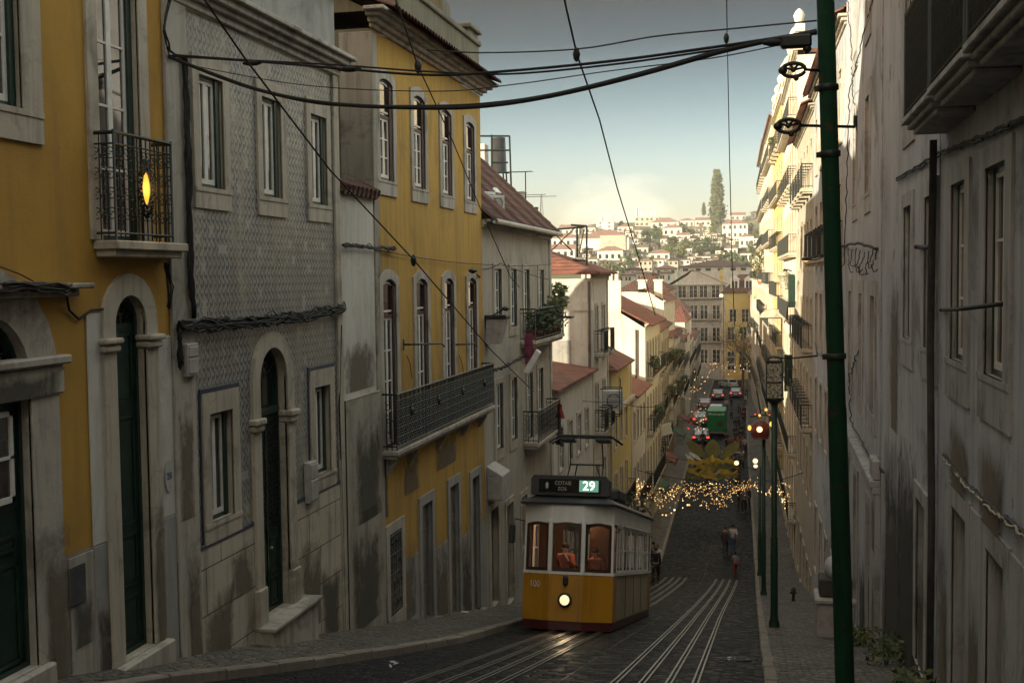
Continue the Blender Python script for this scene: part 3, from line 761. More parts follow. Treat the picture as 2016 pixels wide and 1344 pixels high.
for xa,xb in ((oA['x0']-.29,oA['x0']+.03),(oA['x1']-.03,oA['x1']+.29)):
    b=MB(); b.bbox(xa,xb,-.1,.12,z(-.78),z(-.70)); b.bbox(xa-.02,xb+.02,-.13,.12,z(-.69),z(-.62)); b.build('impost',M['stone'],h.root)
b=MB(); b.bbox(x(11.35),x(12.5),-.16,.25,-.5,z(-4.34),.02); b.build('door_step',M['stonew'],h.root)
surround(h,oB,M['stonew'],t=.46,depth=.3,proud=.04,name='door_surround')
d=pdoor(h,oB,depth=.11,leaves=2,fan=z(-1.12),panels=((.03,.40),(.44,.50)))
b=MB(); w0,w1=x(9.4),x(9.86); zz0,zz1=z(-2.15),z(-1.25)
for a in ((w0,w0+.05,zz0,zz1),(w1-.05,w1,zz0,zz1),(w0,w1,zz0,zz0+.06),(w0,w1,zz1-.05,zz1),(w0,w1,z(-1.72),z(-1.69))): b.box(a[0],a[1],.055,.085,a[2],a[3])
wf=b.build('door_window',M['wframe'],d); b=MB(); b.quad((w0,.075,zz0),(w1,.075,zz0),(w1,.075,zz1),(w0,.075,zz1)); b.build('pane',M['glass'],d)
b=MB(); b.bbox(x(8.3),x(10.56),-.07,.2,z(-1.14),z(-.84)); b.bbox(x(8.3),x(10.62),-.13,.1,z(-.835),z(-.74)); b.build('lintel',M['stonew'],h.root)
b=MB(); b.bbox(x(8.2),x(10.93),-.22,0,z(-.06),z(.0),.015); b.bbox(x(8.2),x(10.8),-.12,0,z(-.14),z(-.062),.015); b.build('canopy_shelf',M['stonew'],h.root)
b=MB(); b.bbox(x(8.4),x(10.2),-.12,.3,-.6,z(-3.86),.02); b.build('door_step',M['stonew'],h.root)
s=slab(h,x(11.25),x(12.82),z(.46),.18,.30,'stone'); 
railing(h,x(11.28),x(12.50),z(.47),1.16,.27,'scroll',parent=s,step=.095)
cornice(h,M['stone'],z(6.9)); gable_roof(h,M['roof'],z(7.2),z(9.6),9)
gable_ends(h,M['ochre'],z(7.2),z(9.6),9)
# glowing almond lamp in its iron wreath on the railing
t=empty('railing_lamp',(-6.905,11.88,1.06),PI/2,'almond shaped glowing amber lamp in an iron wreath on the ochre house balcony','lamp')
b=MB(); pts=[(.078*math.cos(a)*abs(math.cos(a))**.35,.185*math.sin(a)) for a in [2*PI*i/20 for i in range(20)]]
b.add([(p[0],0,p[1]) for p in pts]+[(0,-.03,0),(0,.02,0)],[(i,(i+1)%20,20) for i in range(20)]+[(i,(i+1)%20,21) for i in range(20)],True)
k=N('ribbed_amber_glow'); v=k.co(); w=k.new('ShaderNodeTexWave',bands_direction='Z'); k.lk(v,w.inputs['Vector']); w.inputs['Scale'].default_value=16; w.inputs['Distortion'].default_value=4
k.col((.3,.15,.02)); k.lk(k.ramp(w.outputs['Fac'],[(.2,(1,.30,.015)),(.8,(1,.58,.10))]),k.b.inputs['Emission Color']); k.b.inputs['Emission Strength'].default_value=.5; M['amber']=k.m
b.build('lamp_shade',k.m,t)
b=MB(); b.tube([(p[0]*1.12,.0,p[1]*1.06) for p in pts],.012,5,closed=True)
for i in range(22):
    a=2*PI*i/22; c0=Vector((.13*math.cos(a),0,.27*math.sin(a))); scroll(b,lambda u,w_:(u,-.012,w_),c0.x,c0.z,.05,a,1 if i%2 else -1,10,.008); b.tube([(.1*math.cos(a),0,.2*math.sin(a)),(.17*math.cos(a+.1),0,.34*math.sin(a+.1))],[.006,.016],4)
b.build('wreath',M['iron'],t)
pl=bpy.data.lights.new('railing_lamp_glow','POINT'); pl.energy=1.6; pl.color=(1,.55,.12); pl.shadow_soft_size=.06
po=bpy.data.objects.new('lamp_light',pl); COL.objects.link(po); po.parent=t; po.location=(0,-.1,0)
for a,c,z0_,z1_,m_ in ((10.62,11.04,-3.9,-3.2,'stainD'),(11.05,11.4,-4.6,-3.3,'stainD'),(10.1,10.6,-4.1,-2.2,'stainB'),(12.24,12.5,-4.5,-2.4,'stainB'),(10.0,10.6,-1.15,-.8,'stainD')):
    stain(h,x(a),x(c),z(z0_),z(z1_),m_,-.058 if c>12 or a<10.6 else -.022) if not (z1_>-1) else stain(h,x(9.0),x(10.55),z(-1.14),z(-.86),'stainD',-.074)
# plaques and boxes on the ochre house wall
t=tag(MB().bbox(x(10.57),x(10.87),-.03,-.012,z(-3.42),z(-3.0),.004).build('wall_plaque',simple('slate_plaque',(.055,.06,.066),.5,var=.5,scale=7,bump=.2)),'dark grey square slate plaque low on the plinth between the two arched doors','plaque')
t.location=h.root.location; t.rotation_euler=(0,0,h.rz)
# oval house number plate
t=empty('house_number_plate',(XL+.025,12.66,-2.38),PI/2,'oval white enamel plate with blue lettering right of the arched ochre door','house number')
b=MB(); P=[(.085*math.cos(a),.20*math.sin(a)) for a in [2*PI*i/20 for i in range(20)]]; b.prism(P,-.014,.0); b.build('plate',simple('aged_enamel',(.42,.40,.38),.5,var=.2,scale=9),t)
def text(s,size,mat,parent,loc,rot,ext=.002,name='lettering',ax=1.0):
    cu=bpy.data.curves.new(name,'FONT'); cu.body=s; cu.size=size; cu.extrude=ext; cu.align_x='CENTER'; cu.align_y='CENTER'
    o=bpy.data.objects.new(name,cu); COL.objects.link(o)
    dg=bpy.context.evaluated_depsgraph_get(); me=bpy.data.meshes.new_from_object(o.evaluated_get(dg)); bpy.data.objects.remove(o); me.materials.clear(); me.materials.append(mat)
    r=inst(name,me,parent,loc,rot,(ax,1,1)); return r
text('28',.12,simple('blue_enamel',(.03,.04,.16),.4),t,(0,-.016,.0),(PI/2,0,0))
# ---------------- tiled house
h=House('tiled_house','narrow house clad in blue and cream tiles with an arched green door','house',(XL,12.84),(XL,18.62),-5.0)
x,z=h.x,h.z
UW=[opening(x(c-.335),x(c+.335),z(1.23),z(2.68)) for c in (14.04,15.93,17.76)]
LW=[opening(x(a),x(c),z(-3.2),z(-1.75)) for a,c in ((13.76,14.42),(17.36,18.02))]
oD=opening(x(15.26),x(16.22),z(-4.97),z(-.99),'door','semi')
h.wall(M['tile'],z(3.46),9,UW+LW+[oD],zbot=z(-3.5))
h.wall(M['ashlar'],z(-3.5),9,[oD],zbot=-1.9,name='plinth',y=-.022)
for a,c in ((13.4,15.0),(16.5,18.42)):
    b=MB(); b.bbox(x(a),x(c),-.03,0,z(-3.5),z(-3.44),.004); b.build('tile_border',M['tileb'],h.root)
for o in UW: surround(h,o,M['stone'],t=.17,top=.25,apron=.22,depth=.2); window(h,o,rows=1,depth=.03,fw=.05,jamb=.10)
for i,o in enumerate(LW):
    surround(h,o,M['stone'],t=.2,top=.28,apron=.20,depth=.24); window(h,o,rows=1,depth=.07,jamb=.06)
    b=MB(); b.bbox(o['x0']-.24,o['x1']+.24,-.022,0,o['z1']+.285,o['z1']+.35,.004); b.build('tile_border',M['tileb'],h.root)
    b=MB(); b.bbox(o['x0']-.25,o['x0']-.205,-.012,0,o['z0']-.26,o['z1']+.285,.004); b.bbox(o['x1']+.205,o['x1']+.25,-.012,0,o['z0']-.26,o['z1']+.285,.004); b.build('tile_border',M['tileb'],h.root)
surround(h,oD,M['stone'],t=.24,depth=.36,proud=.06,name='door_surround')
pdoor(h,oD,depth=.13,leaves=2,fan=z(-1.95),grille=(z(-3.75),z(-2.05)),panels=((.03,.16),(.19,.36)))
for xa,xb in ((oD['x0']-.28,oD['x0']+.02),(oD['x1']-.02,oD['x1']+.28)):
    b=MB(); b.bbox(xa,xb,-.11,.1,z(-2.17),z(-2.08)); b.bbox(xa-.02,xb+.02,-.14,.1,z(-2.075),z(-1.98)); b.build('impost',M['stone'],h.root)
    b=MB(); b.bbox(xa,xb,-.1,0,-.9,z(-4.45),.015); b.build('pedestal',M['stone'],h.root)
b=MB(); b.bbox(x(14.95),x(16.75),-.34,.3,z(-5.04),z(-4.975),.015); b.bbox(x(15.0),x(16.7),-.28,.3,-1.5,z(-5.042),.01); b.build('door_step',M['stonew'],h.root)
band(h,M['stonew'],0,x(13.38),-1.0,z(3.46),.05,'pilaster'); band(h,M['stone'],x(18.40),h.w,-1.8,z(3.46),.05,'pilaster')
cornice(h,M['stonew'],z(3.462),((.07,.10),(.14,.08),(.22,.10),(.3,.07)),e1=1)
h.wall(M['plinth'],z(4.75),.5,zbot=z(3.80),name='attic_wall',back=True)
cornice(h,M['stonew'],z(4.752),((.06,.08),(.14,.1),(.22,.08)),e1=1)
b=MB(); b.box(0,h.w,.5,9,z(3.46),z(3.5)); b.build('roof',M['roofd'],h.root)
gable_roof(h,M['roof'],z(4.9),z(6.6),9,over=-.5)
for a,c,z0_,z1_,m_,y_ in ((13.0,13.4,-4.9,-3.2,'stainB',-.055),(13.4,14.4,-5.2,-3.9,'stainB',-.028),(14.2,15.0,-4.4,-3.5,'stainB',-.028),(16.6,17.6,-5.6,-3.9,'stainB',-.028),(17.4,18.4,-6.0,-4.6,'stainD',-.028),(12.86,13.3,-3.0,-1.2,'stainB',-.055)): stain(h,x(a),x(c),z(z0_),z(z1_),m_,y_)
# meter boxes
def wallbox(name,lab,cat,Y0,Y1,Z0,Z1,dep=.12,mat='boxg',X=XL,sgn=1,base=.03,lid=True):
    t=empty(name,(X,(Y0+Y1)/2,Z0),PI/2*sgn,lab,cat); w=(Y1-Y0)/2; hh=Z1-Z0
    b=MB(); b.bbox(-w,w,-dep,-base+.02,0,hh,.012); b.build('case',M[mat],t)
    b=MB(); b.bbox(-w+.03,w-.03,-dep-.014,-dep+.004,.04,hh*.55,.006); b.bbox(-w+.03,w-.03,-dep-.014,-dep+.004,hh*.6,hh-.04,.006); b.build('lid',M[mat],t)
    return t
wallbox('meter_box','tall grey meter box on the stone strip between ochre and tiled houses','meter box',13.05,13.34,-1.2,-.78)
wallbox('meter_box','grey meter box on the tiles right of the arched tiled house door','meter box',16.86,17.2,-3.55,-2.9)
# ---------------- low white yard wall
h=House('yard_wall','white yard wall with a mouldy base and a red tile coping beside the tiled house','wall',(XL,18.62),(XL,20.46),-6.3)
x,z=h.x,h.z
h.wall(M['whitec'],z(1.5),.3,zbot=z(-2.12),y=.0); h.wall(M['mould'],z(-2.12),.3,zbot=-.6,name='base_wall',y=-.07,back=False)
stain(h,0,h.w,z(-6.3),z(-4.2),'stainD',-.076); stain(h,.3,h.w,z(-4.4),z(-2.2),'stainD',-.076); stain(h,0,h.w,z(-2.0),z(-.9),'stainB',-.006)
b=MB(); b.bbox(0,h.w,-.07,0,z(-2.121),z(-2.09),.01); b.build('ledge',M['mould'],h.root)
b=MB()
for i in range(8): b.tube([(.12+i*.23,-.13,z(1.56)),(.12+i*.23,.2,z(1.72))],.1,8)
b.bbox(0,h.w,-.1,.35,z(1.5),z(1.56)); b.build('coping',M['roofd'],h.root)
# ---------------- yellow house
h=House('yellow_house','tall yellow plastered house with four arched windows and a long iron balcony','house',(XL,20.46),(XL,28.78),-7.5)
x,z=h.x,h.z; C4=(21.22,23.37,25.50,27.63)
UP=[opening(x(c-.40),x(c+.40),z(1.90),z(3.84),arch='seg',rise=.08) for c in C4]
FR=[opening(x(c-.40),x(c+.40),z(-3.28),z(.0),'door',arch='seg',rise=.12) for c in C4]
GR=[opening(x(20.95),x(21.7),z(-6.6),z(-4.98)),opening(x(23.12),x(23.86),z(-7.45),z(-4.84),'door'),opening(x(25.33),x(26.07),z(-7.98),z(-4.84),'door'),opening(x(27.36),x(28.06),z(-8.45),z(-5.0),'door')]
h.wall(M['yellow'],z(4.66),11,UP+FR+GR,zbot=-1.5)
for i,o in enumerate(UP): surround(h,o,M['stonew'],t=.19,apron=.24,depth=.2,sill=.05); window(h,o,frame='maroon',transom=z(3.12),rows=3,depth=.02,fw=.05,jamb=.09)
for o in FR: surround(h,o,M['stonew'],t=.19,depth=.2); window(h,o,frame='maroon',transom=z(-.72),rows=4,depth=.02,fw=.05,jamb=.09)
surround(h,GR[0],M['stonew'],t=.2,depth=.22,apron=.3); b=MB()
o=GR[0]; b.quad((o['x0'],.2,o['z0']),(o['x1'],.2,o['z0']),(o['x1'],.2,o['z1']),(o['x0'],.2,o['z1'])); wi=b.build('window',M['glass'],h.root)
b=MB()
for i in range(6): xx=lerp(o['x0']+.03,o['x1']-.03,i/5); b.tube([(xx,-.02,o['z0']),(xx,-.02,o['z1'])],.013,5)
for i in range(5): b.tube([(o['x0'],-.02,lerp(o['z0']+.05,o['z1']-.05,i/4)),(o['x1'],-.02,lerp(o['z0']+.05,o['z1']-.05,i/4))],.013,5)
for i in range(5):
    for j in range(4): scroll(b,lambda u,w_:(u,-.03,w_),lerp(o['x0'],o['x1'],(i+.5)/5),lerp(o['z0'],o['z1'],(j+.5)/4),.07,j*1.2+i,1 if (i+j)%2 else -1,10,.009)
b.build('grille',M['iron'],wi)
M['doorgrey']=simple('weathered_grey_door',(.17,.155,.14),.7,var=.3,scale=3,bump=.2)
for o in GR[1:]:
    surround(h,o,M['plinth'],t=.2,depth=.24,name='door_surround'); pdoor(h,o,mat='doorgrey',depth=.09,panels=((.03,.3),(.34,.72),(.76,.97)))
    b=MB(); b.bbox(o['x0']-.12,o['x1']+.12,-.2,.2,o['z0']-.5,o['z0'],.015); b.build('door_step',M['stonew'],h.root)
for a,c,t_ in ((20.47,20.74,-4.95),(21.92,22.91,-5.75),(24.08,25.11,-6.0),(26.29,27.14,-6.25),(28.28,28.77,-6.3)): band(h,M['plinth'],x(a),x(c),-1.6,z(t_),.014,'plinth')
for a,c,z0_,z1_,m_ in ((20.5,22.9,-7.0,-5.2,'stainB'),(24.0,25.2,-8.0,-5.6,'stainB'),(26.2,27.3,-8.5,-6,'stainD'),(20.5,21.0,-4.6,-2.0,'stainD'),(21.8,23.1,-4.4,-3.5,'stainB'),(24.0,26.2,-4.3,-3.5,'stainB')): stain(h,x(a),x(c),z(z0_),z(z1_),m_,-.018)
b=MB(); b.quad((-.006,0,z(-6)),(-.006,6,z(-6)),(-.006,6,z(4.66)),(-.006,0,z(4.66))); b.build('party_wall',M['olive'],h.root)
b=MB(); b.bbox(-.03,.26,-.03,.62,z(-6.2),z(4.6),.01); b.build('quoin',M['mould'],h.root)
s=slab(h,x(20.62),x(28.62),z(-3.28),.17,.34,'stonew')
for c in (20.9,22.3,24.4,26.5,28.2):
    b=MB(); b.prism([(-.0,z(-3.46)),(-.24,z(-3.46)),(-.2,z(-3.56)),(-.06,z(-3.78)),(0,z(-3.8))],x(c)-.05,x(c)+.05,'yz'); b.build('corbel',M['stonew'],s)
for i,(a,c) in enumerate(((20.66,22.52),(22.56,24.44),(24.48,26.5),(26.54,28.58))):
    railing(h,x(a),x(c),z(-3.27),1.07,.31,'cast',parent=s,ends=False)
b=MB()
for xx in (x(20.66),x(28.58)):
    for i in range(4): b.tube([(xx,-.31+.1*i,z(-3.27)),(xx,-.31+.1*i,z(-2.2))],.011,4)
    b.tube([(xx,-.31,z(-2.2)),(xx,0,z(-2.2))],.02,5); b.tube([(xx,-.31,z(-3.2)),(xx,0,z(-3.2))],.014,5)
    for q in range(5): scroll(b,lambda u,w_:(xx,u,w_),-.16,z(-3.1)+q*.19,.075,q*.5*PI,1 if q%2 else -1,12,.008)
b.build('railing_end',M['iron'],s)
cornice(h,M['stonew'],z(4.662),((.07,.08),(.16,.09),(.28,.08),(.40,.07)),e0=1,e1=1)
gable_roof(h,M['roofd'],z(5.08),z(7.8),11,over=.53,real=.2,x0=-.15,x1=h.w+.2); gable_ends(h,M['olive'],z(4.98),z(7.9),11)
# stepped attic wall behind the eaves
v=onY(943,66,28.5); b=MB(); d0=-(v.x-XL)
b.bbox(x(22.0),x(28.45),d0,d0+.5,z(5.0),z(v.z)-.35,.01); b.bbox(x(21.9),x(28.5),d0-.06,d0+.56,z(v.z)-.35,z(v.z)-.22,.02); b.bbox(x(27.5),x(28.4),d0+.02,d0+.5,z(v.z)-.22,z(v.z)-.06,.01); b.bbox(x(27.4),x(28.5),d0-.08,d0+.58,z(v.z)-.06,z(v.z)+.04,.02)
b.bbox(x(25.2),x(25.9),d0+.02,d0+.5,z(v.z)-.22,z(v.z)+.12,.01); b.build('attic',M['olive'],h.root)
# ---------------- grey house
h=House('grey_house','weathered grey rendered house with a steep brown tiled roof and plant filled balconies','house',(XL,28.78),(XL,38.4),-9.3)
x,z=h.x,h.z
U=[opening(x(c-.42),x(c+.42),z(-1.42),z(.24),'door' if i==2 else 'window') for i,c in enumerate((30.45,32.4,34.25,36.6))]
U[2]['z0']=U[3]['z0']=z(-1.9); U[3]['kind']='door'
Lo=[opening(x(c-.42),x(c+.42),z(-4.72),z(-2.9),'window') for c in (30.45,32.3)]+[opening(x(c-.42),x(c+.42),z(-5.0),z(-2.95),'door') for c in (34.6,36.3)]
Gd=[opening(x(c-.42),x(c+.42),z(-9.6+.0*i),z(-6.2-.25*i),'door') for i,c in enumerate((29.7,31.6))]+[opening(x(33.2),x(33.95),z(-8.2),z(-6.6)),opening(x(35.6),x(36.4),z(-10.4),z(-7.6),'door')]
Gd[0]['z0']=z(-8.85); Gd[1]['z0']=z(-9.3)
h.wall(M['grey'],z(1.3),11,U+Lo+Gd,zbot=-2.4)
for o in U+Lo: surround(h,o,M['stone'],t=.15,depth=.2,apron=.0 if o['kind']=='door' else .2); window(h,o,rows=3,depth=.02,fw=.04,jamb=.08)
for o in Gd: 
    surround(h,o,M['stone'],t=.17,depth=.2,name='door_surround')
    if o['kind']=='door': pdoor(h,o,mat='doorgrey',depth=.16)
    else: window(h,o)
band(h,M['stone'],x(38.05),h.w,-2.4,z(1.25),.03); 
cornice(h,M['stone'],z(1.302),((.06,.07),(.15,.08),(.24,.06)),e1=1)
gable_roof(h,M['roofd'],z(1.62),z(7.0),11,over=.33,real=.24,x1=h.w+.12); gable_ends(h,M['grey'],z(1.45),z(6.9),11)
b=MB(); b.tube([(-.0,-.36,z(1.46)),(h.w+.12,-.36,z(1.44))],.075,8); b.build('gutter',M['metal'],h.root)
s=slab(h,x(33.3),x(38.2),z(-1.9),.2,.5,'stone'); railing(h,x(33.35),x(38.15),z(-1.9),.95,.46,'bars',parent=s,step=.13)
s=slab(h,x(33.6),x(37.4),z(-5.0),.2,.5,'stone'); railing(h,x(33.65),x(37.35),z(-5.0),.95,.46,'scroll',parent=s,step=.16)
b=MB(); b.bbox(x(28.95),x(29.9),-.42,0,z(-5.85),z(-5.2),.03); b.prism([(0,z(-5.2)),(-.42,z(-5.2)),(0,z(-4.95))],x(28.95),x(29.9),'yz'); b.build('door_hood',M['boxg'],h.root)
# ================================================================== middle distance: rows of houses
_wc={}
def farwin(h,cx,z0,w,hh,kind='window',frame='wframe',sur='stone',t=.13,shut=None):
    key=(round(w,2),round(hh,2),kind,frame,sur,shut)
    if key not in _wc:
        b=MB(); o=opening(-w/2,w/2,0,hh); A=outline(o,0,False); B=outline(o,t,False); b.strip(A,B,-.03,.0)
        b.add([(p[0],-.015,p[1]) for p in A]+[(p[0],.16,p[1]) for p in A],[(i,i+1,5+i-1,4+i) for i in range(3)])
        b.box(-w/2-t,w/2+t,-.05,.16,-.08,0)
        b.mi=1
        ring(b,o,-.06,0,.03,.13); b.box(-.04,.04,.035,.125,.05,hh-.05)
        for r in (1,2): 
            zz=.05+(hh-.1)*r/3; b.box(-w/2+.05,-.03,.04,.12,zz-.014,zz+.014); b.box(.03,w/2-.05,.04,.12,zz-.014,zz+.014)
        if shut:
            b.mi=2
            for s_ in (-1,1): b.box(s_*(w/2+.02),s_*(w/2+.42),-.07,-.035,.02,hh-.02)
        m1=b.mesh('window',[M[sur],M[frame]]+([M[shut]] if shut else []))
        b=MB(); b.quad((-w/2+.03,.062,.03),(w/2-.03,.062,.03),(w/2-.03,.062,hh-.03),(-w/2+.03,.062,hh-.03)); m2=b.mesh('pane',M['glass'])
        _wc[key]=(m1,m2)
    m1,m2=_wc[key]; o=inst('window',m1,h.root,(cx,0,z0)); inst('pane',m2,o); return o
_bc={}
def farbalc(h,cx,z,w,proj=.45,style='bars',mat='iron',ht=.95):
    b=MB(); b.box(-w/2,w/2,-proj,0,-.14,0); b.box(-w/2+.06,w/2-.06,-proj+.07,0,-.22,-.14)
    o=b.build('balcony',M['stone'],h.root,(cx,0,z))
    key=(round(w,2),proj,style,ht)
    if key not in _bc:
        class _H: root=None
        r=railing(_H,-w/2+.03,w/2-.03,0,ht,proj-.04,style,mat,step=.14); _bc[key]=r.data; r.parent=o
    else: inst('railing',_bc[key],o)
    return o
def hip_roof(h,mat,ze,zr,depth,over=.3,x0=0,x1=None,hip=None,name='roof',th=.09):
    x1=h.w if x1 is None else x1; a0,a1,b0,b1=x0-over,x1+over,-over,depth+over; ym=depth/2; hp=min((b1-b0)/2,(a1-a0)/2*.95) if hip is None else hip
    b=MB(); V=[(a0,b0,ze),(a1,b0,ze),(a1,b1,ze),(a0,b1,ze),(a0+hp,ym,zr),(a1-hp,ym,zr)]
    b.add(V+[(v[0],v[1],v[2]-th) for v in V[:4]],[(0,1,5,4),(2,3,4,5),(1,2,5),(3,0,4),(6,7,1,0),(7,8,2,1),(8,9,3,2),(9,6,0,3),(9,8,7,6)])
    return b.build(name,mat,h.root)
def shed_roof(h,mat,z0,z1,y0,y1,over=.3,x0=0,x1=None,th=.1,name='roof',real=0):
    x1=h.w if x1 is None else x1; b=MB(); P=[(x0-.1,y0-over,z0),(x1+.1,y0-over,z0),(x1+.1,y1,z1),(x0-.1,y1,z1)]
    b.add(P+[(p[0],p[1],p[2]-th) for p in P],[(0,1,2,3),(7,6,5,4),(0,1,5,4),(1,2,6,5),(2,3,7,6),(3,0,4,7)])
    if real:
        n=int((x1-x0)/real)
        for i in range(n): xx=x0+(i+.5)*real; b.tube([(xx,y0-over-.03,z0+.02),(xx,y1,z1+.02)],real*.27,5,smooth=True)
    return b.build(name,mat,h.root)
def rows_house(name,label,p0,p1,zb,ztop,wall,depth=9,rows=(),cor=True,openings=None,zbot=-2,pil=True,shut=None,sur='stone',cat='house',group=None,frame='wframe'):
    """rows: (z0, height, [x centres], width, kind, balcony) with kind window/door; balcony None | 'each' | 'long' | style"""
    h=House(name,label,cat,p0,p1,zb,group); ops=[];todo=[]
    for (z0,hh,xs_,w,kind,bal) in rows:
        for xx in xs_:
            if xx-w/2<.12 or xx+w/2>h.w-.12: continue
            ops.append(opening(xx-w/2,xx+w/2,h.z(z0),h.z(z0+hh),kind)); todo.append((xx,h.z(z0),w,hh,kind))
        if bal=='long' and xs_: farbalc(h,(min(xs_)+max(xs_))/2,h.z(z0),max(xs_)-min(xs_)+w+.7)
        elif bal:
            for i,xx in enumerate(xs_):
                if bal=='each' or i%2==0: farbalc(h,xx,h.z(z0),w+.5)
    h.wall(M[wall],h.z(ztop),depth,ops,zbot=zbot)
    for t in todo: farwin(h,*t[:4],kind=t[4],shut=shut,sur=sur,frame=frame)
    if cor: cornice(h,M[sur],h.z(ztop)+.002,((.06,.08),(.15,.1),(.24,.07)),e0=1,e1=1)
    if pil:
        b=MB(); b.box(0,.35,-.03,0,zbot,h.z(ztop)); b.build('pilaster',M[sur],h.root)
        b=MB(); b.box(h.w-.35,h.w,-.03,0,zbot,h.z(ztop)); b.build('pilaster',M[sur],h.root)
    return h
def lin(a,b,n): return [lerp(a,b,(i+.5)/n) for i in range(n)]
def P(X,Y): return (X,Y)
# ---- low house with the red lean-to roof
v0=onX(1095,774,-7.0); v1=onX(1170,726,-7.0)
zt=(v0.z+v1.z)/2
h=rows_house('low_white_house','low white house under a red lean-to roof between grey house and tall white house','house' and (XL,38.4),(XL,47.7),-11.6,zt-.05,'whitec',8,[(zt-3.0,1.5,[1.6,3.6,5.6,7.6],.8,'window',None),(-9.9,1.7,[2.2,6.2],.8,'window',None)],cor=False,pil=False)
shed_roof(h,M['roof'],h.z(zt+.02),h.z(onY(1120,712,46).z)+.35,0,4.6,.25)
b=MB(); b.add([(0,0,h.z(zt)),(0,4.6,h.z(zt)),(0,4.6,h.z(zt+1.5))],[(0,1,2)]); b.build('gable_wall',M['whitec'],h.root)
# ---- tall white house, red hipped roof
zt=onY(1165,548,47.7).z
h=rows_house('white_hip_roof_house','tall white house with a corner pilaster and a hipped red tiled roof','house' and (XL,47.7),(XL,52.6),-13.2,zt,'white',7.5,[(zt-3.2,2.0,[1.3,3.4],.8,'door','each'),(zt-6.6,2.0,[1.3,3.4],.8,'door','each'),(zt-10,1.9,[1.3,3.4],.8,'window',None)],cor=True,pil=True)
hip_roof(h,M['roof'],h.z(zt+.27),h.z(zt+1.75),7.5,.42,hip=2.2)
b=MB(); b.box(-.06,0,-.03,.75,h.z(zt-7),h.z(zt)); b.box(-.12,0,-.08,.8,h.z(zt-1.35),h.z(zt-.95)); b.build('corner_pilaster',M['whitec'],h.root)
b=MB(); b.tube([(-.12,.1,h.z(zt)-.1),(-.12,.1,h.z(-9))],.06,6); b.build('drainpipe',M['stonew'],h.root)
b=MB(); b.quad((-.012,.9,h.z(zt-5.2)),(-.012,3.4,h.z(zt-5.2)),(-.012,3.4,h.z(zt-2.6)),(-.012,.9,h.z(zt-2.6))); b.build('patched_render',M['plinth'],h.root)
# ---- small yellow house
zt=onX(1215,722,XL).z
h=rows_house('small_yellow_house','small pale yellow house with a short red roof below the sunlit white house','house' and (XL,53.6),(XL,61.8),-14.6,zt,'yellow2',5,[(zt-3.9,1.7,[1.5,3.6,5.7],.75,'window',None),(zt-7.2,2.0,[1.5,3.6,5.7],.75,'door','long'),(zt-1.55,.9,[3.2],.5,'window',None)],cor=False)
hip_roof(h,M['roof'],h.z(zt+.05),h.z(zt+1.9),5,.35,x1=6.4)
b=MB(); b.bbox(.0,8.2,-.22,0,h.z(zt-2.15),h.z(zt-1.95)); b.build('string_course',M['stone'],h.root)
# ---- small house behind it
zt=onX(1256,770,XL).z
h=rows_house('narrow_white_house','narrow white house with a small red roof against the sunlit white house','house' and (XL,61.8),(XL,69.3),-15.8,zt,'white',4,[(zt-2.6,1.6,lin(.5,7.2,4),.7,'window',None),(zt-6.2,2.1,lin(.5,7.2,4),.8,'door','long')],cor=False)
shed_roof(h,M['roof'],h.z(zt+.05),h.z(zt+1.5),0,4,.4)
# ---- sunlit tall white house: blank gable wall towards the camera
zt=onX(1282,640,-7.25).z; XB=-7.25
h=rows_house('sunlit_white_house','tall white house whose blank end wall glows in the low sun','house' and (XB,69.5),(XB-.1,80.5),-16,zt,'cream',10,[(zt-3.1,2.1,lin(.6,10.6,5),.8,'door','long'),(zt-6.6,2.2,lin(.6,10.6,5),.8,'door','each'),(zt-10,2.2,lin(.6,10.6,5),.8,'door','long')],cor=True)
b=MB(); b.quad((-.01,0,h.z(-15.5)),(-.01,10,h.z(-15.5)),(-.01,10,h.z(zt)),(-.01,0,h.z(zt))); b.build('end_wall',M['whitec'],h.root)
v=onY(1222,598,69.5); yv=-(v.x-XB)
b=MB(); b.box(-.02,.5,yv,yv+2.6,h.z(zt)-.2,h.z(onY(1205,552,69.5).z)); b.build('chimney_wall',M['whitec'],h.root)
b=MB()
for i in range(7): b.box(-.05,.45,yv+.15+i*.34,yv+.35+i*.34,h.z(onY(1205,552,69.5).z),h.z(onY(1205,537,69.5).z))
b.box(-.05,.45,yv+.1,yv+2.5,h.z(onY(1205,537,69.5).z),h.z(onY(1205,537,69.5).z)+.08); b.build('chimney_vents',M['whitec'],h.root)
gable_roof(h,M['roof'],h.z(zt+.3),h.z(zt+2.1),10,.5,yr=3.2); gable_ends(h,M['whitec'],h.z(zt)-.01,h.z(zt+2.05),10,yr=3.2)
b=MB(); b.tube([(-.1,.55,h.z(zt)-.1),(-.1,.55,h.z(-13))],.07,6); b.build('drainpipe',M['stonew'],h.root)
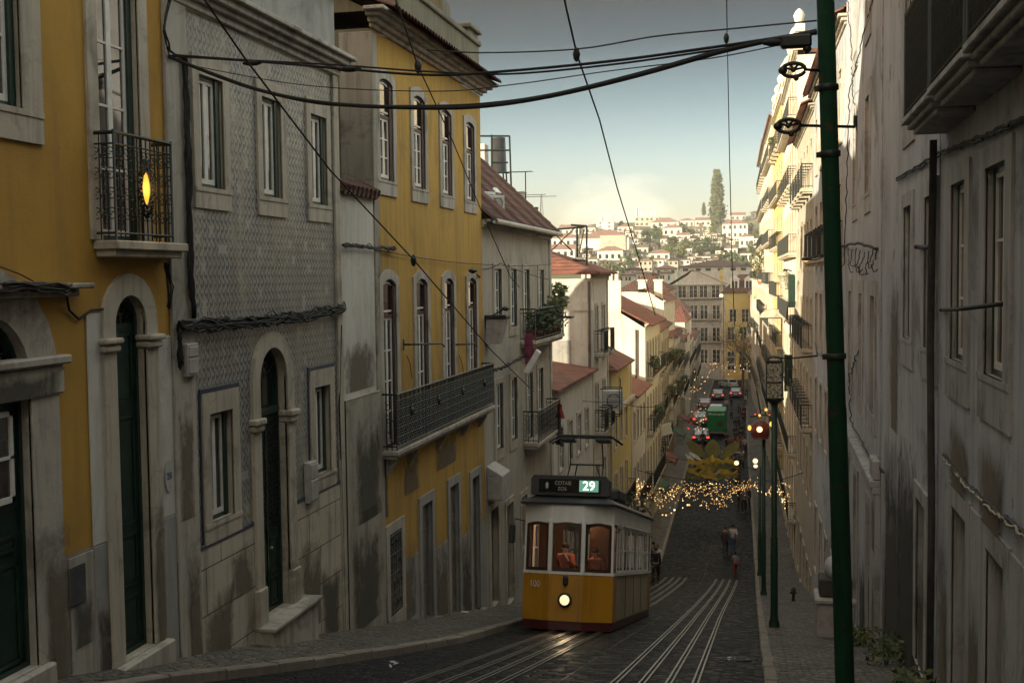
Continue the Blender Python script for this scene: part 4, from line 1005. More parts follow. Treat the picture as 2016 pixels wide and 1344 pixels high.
# ---- the row going down to the end of the street
row=[ # Y0,Y1,top px(y at its near corner), wall, roof, depth, label
 (80.5,90,(1302,652),'white','roof',8,'white house with pots on its balconies next down from the sunlit white house'),
 (90,99,(1322,640),'grey','roofd',9,'grey house with a brown roof third down from the sunlit white house'),
 (99,110,(1336,655),'cream','roof',8,'cream house with awnings beyond the grey house on the left of the street'),
 (110,124,(1352,650),'white','roofd',9,'pale house with a brown roof halfway down the lower street on the left'),
 (124,142,(1370,650),'grey','roof',9,'drab house with a red roof far down the left row'),
 (142,168,(1386,646),'cream','roof',9,'cream house last but one in the left row before the yellow corner'),
 (168,196,(1400,640),'white','roofd',9,'last pale house of the left row at the foot of the street')]
for i,(a,c,px,wm_,rm,dp,lab) in enumerate(row):
    X0,X1=wl(a)-.05*i,wl(c)-.05*i; zt=onX(px[0],px[1],X0).z; zg=G((a+c)/2)
    n=max(3,int((c-a)/2.6)); xs_=lin(.4,c-a-.4,n); rws=[];zz=zt-2.9;j=0
    while zz>zg+2.2: rws.append((zz,1.9,xs_,.85,'door','long' if (i+j)%2 else 'each')); zz-=3.1; j+=1
    rws.append((zg-.1 if c-a<15 else zg,2.3,xs_,1.1,'door',None))
    h=rows_house('terraced_house',lab,(X0,a),(X1,c),zg,zt,wm_,dp,rws,cor=True)
    gable_roof(h,M[rm],h.z(zt+.28),h.z(zt+2.1+.3*(i%3)),dp,.4); gable_ends(h,M[wm_],h.z(zt+.2),h.z(zt+2.0+.3*(i%3)),dp)
# pale blank gable behind the sunlit house, in shade
v0=onY(1224,600,99.3); v1=onY(1307,600,99.3)
zt=onY(1275,574,99.3).z
h=House('blank_gable_house','large house showing a shaded blank white end wall above the row roofs','house',(v0.x-1,99.3),(v1.x,99.3),-14)
h.wall(M['whitec'],h.z(zt-.9),12,[],zbot=-1)
b=MB(); w=h.w; b.add([(0,0,h.z(zt-.9)),(w,0,h.z(zt-.9)),(w,0,h.z(zt-1.6)),(w*.72,0,h.z(zt-.1)),(w*.3,0,h.z(zt)),(0,0,h.z(zt-.5))],[(0,1,3,4,5)]); b.build('gable_wall',M['whitec'],h.root)
b=MB(); b.add([(w*.62,-.2,h.z(zt+.25)),(w+.3,-.2,h.z(zt-.9)),(w+.3,12,h.z(zt-.9)),(w*.62,12,h.z(zt+.75)),(w*.30,-.2,h.z(zt+.1)),(w*.30,12,h.z(zt+.1))],[(0,1,2,3),(0,3,5,4)]); b.build('roof',M['roof'],h.root)
for q in (.5,.8):
    b=MB(); b.bbox(w*q,w*q+.7,1,1.7,h.z(zt-.9),h.z(zt)+.9); b.bbox(w*q-.08,w*q+.78,.92,1.78,h.z(zt)+.9,h.z(zt)+1.05); b.build('chimney',M['cream'],h.root)
# two more backs of houses between the row and the hill
for (x0_,x1_,yt,YY,wm_,rm,lab) in ((1222,1312,560,118,'grey','roofd','house with a brown roof and chimneys seen over the blank white end wall'),(1318,1348,622,135,'white','roof','white back of a house with a red roof above the left row'),(1308,1352,606,150,'cream','roofd','small cream house wedged behind the left row')):
    a_,c_=onY(x0_,yt,YY),onY(x1_,yt,YY); h=House('rear_house',lab,'house',(a_.x,YY),(c_.x,YY),-15)
    h.wall(M[wm_],h.z(a_.z-.6),9,[],zbot=-2); hip_roof(h,M[rm],h.z(a_.z-.55),h.z(a_.z+1.1),9,.3)
    for q in lin(0,h.w,3): farwin(h,q,h.z(a_.z-3),.9,1.5)
# ---- buildings closing the street
YE=213
v0=onY(1318,590,YE); v1=onY(1424,590,YE); v2=onY(1492,590,YE)
zt=onY(1370,563,YE).z
zr=[onY(1370,y_,YE).z for y_ in (586,628,672,715)]
fx=lambda l,X0:[onY(p_,600,YE).x-X0 for p_ in l]
h=rows_house('pale_gabled_block','pale four storey block with a low white gable closing the end of the street','block' and (v0.x,YE),(v1.x,YE),-19.4,zt,'plinth',12,[(zr[0],2.3,fx((1343,1365,1385,1409),v0.x),1.5,'window','long'),(zr[1],2.6,fx((1343,1366,1386,1410),v0.x),1.4,'door','each'),(zr[2],2.6,fx((1366,1386,1410),v0.x),1.4,'door','each'),(zr[3],2.6,fx((1366,1386,1410),v0.x),1.4,'door',None)],cat='block')
w=h.w; zt_=h.z(zt)+.25; pk=h.z(onY(1352,533,YE).z)
b=MB(); b.add([(w*.18,-.1,zt_),(w+.2,-.1,zt_),(w*.42,-.1,pk)],[(0,1,2)]); b.build('gable_wall',M['white'],h.root)
b=MB(); b.add([(w*.42,-.3,pk+.15),(w+.5,-.3,zt_),(w+.5,12,zt_),(w*.42,12,pk+.15),(-.5,-.3,zt_-.1),(-.5,12,zt_-.1)],[(0,1,2,3),(0,3,5,4)]); b.build('roof',M['roof'],h.root)
b=MB(); b.bbox(w-.6,w-.1,0,.6,zt_-.2,h.z(onY(1424,530,YE).z)); b.bbox(w-.7,w,-.1,.7,h.z(onY(1424,545,YE).z),h.z(onY(1424,541,YE).z)); b.build('chimney',M['yellow2'],h.root)
zt2=onY(1450,577,YE).z
h=rows_house('yellow_dormer_block','yellow block with two white dormers at the end of the street','block' and (v1.x+.1,YE),(v2.x+3,YE),-19.4,zt2,'yellow2',12,[(zr[1]-.6,2.4,fx((1442,1466,1489),v1.x),1.3,'window',None),(zr[2]+.3,2.4,fx((1438,1462,1487),v1.x),1.3,'door','each'),(zr[2]-4.2,2.4,fx((1438,1462,1487),v1.x),1.3,'window',None),(zr[3]-1.2,2.3,fx((1438,1462),v1.x),1.3,'window',None)],cat='block')
hip_roof(h,M['roofd'],h.z(zt2+.25),h.z(onY(1450,540,YE).z),12,.4,hip=3.0)
for q in fx((1445,1473),v1.x):
    b=MB(); b.bbox(q-.8,q+.8,1.0,3.5,h.z(zt2+.3),h.z(zt2+2.5)); b.prism([(q-1,h.z(zt2+2.5)),(q+1,h.z(zt2+2.5)),(q,h.z(zt2+3.2))],.9,3.6); d=b.build('dormer',M['wframe'],h.root)
    b=MB(); b.quad((q-.5,.985,h.z(zt2+.8)),(q-.06,.985,h.z(zt2+.8)),(q-.06,.985,h.z(zt2+2.2)),(q-.5,.985,h.z(zt2+2.2))); b.quad((q+.06,.985,h.z(zt2+.8)),(q+.5,.985,h.z(zt2+.8)),(q+.5,.985,h.z(zt2+2.2)),(q+.06,.985,h.z(zt2+2.2))); b.build('pane',M['glass'],d)
# ================================================================== RIGHT SIDE
# ---- near lilac white house with the stepped balconies
h=House('balcony_house','near lilac white house with black iron balconies overhead and deep stone windows','house',(XR+.01,14.8),(XR+.01,3.2),-4.9)
x,z=h.x,h.z
W1=[opening(x(c)-.47,x(c)+.47,z(-.98),z(.98)) for c in (13.35,11.25,9.0,6.8)]
F1=[opening(x(c)-.47,x(c)+.47,z(1.84),z(4.2),'door') for c in (13.3,11.2,9.0,6.8)]
D1=[opening(x(13.55),x(12.62),z(-4.75),z(-2.62),'door'),opening(x(11.5),x(10.65),z(-4.3),z(-2.62),'door'),opening(x(9.3),x(8.4),z(-3.7),z(-2.3),'door')]
h.wall(M['lilac'],z(11.4),9,W1+F1+D1,zbot=-1.0)
for o in W1: surround(h,o,M['stoneg'],t=.29,top=.2,apron=.38,apron_w=.29,depth=.34,proud=.03); window(h,o,rows=3,depth=.05)
for o in F1: surround(h,o,M['stoneg'],t=.26,top=.2,depth=.3,proud=.03); window(h,o,rows=4,depth=.1)
for o in D1: surround(h,o,M['stoneg'],t=.24,depth=.4,proud=.03,name='door_surround'); pdoor(h,o,mat='doorgrey',depth=.2)
band(h,M['stoneg'],x(11.72),x(12.36),-.6,z(-2.4),.028,'pilaster'); band(h,M['stoneg'],x(9.55),x(10.40),-.6,z(-2.4),.028,'pilaster')
for (a,c,zb_) in ((14.42,12.3,1.82),(12.22,10.16,1.84),(10.08,7.98,1.86),(7.9,5.6,1.86)):
    b=MB(); b.bbox(x(a),x(c),-.5,0,z(zb_)-.075,z(zb_),.012); b.bbox(x(a)+.05,x(c)-.05,-.44,0,z(zb_)-.14,z(zb_)-.077,.012); b.bbox(x(a)+.10,x(c)-.10,-.38,0,z(zb_)-.2,z(zb_)-.142,.012)
    s=b.build('balcony',M['stoneg'],h.root)
    railing(h,x(a)+.03,x(c)-.03,z(zb_),1.2,.46,'scroll',parent=s,step=.085)
cornice(h,M['stoneg'],z(11.402)); gable_roof(h,M['roof'],z(11.7),z(13.9),9); gable_ends(h,M['lilac'],z(11.6),z(13.8),9)
for a,c,z0_,z1_,m_ in ((14.6,13.7,-5.0,-3.0,'stainB'),(12.4,11.7,-4.9,-2.9,'stainB'),(13.9,12.4,-2.4,-1.5,'stainB'),(12.0,10.6,-2.4,-1.4,'stainB')): stain(h,x(a),x(c),z(z0_),z(z1_),m_,-.034)
# ---- plain white house with two deep windows
h=House('plain_white_house','plain white house with mould stains and a drainpipe next to the balcony house','house',(XR,21.85),(XR,14.8),-6.4)
x,z=h.x,h.z
W1=[opening(x(c)-.45,x(c)+.45,z(-.98),z(.98)) for c in (17.9,15.55)]; W2=[opening(x(c)-.45,x(c)+.45,z(2.3),z(4.3)) for c in (17.9,15.55)]
D1=[opening(x(16.6),x(15.7),z(-5.4),z(-3.1),'door')]
h.wall(M['lilac'],z(8.3),9,W1+W2+D1,zbot=-1.2)
for o in W1+W2: surround(h,o,M['stoneg'],t=.27,top=.2,apron=.36,apron_w=.27,depth=.34,proud=.03); window(h,o,rows=3,depth=.05)
for o in D1: surround(h,o,M['stoneg'],t=.2,depth=.3,name='door_surround'); pdoor(h,o,mat='doorgrey',depth=.25)
M['mould2']=plaster('black_mould_patch',(.22,.20,.17),(.13,.12,.10),(.04,.036,.03),streak=.9,mould=.9,scale=1.6)
# ragged mould patches standing a few mm proud of the render
def patch(h,pts,mat,y=-.006,name='stain'):
    b=MB(); b.add([(p[0],y,p[1]) for p in pts],[tuple(range(len(pts)))]); return b.build(name,mat,h.root)
def ragged(x0,x1,z0,z1,n=9,j=.2):
    P=[]
    for i in range(n): P.append((lerp(x0,x1,i/(n-1)),z1+R.uniform(-j,j)*2))
    for i in range(6): P.append((x1+R.uniform(-j,j),lerp(z1,z0,(i+1)/7)))
    for i in range(n): P.append((lerp(x1,x0,i/(n-1)),z0))
    for i in range(6): P.append((x0+R.uniform(-j,j),lerp(z0,z1,(i+1)/7)))
    return P
for a,c,z0_,z1_,m_ in ((21.2,18.4,-7.2,-2.8,'stainX'),(19.0,16.7,-6.6,-2.5,'stainX'),(18.4,16.4,-5.8,-2.6,'stainD'),(17.0,14.9,-6.0,-3.4,'stainG'),(21.7,20.2,-7.0,-4.6,'stainB'),(20.4,19.0,-2.6,.4,'stainB')): stain(h,x(a),x(c),z(z0_),z(z1_),m_,-.006-.002*R.random())
cornice(h,M['stoneg'],z(8.302)); gable_roof(h,M['roof'],z(8.6),z(10.8),9); gable_ends(h,M['lilac'],z(8.5),z(10.7),9)
b=MB(); b.tube([(x(14.75),-.08,z(1.6)),(x(14.8),-.09,z(-1)),(x(14.72),-.07,z(-3)),(x(14.7),-.08,z(-5.2))],.045,7); b.build('drainpipe',M['cableg'],h.root)
# ---- house with shop cornice and tall narrow windows
h=House('shop_cornice_house','flaking white house with a sloping shop cornice and stone corner pilaster','house',(wr(32),32),(XR-.005,21.85),-8)
x,z=h.x,h.z
W1=[opening(x(c)-.46,x(c)+.46,z(-2.75),z(-.45)) for c in (23.6,26.6,30.0)]; W2=[opening(x(c)-.46,x(c)+.46,z(1.65),z(3.65)) for c in (25.0,28.6)]; W3=[opening(x(c)-.46,x(c)+.46,z(5.2),z(7.0)) for c in (25.0,28.6)]
D1=[opening(x(a),x(c),z(zz),z(-4.75),'door') for a,c,zz in ((24.7,23.7,-7.5),(28.3,27.3,-8.4),(31.2,30.3,-9.1))]
h.wall(M['lilac'],z(7.6),9,W1+W2+W3+D1,zbot=-2)
for o in W1+W2+W3: surround(h,o,M['stoneg'],t=.25,top=.3,apron=.34,apron_w=.25,depth=.3,proud=.03); window(h,o,rows=3,depth=.05)
for o in D1: surround(h,o,M['stoneg'],t=.22,depth=.3,name='door_surround'); pdoor(h,o,mat='doorgrey',depth=.26)
band(h,M['stoneg'],x(22.55),h.w,-1,z(-3.95),.10,'pilaster'); band(h,M['lilac'],x(22.4),h.w,z(-3.4),z(7.6),.03,'pilaster')
for a,c,z0_,z1_,m_ in ((22.5,21.86,-7.0,-5.4,'stainB'),(22.5,21.86,-5.2,-3.95,'stainB'),(24.6,22.6,-7.6,-5.5,'stainD'),(27,25,-8.4,-5.8,'stainD')): stain(h,x(a),x(c),z(z0_),z(z1_),m_,-.106 if a==22.5 else -.01)
b=MB(); b.bbox(0,h.w+.02,-.2,0,z(-3.95),z(-3.82),.015); b.bbox(0,h.w+.02,-.15,0,z(-4.08),z(-3.952),.015); b.bbox(x(22.65),h.w+.02,-.14,0,z(-3.818),z(-3.45),.02); b.build('shop_cornice',M['stoneg'],h.root)
cornice(h,M['stoneg'],z(7.602)); gable_roof(h,M['roof'],z(7.9),z(10),9); gable_ends(h,M['lilac'],z(7.8),z(9.9),9)
# ---- long grey house whose tiled eaves show against the sunlit fronts
def rrows(zt,zg,Y0,Y1,n,w=.9,hh=2.0,step=3.2,bal=('long','each'),top=2.9):
    xs_=lin(.4,Y1-Y0-.4,n); o=[]; zz=zt-top; j=0
    while zz>zg+2.4: o.append((zz,hh,xs_,w,'door' if bal[j%len(bal)] else 'window',bal[j%len(bal)])); zz-=step; j+=1
    o.append((zg+.1,2.4,xs_,1.1,'door',None)); return o
h=rows_house('long_grey_house','long grey house with projecting clay tile eaves right of the street','house' and (wr(46),46),(wr(32),32),-11.5,6.6,'lilac',9,rrows(6.6,-11.3,32,46,5,bal=(None,'each',None)),pil=False)
gable_roof(h,M['roof'],h.z(6.95),h.z(9.2),9,.45,real=.22); gable_ends(h,M['lilac'],h.z(6.8),h.z(9.1),9)
h=rows_house('eaves_house','grey house with broken clay tile eaves before the tall sunlit fronts','house' and (wr(60),60),(wr(46),46),-15,6.3,'grey',9,rrows(6.3,-14.8,46,60,5,bal=('each',None,'each')),pil=False)
gable_roof(h,M['roof'],h.z(6.65),h.z(8.8),9,.5,real=.24); gable_ends(h,M['grey'],h.z(6.5),h.z(8.7),9)
# ---- tall sunlit fronts
def parapet(h,zt,mat='cream',urns=5):
    b=MB(); b.bbox(0,h.w,-.05,.3,zt,zt+.9,.02); b.bbox(-.1,h.w+.1,-.14,.36,zt+.9,zt+1.05,.02)
    for i in range(urns): q=lerp(.5,h.w-.5,i/(urns-1)); b.bbox(q-.28,q+.28,-.12,.38,zt+.0,zt+1.35,.02); b.lathe([(.12,zt+1.35),(.22,zt+1.5),(.3,zt+1.8),(.2,zt+2.0),(.05,zt+2.15)],(q,.1,0),10)
    return b.build('parapet',M[mat],h.root)
h=rows_house('tall_sunlit_house','tall cream house in low sun with a carved parapet and many balconies','house' and (wr(78),78),(wr(60),60),-16,11.0,'cream',11,rrows(11,-15.8,60,78,6,1.0,2.3,3.5,('long','each','long')))
parapet(h,h.z(11.25)); b=MB(); b.bbox(h.w-4.5,h.w-1,1.5,6,h.z(11),h.z(12.6)); b.bbox(h.w-4.7,h.w-.8,1.3,6.2,h.z(12.6),h.z(12.9)); b.build('roof_pavilion',M['cream'],h.root)
b=MB(); b.box(0,h.w,.3,11,h.z(11.1),h.z(11.3)); b.build('roof',M['roofd'],h.root)
h=rows_house('garlanded_house','second tall sunlit house with scrolled parapet beyond the first cream one','house' and (wr(93),93),(wr(78),78),-16.3,11.6,'yellow2',11,rrows(11.6,-16.2,78,93,5,1.0,2.3,3.4,('each','long')))
parapet(h,h.z(11.85),'cream',4); b=MB(); b.box(0,h.w,.3,11,h.z(11.7),h.z(11.9)); b.build('roof',M['roofd'],h.root)
h=rows_house('red_roof_corner_house','sunlit house with a small steep red roof against the sky','house' and (wr(112),112),(wr(93),93),-16.8,12.3,'cream',11,rrows(12.3,-16.6,93,112,6,1.0,2.3,3.4,('long','each')))
gable_roof(h,M['roof'],h.z(12.65),h.z(14.8),11,.4); gable_ends(h,M['cream'],h.z(12.5),h.z(14.7),11)
h=rows_house('roof_garden_house','sunlit house with green planters on its top balcony','house' and (wr(140),140),(wr(112),112),-17.2,12.6,'whitec',11,rrows(12.6,-17,112,140,8,1.1,2.3,3.4,('each','long')))
gable_roof(h,M['roofl'],h.z(12.9),h.z(15),11,.4); gable_ends(h,M['whitec'],h.z(12.8),h.z(14.9),11)
h=rows_house('far_right_house','lower pale house at the far end of the right row','house' and (wr(170),170),(wr(140),140),-18,2.4,'white',11,rrows(2.4,-17.8,140,170,8,1.1,2.2,3.3,('each',None)))
gable_roof(h,M['roof'],h.z(2.7),h.z(5),11,.4); gable_ends(h,M['white'],h.z(2.6),h.z(4.9),11)
h=rows_house('last_right_house','last grey house of the right row before the yellow dormer block','house' and (wr(212),212),(wr(170),170),-19,-3.2,'plinth',11,rrows(-3.2,-18.8,170,212,10,1.1,2.2,3.3,(None,'each')))
gable_roof(h,M['roofd'],h.z(-2.9),h.z(-.5),11,.4); gable_ends(h,M['plinth'],h.z(-3),h.z(-.6),11)
# ---- houses up the hill behind the camera (they shade this part of the street)
for (p0,p1,zb,zt,mm,lab) in (((XL,-26),(XL,3.9),0,13,'white','long white house uphill behind the viewpoint on the left'),((XR+.01,3.1),(XR+.01,-26),0,13,'cream','long cream house uphill behind the viewpoint on the right')):
    h=House('uphill_house',lab,'house',p0,p1,-2.6); 
    xs_=lin(.5,h.w-.5,9); ops=[opening(q-.45,q+.45,h.z(zz),h.z(zz+1.9)) for q in xs_ for zz in (1.9,5.1,8.4)]
    h.wall(M[mm],h.z(zt),9,ops,zbot=-3)
    for o in ops: farwin(h,(o['x0']+o['x1'])/2,o['z0'],.9,1.9)
    gable_roof(h,M['roof'],h.z(zt+.1),h.z(zt+2.5),9); gable_ends(h,M[mm],h.z(zt),h.z(zt+2.4),9)
# ================================================================== far hillside
def leafmesh(name,n,prof,mats,size=.16,seed=1,holes=True):
    """unit-height crown: prof(t)=radius at height t; scattered leaf clumps (small tilted faces) in clumps"""
    r=random.Random(seed); b=MB(); cl=[]
    for i in range(max(6,n//14)):
        t=r.random(); a=r.uniform(0,2*PI); q=r.uniform(.45,1.0); cl.append((t,a,q*prof(t)))
    for i in range(n):
        t,a,q=r.choice(cl); c=Vector((q*math.cos(a),q*math.sin(a),t))+Vector((r.gauss(0,1),r.gauss(0,1),r.gauss(0,1)))*size*.55
        c.z=max(.0,min(1.02,c.z)); e1=Vector((r.gauss(0,1),r.gauss(0,1),r.gauss(0,1))).normalized(); e2=e1.orthogonal().normalized(); s_=size*r.uniform(.3,.75)
        b.mi=0 if r.random()<.6 else (1 if r.random()<.7 else 2)
        b.quad(c-e1*s_,c-e2*s_*.6,c+e1*s_,c+e2*s_*.6)
    return b.mesh(name,mats)
def trunkmesh(h,r0,r1,limbs=4,seed=3,reach=.35):
    r=random.Random(seed); b=MB(); b.tube([(0,0,-.12*h),(.02*h,0,h*.5),(0,.02*h,h)],[r0,(r0+r1)/2,r1],7)
    for i in range(limbs):
        a=2*PI*i/limbs+r.uniform(-.4,.4); z0=h*r.uniform(.45,.95); b.tube([(0,0,z0),(reach*.5*math.cos(a),reach*.5*math.sin(a),z0+reach*.45),(reach*math.cos(a),reach*math.sin(a),z0+reach*1.05)],[r1*.8,r1*.5,r1*.2],5)
    return b.mesh('trunk',M['trunk'])
_round=lambda t:.52*math.sqrt(max(.03,1-(2*t-1)**2))*(1.05-.25*t)
CROWN={}
for k_,ms in (('d',('leafd','leafd','leafm')),('m',('leafm','leafd','leafl')),('l',('leafl','leafm','leafm'))):
    CROWN[k_]=[leafmesh('crown',520,_round,[M[q] for q in ms],.17,seed=11+i) for i in range(3)]
CYP=leafmesh('crown',4200,lambda t:.135*min(1,(t+.05)*6)*max(.03,1-(max(0,t-.3)/.72)**1.7),[M['cyp'],M['cyp'],M['leafm']],.045,seed=5)
TRK=trunkmesh(.35,.035,.02,4)
def tree(px,yb,wpx,hpx,kind,label,name='tree',Y=None,group='trees on the far hillside',push=0):
    p=onT(px,yb) if Y is None else onY(px,yb,Y)
    s_=p.length/FPX*1.0; H=hpx*s_; W_=wpx*s_
    t=empty(name,p,R.uniform(0,6.28),label,'tree',group)
    tr=inst('trunk',TRK,t,(0,0,-.02*H),(0,0,0),(W_,W_,H*.9))
    if kind=='c': inst('crown',CYP,t,(0,0,.03*H),(0,0,0),(W_/.27,W_/.27,H*.97)); tr.scale=(H*.35,H*.35,H*.9)
    else: inst('crown',R.choice(CROWN[kind]),t,(0,0,.10*H),(0,0,R.uniform(0,6)),(W_/1.0,W_/1.0,H*.9))
    return t
_wm=MB().box(-.5,.5,-.06,.02,0,1).mesh('window',M['glass'])
WALLS={'cw':'whitec','cr':'cream','gr':'grey','ye':'yellow2','wh':'white'}
def hillhouse(x0,x1,yt,yb,wall,roof,label,nwin=3,rows=1,depth=None,rh=.35,name='hillside_house',group='houses on the far hillside',hip=True,Yo=None):
    """px extents of the wall on the picture of the hill: left, right, eaves, base"""
    p=onT((x0+x1)/2,yb) if Yo is None else onY((x0+x1)/2,yb,Yo); Y=p.y; a,c=onY(x0,yb,Y),onY(x1,yb,Y); zt=onY((x0+x1)/2,yt,Y).z
    h=House(name,label,'house',(a.x,Y),(c.x,Y),p.z,group); w=h.w; d=depth or max(6,w*.7); H=zt-p.z
    b=MB(); b.box(0,w,0,d,-7,H); b.build('wall',M[WALLS[wall]],h.root)
    if roof:
        rr=min(rh*w*.5,4.5)
        if hip: hip_roof(h,M[roof],H,H+rr,d,.4)
        else: gable_roof(h,M[roof],H+.05,H+rr,d,.4); gable_ends(h,M[WALLS[wall]],H,H+rr,d)
    ww=min(1.3,w/(max(1,nwin)*2.2))
    for r_ in range(rows):
        for i in range(nwin):
            if nwin: inst('window',_wm,h.root,(w*(i+.5)/nwin+R.uniform(-.3,.3),0,lerp(.25,.62,0) *H if rows==1 else H*(r_+.3)/rows),(0,0,0),(ww,1,min(1.9,H/rows*.45)))
    return h
HH=[(1174,1208,436,456,'cr',None,'tall cream block with rooftop tanks on the ridge left of the slanting wire',2,3),
(1250,1298,427,446,'gr',None,'long grey flat block with white stacks on the ridge',5,2),
(1282,1336,437,449,'cw','roofl','wide white house with a red roof on the ridge right of the grey block',4,1),
(1338,1366,434,447,'cw','roofl','white ridge house with a shallow red roof left of the small cypress',3,1),
(1368,1400,433,446,'cr','roofl','cream ridge house touching the tall cypress on its left',3,1),
(1142,1238,468,493,'cr','roofl','long cream institution with blank bays and a brown roof',0,1),
(1086,1138,468,486,'cw','roofl','white house behind the rusty sign frame, upper one',4,1),
(1080,1132,490,508,'cw','roofl','white house behind the rusty sign frame, lower one',4,1),
(1176,1226,493,514,'cr','roofl','pale house with a ragged brown roof below the long institution',4,1),
(1305,1342,448,465,'cr','roofl','cream house with a hipped roof in the middle of the hill',3,1),
(1331,1358,462,474,'cw','roofl','small white house among trees right of the hipped cream house',2,1),
(1422,1472,440,470,'cw','roofl','big white house with a red roof right of the tall cypress',5,2),
(1455,1484,465,488,'cw','roofl','white house with a red roof below the big one right of the cypress',3,1),
(1437,1468,423,434,'cw','roofl','white house on the skyline right of the tall cypress',3,1),
(1478,1498,418,430,'cw','roofl','last white house on the skyline before the sunlit street fronts',2,1),
(1277,1318,498,512,'wh','roofl','white house with a red roof and a statue like chimney mid hill',3,1),
(1316,1335,513,534,'gr','roofd','narrow grey house under the big dark roof',2,2),
(1338,1358,511,532,'wh','roofd','narrow bluish white house under the big dark roof',2,2),
(1258,1284,513,536,'gr','roofl','grey house below the trees at the middle of the hill foot',3,2),
(1286,1306,511,534,'cr','roofl','slim cream house beside the grey one at the hill foot',2,2),
(1158,1176,510,524,'cw','roofl','small white house at the foot of the hill right of the sign frame',2,1),
(1120,1150,512,528,'wh','roofl','white house just above the hipped white roof at the left',3,1),
(1240,1256,470,482,'cw','roofl','tiny white house at the right end of the long institution',2,1),
(1243,1266,453,462,'cw','roofl','small white house under the grey ridge block',3,1),
(1216,1246,446,458,'cr','roofl','cream house between the tall block and grey ridge block',3,1),
(1100,1140,449,463,'cr','roofl','pale house high on the left of the hill over the sign frame',4,1),
(1144,1172,448,460,'cw','roofl','white house left of the tall cream block with tanks',3,1),
(1300,1316,470,480,'cr','roofl','tiny cream house with a red roof under the hipped one',2,1),
(1362,1384,449,459,'cw','roofl','white house half hidden by trees left of the cypress trunk',3,1),
(1396,1420,474,486,'cw','roofl','white house among dark trees under the tall cypress',3,1),
(1228,1252,494,507,'cw','roofl','white house right of the ragged brown roof',3,1),
(1255,1275,487,499,'cr','roofl','cream house between mid hill trees and statue chimney house',2,1),
(1426,1452,488,502,'wh','roofl','pale house in the dark trees low on the right of the hill',3,1),
(1458,1480,498,516,'cr','roofd','cream house low on the hill beside the right hand fronts',3,1)]
for i,(x0_,x1_,yt,yb,wl_,rf,lab,nw,rw) in enumerate(HH):
    h=hillhouse(x0_,x1_,yt,yb,wl_,rf,lab,nw,rw,hip=i%3!=1)
    if i==0:
        for q in (.2,.55,.8): b=MB(); b.bbox(h.w*q-1.2,h.w*q+1.2,1,4,onT(1190,456).z*0+6.3,8+q*2); b.build('roof_tank',M['cream'],h.root)
    if i==1:
        for q in (.03,.08,.2,.62,.78): b=MB(); b.bbox(h.w*q,h.w*q+1.2,1,3,5.5,8.8+(q<.1)*2.4); b.build('stack',M['whitec'],h.root)
    if i==5:
        for q in (.42,.68): b=MB(); b.bbox(h.w*q,h.w*q+6,-.6,0,-2,h.z(0)*0+7.0); b.build('bay',M['stone'],h.root)
# big dark roof in the valley
h=hillhouse(1338,1478,524,536,'wh','roofd','wide low hall with a huge dark brown roof at the hill foot',6,1,depth=30,rh=.2,hip=True,Yo=300)
for i,(x0_,x1_,yt,yb,wl_,rf,lab) in enumerate(((1222,1246,540,556,'wh','roofl','pale roofed house just behind the blank white end wall, leftmost of the valley floor'),(1248,1270,537,556,'cr','roofl','cream valley house above the slanting brown roof'),(1272,1296,540,556,'gr','roofd','grey valley house with a dark roof left of the gabled block'),(1298,1318,536,556,'cw','roofl','white valley house touching the gabled block on its left'),(1232,1262,530,545,'wh','roofd','long low pale house at the bottom of the hill'),(1290,1330,528,542,'cr','roofl','cream house over the left shoulder of the gabled block'))): hillhouse(x0_,x1_,yt,yb,wl_,rf,lab,3,1,Yo=250+12*(i%3)+i)
# random filler houses so that the slope reads as built up
fill=[]
r2=random.Random(21)
kinds=['white house with a pink tiled roof on the slope','cream house with a flat top on the slope','pale house with a brown roof on the slope']
for i in range(330):
    x=r2.uniform(1088,1490); y=r2.uniform(452,532)
    if any(a-1<x<c+1 and yt-2<y<yb+2 for a,c,yt,yb,*_ in HH): continue
    w=r2.uniform(7,19)*(1 if y>465 else .7); k_=i%3
    hillhouse(x-w/2,x+w/2,y-r2.uniform(5,9),y,('cw','cr','wh')[k_],('roofl',None,'roofd')[k_],'small '+kinds[k_]+' of the far hill',2,1,group='small '+kinds[k_].split(' on')[0].replace('house','houses')+' scattered over the hill')
tree(1412,446,27,106,'c','very tall dark cypress standing on the skyline of the hill','cypress_tree',group=None)
tree(1385.5,424,8,24,'c','small slim cypress on the skyline left of the tall one','cypress_tree',group=None)
TL=[(1272,482,26,34,'d'),(1290,474,20,34,'d'),(1299,468,12,34,'d'),(1326,505,26,34,'m'),(1342,508,24,36,'m'),(1356,498,22,28,'l'),(1371,502,30,36,'m'),(1390,500,28,38,'d'),(1408,498,26,32,'m'),(1343,460,28,22,'m'),(1360,462,18,20,'l'),
 (1188,546,30,30,'l'),(1206,548,28,34,'l'),(1224,548,30,36,'m'),(1243,550,28,34,'d'),(1223,454,14,22,'d'),(1425,520,30,32,'d'),(1444,528,32,36,'d'),(1464,532,30,34,'d'),(1412,540,22,20,'m'),(1488,472,18,22,'m'),(1478,455,14,18,'d'),(1404,462,20,26,'m'),(1424,478,14,20,'m'),(1318,482,16,18,'m'),(1254,510,22,24,'d'),(1238,524,20,24,'d'),(1278,496,16,16,'m'),(1310,500,18,20,'l'),(1160,478,14,14,'m'),(1375,446,14,14,'m'),(1478,500,16,30,'d'),(1484,540,22,50,'m'),(1150,500,14,14,'d'),(1110,512,14,12,'m')]
TK={'d':'dark green bushy tree on the far slope','m':'olive green bushy tree on the far slope','l':'light green bushy tree on the far slope'}
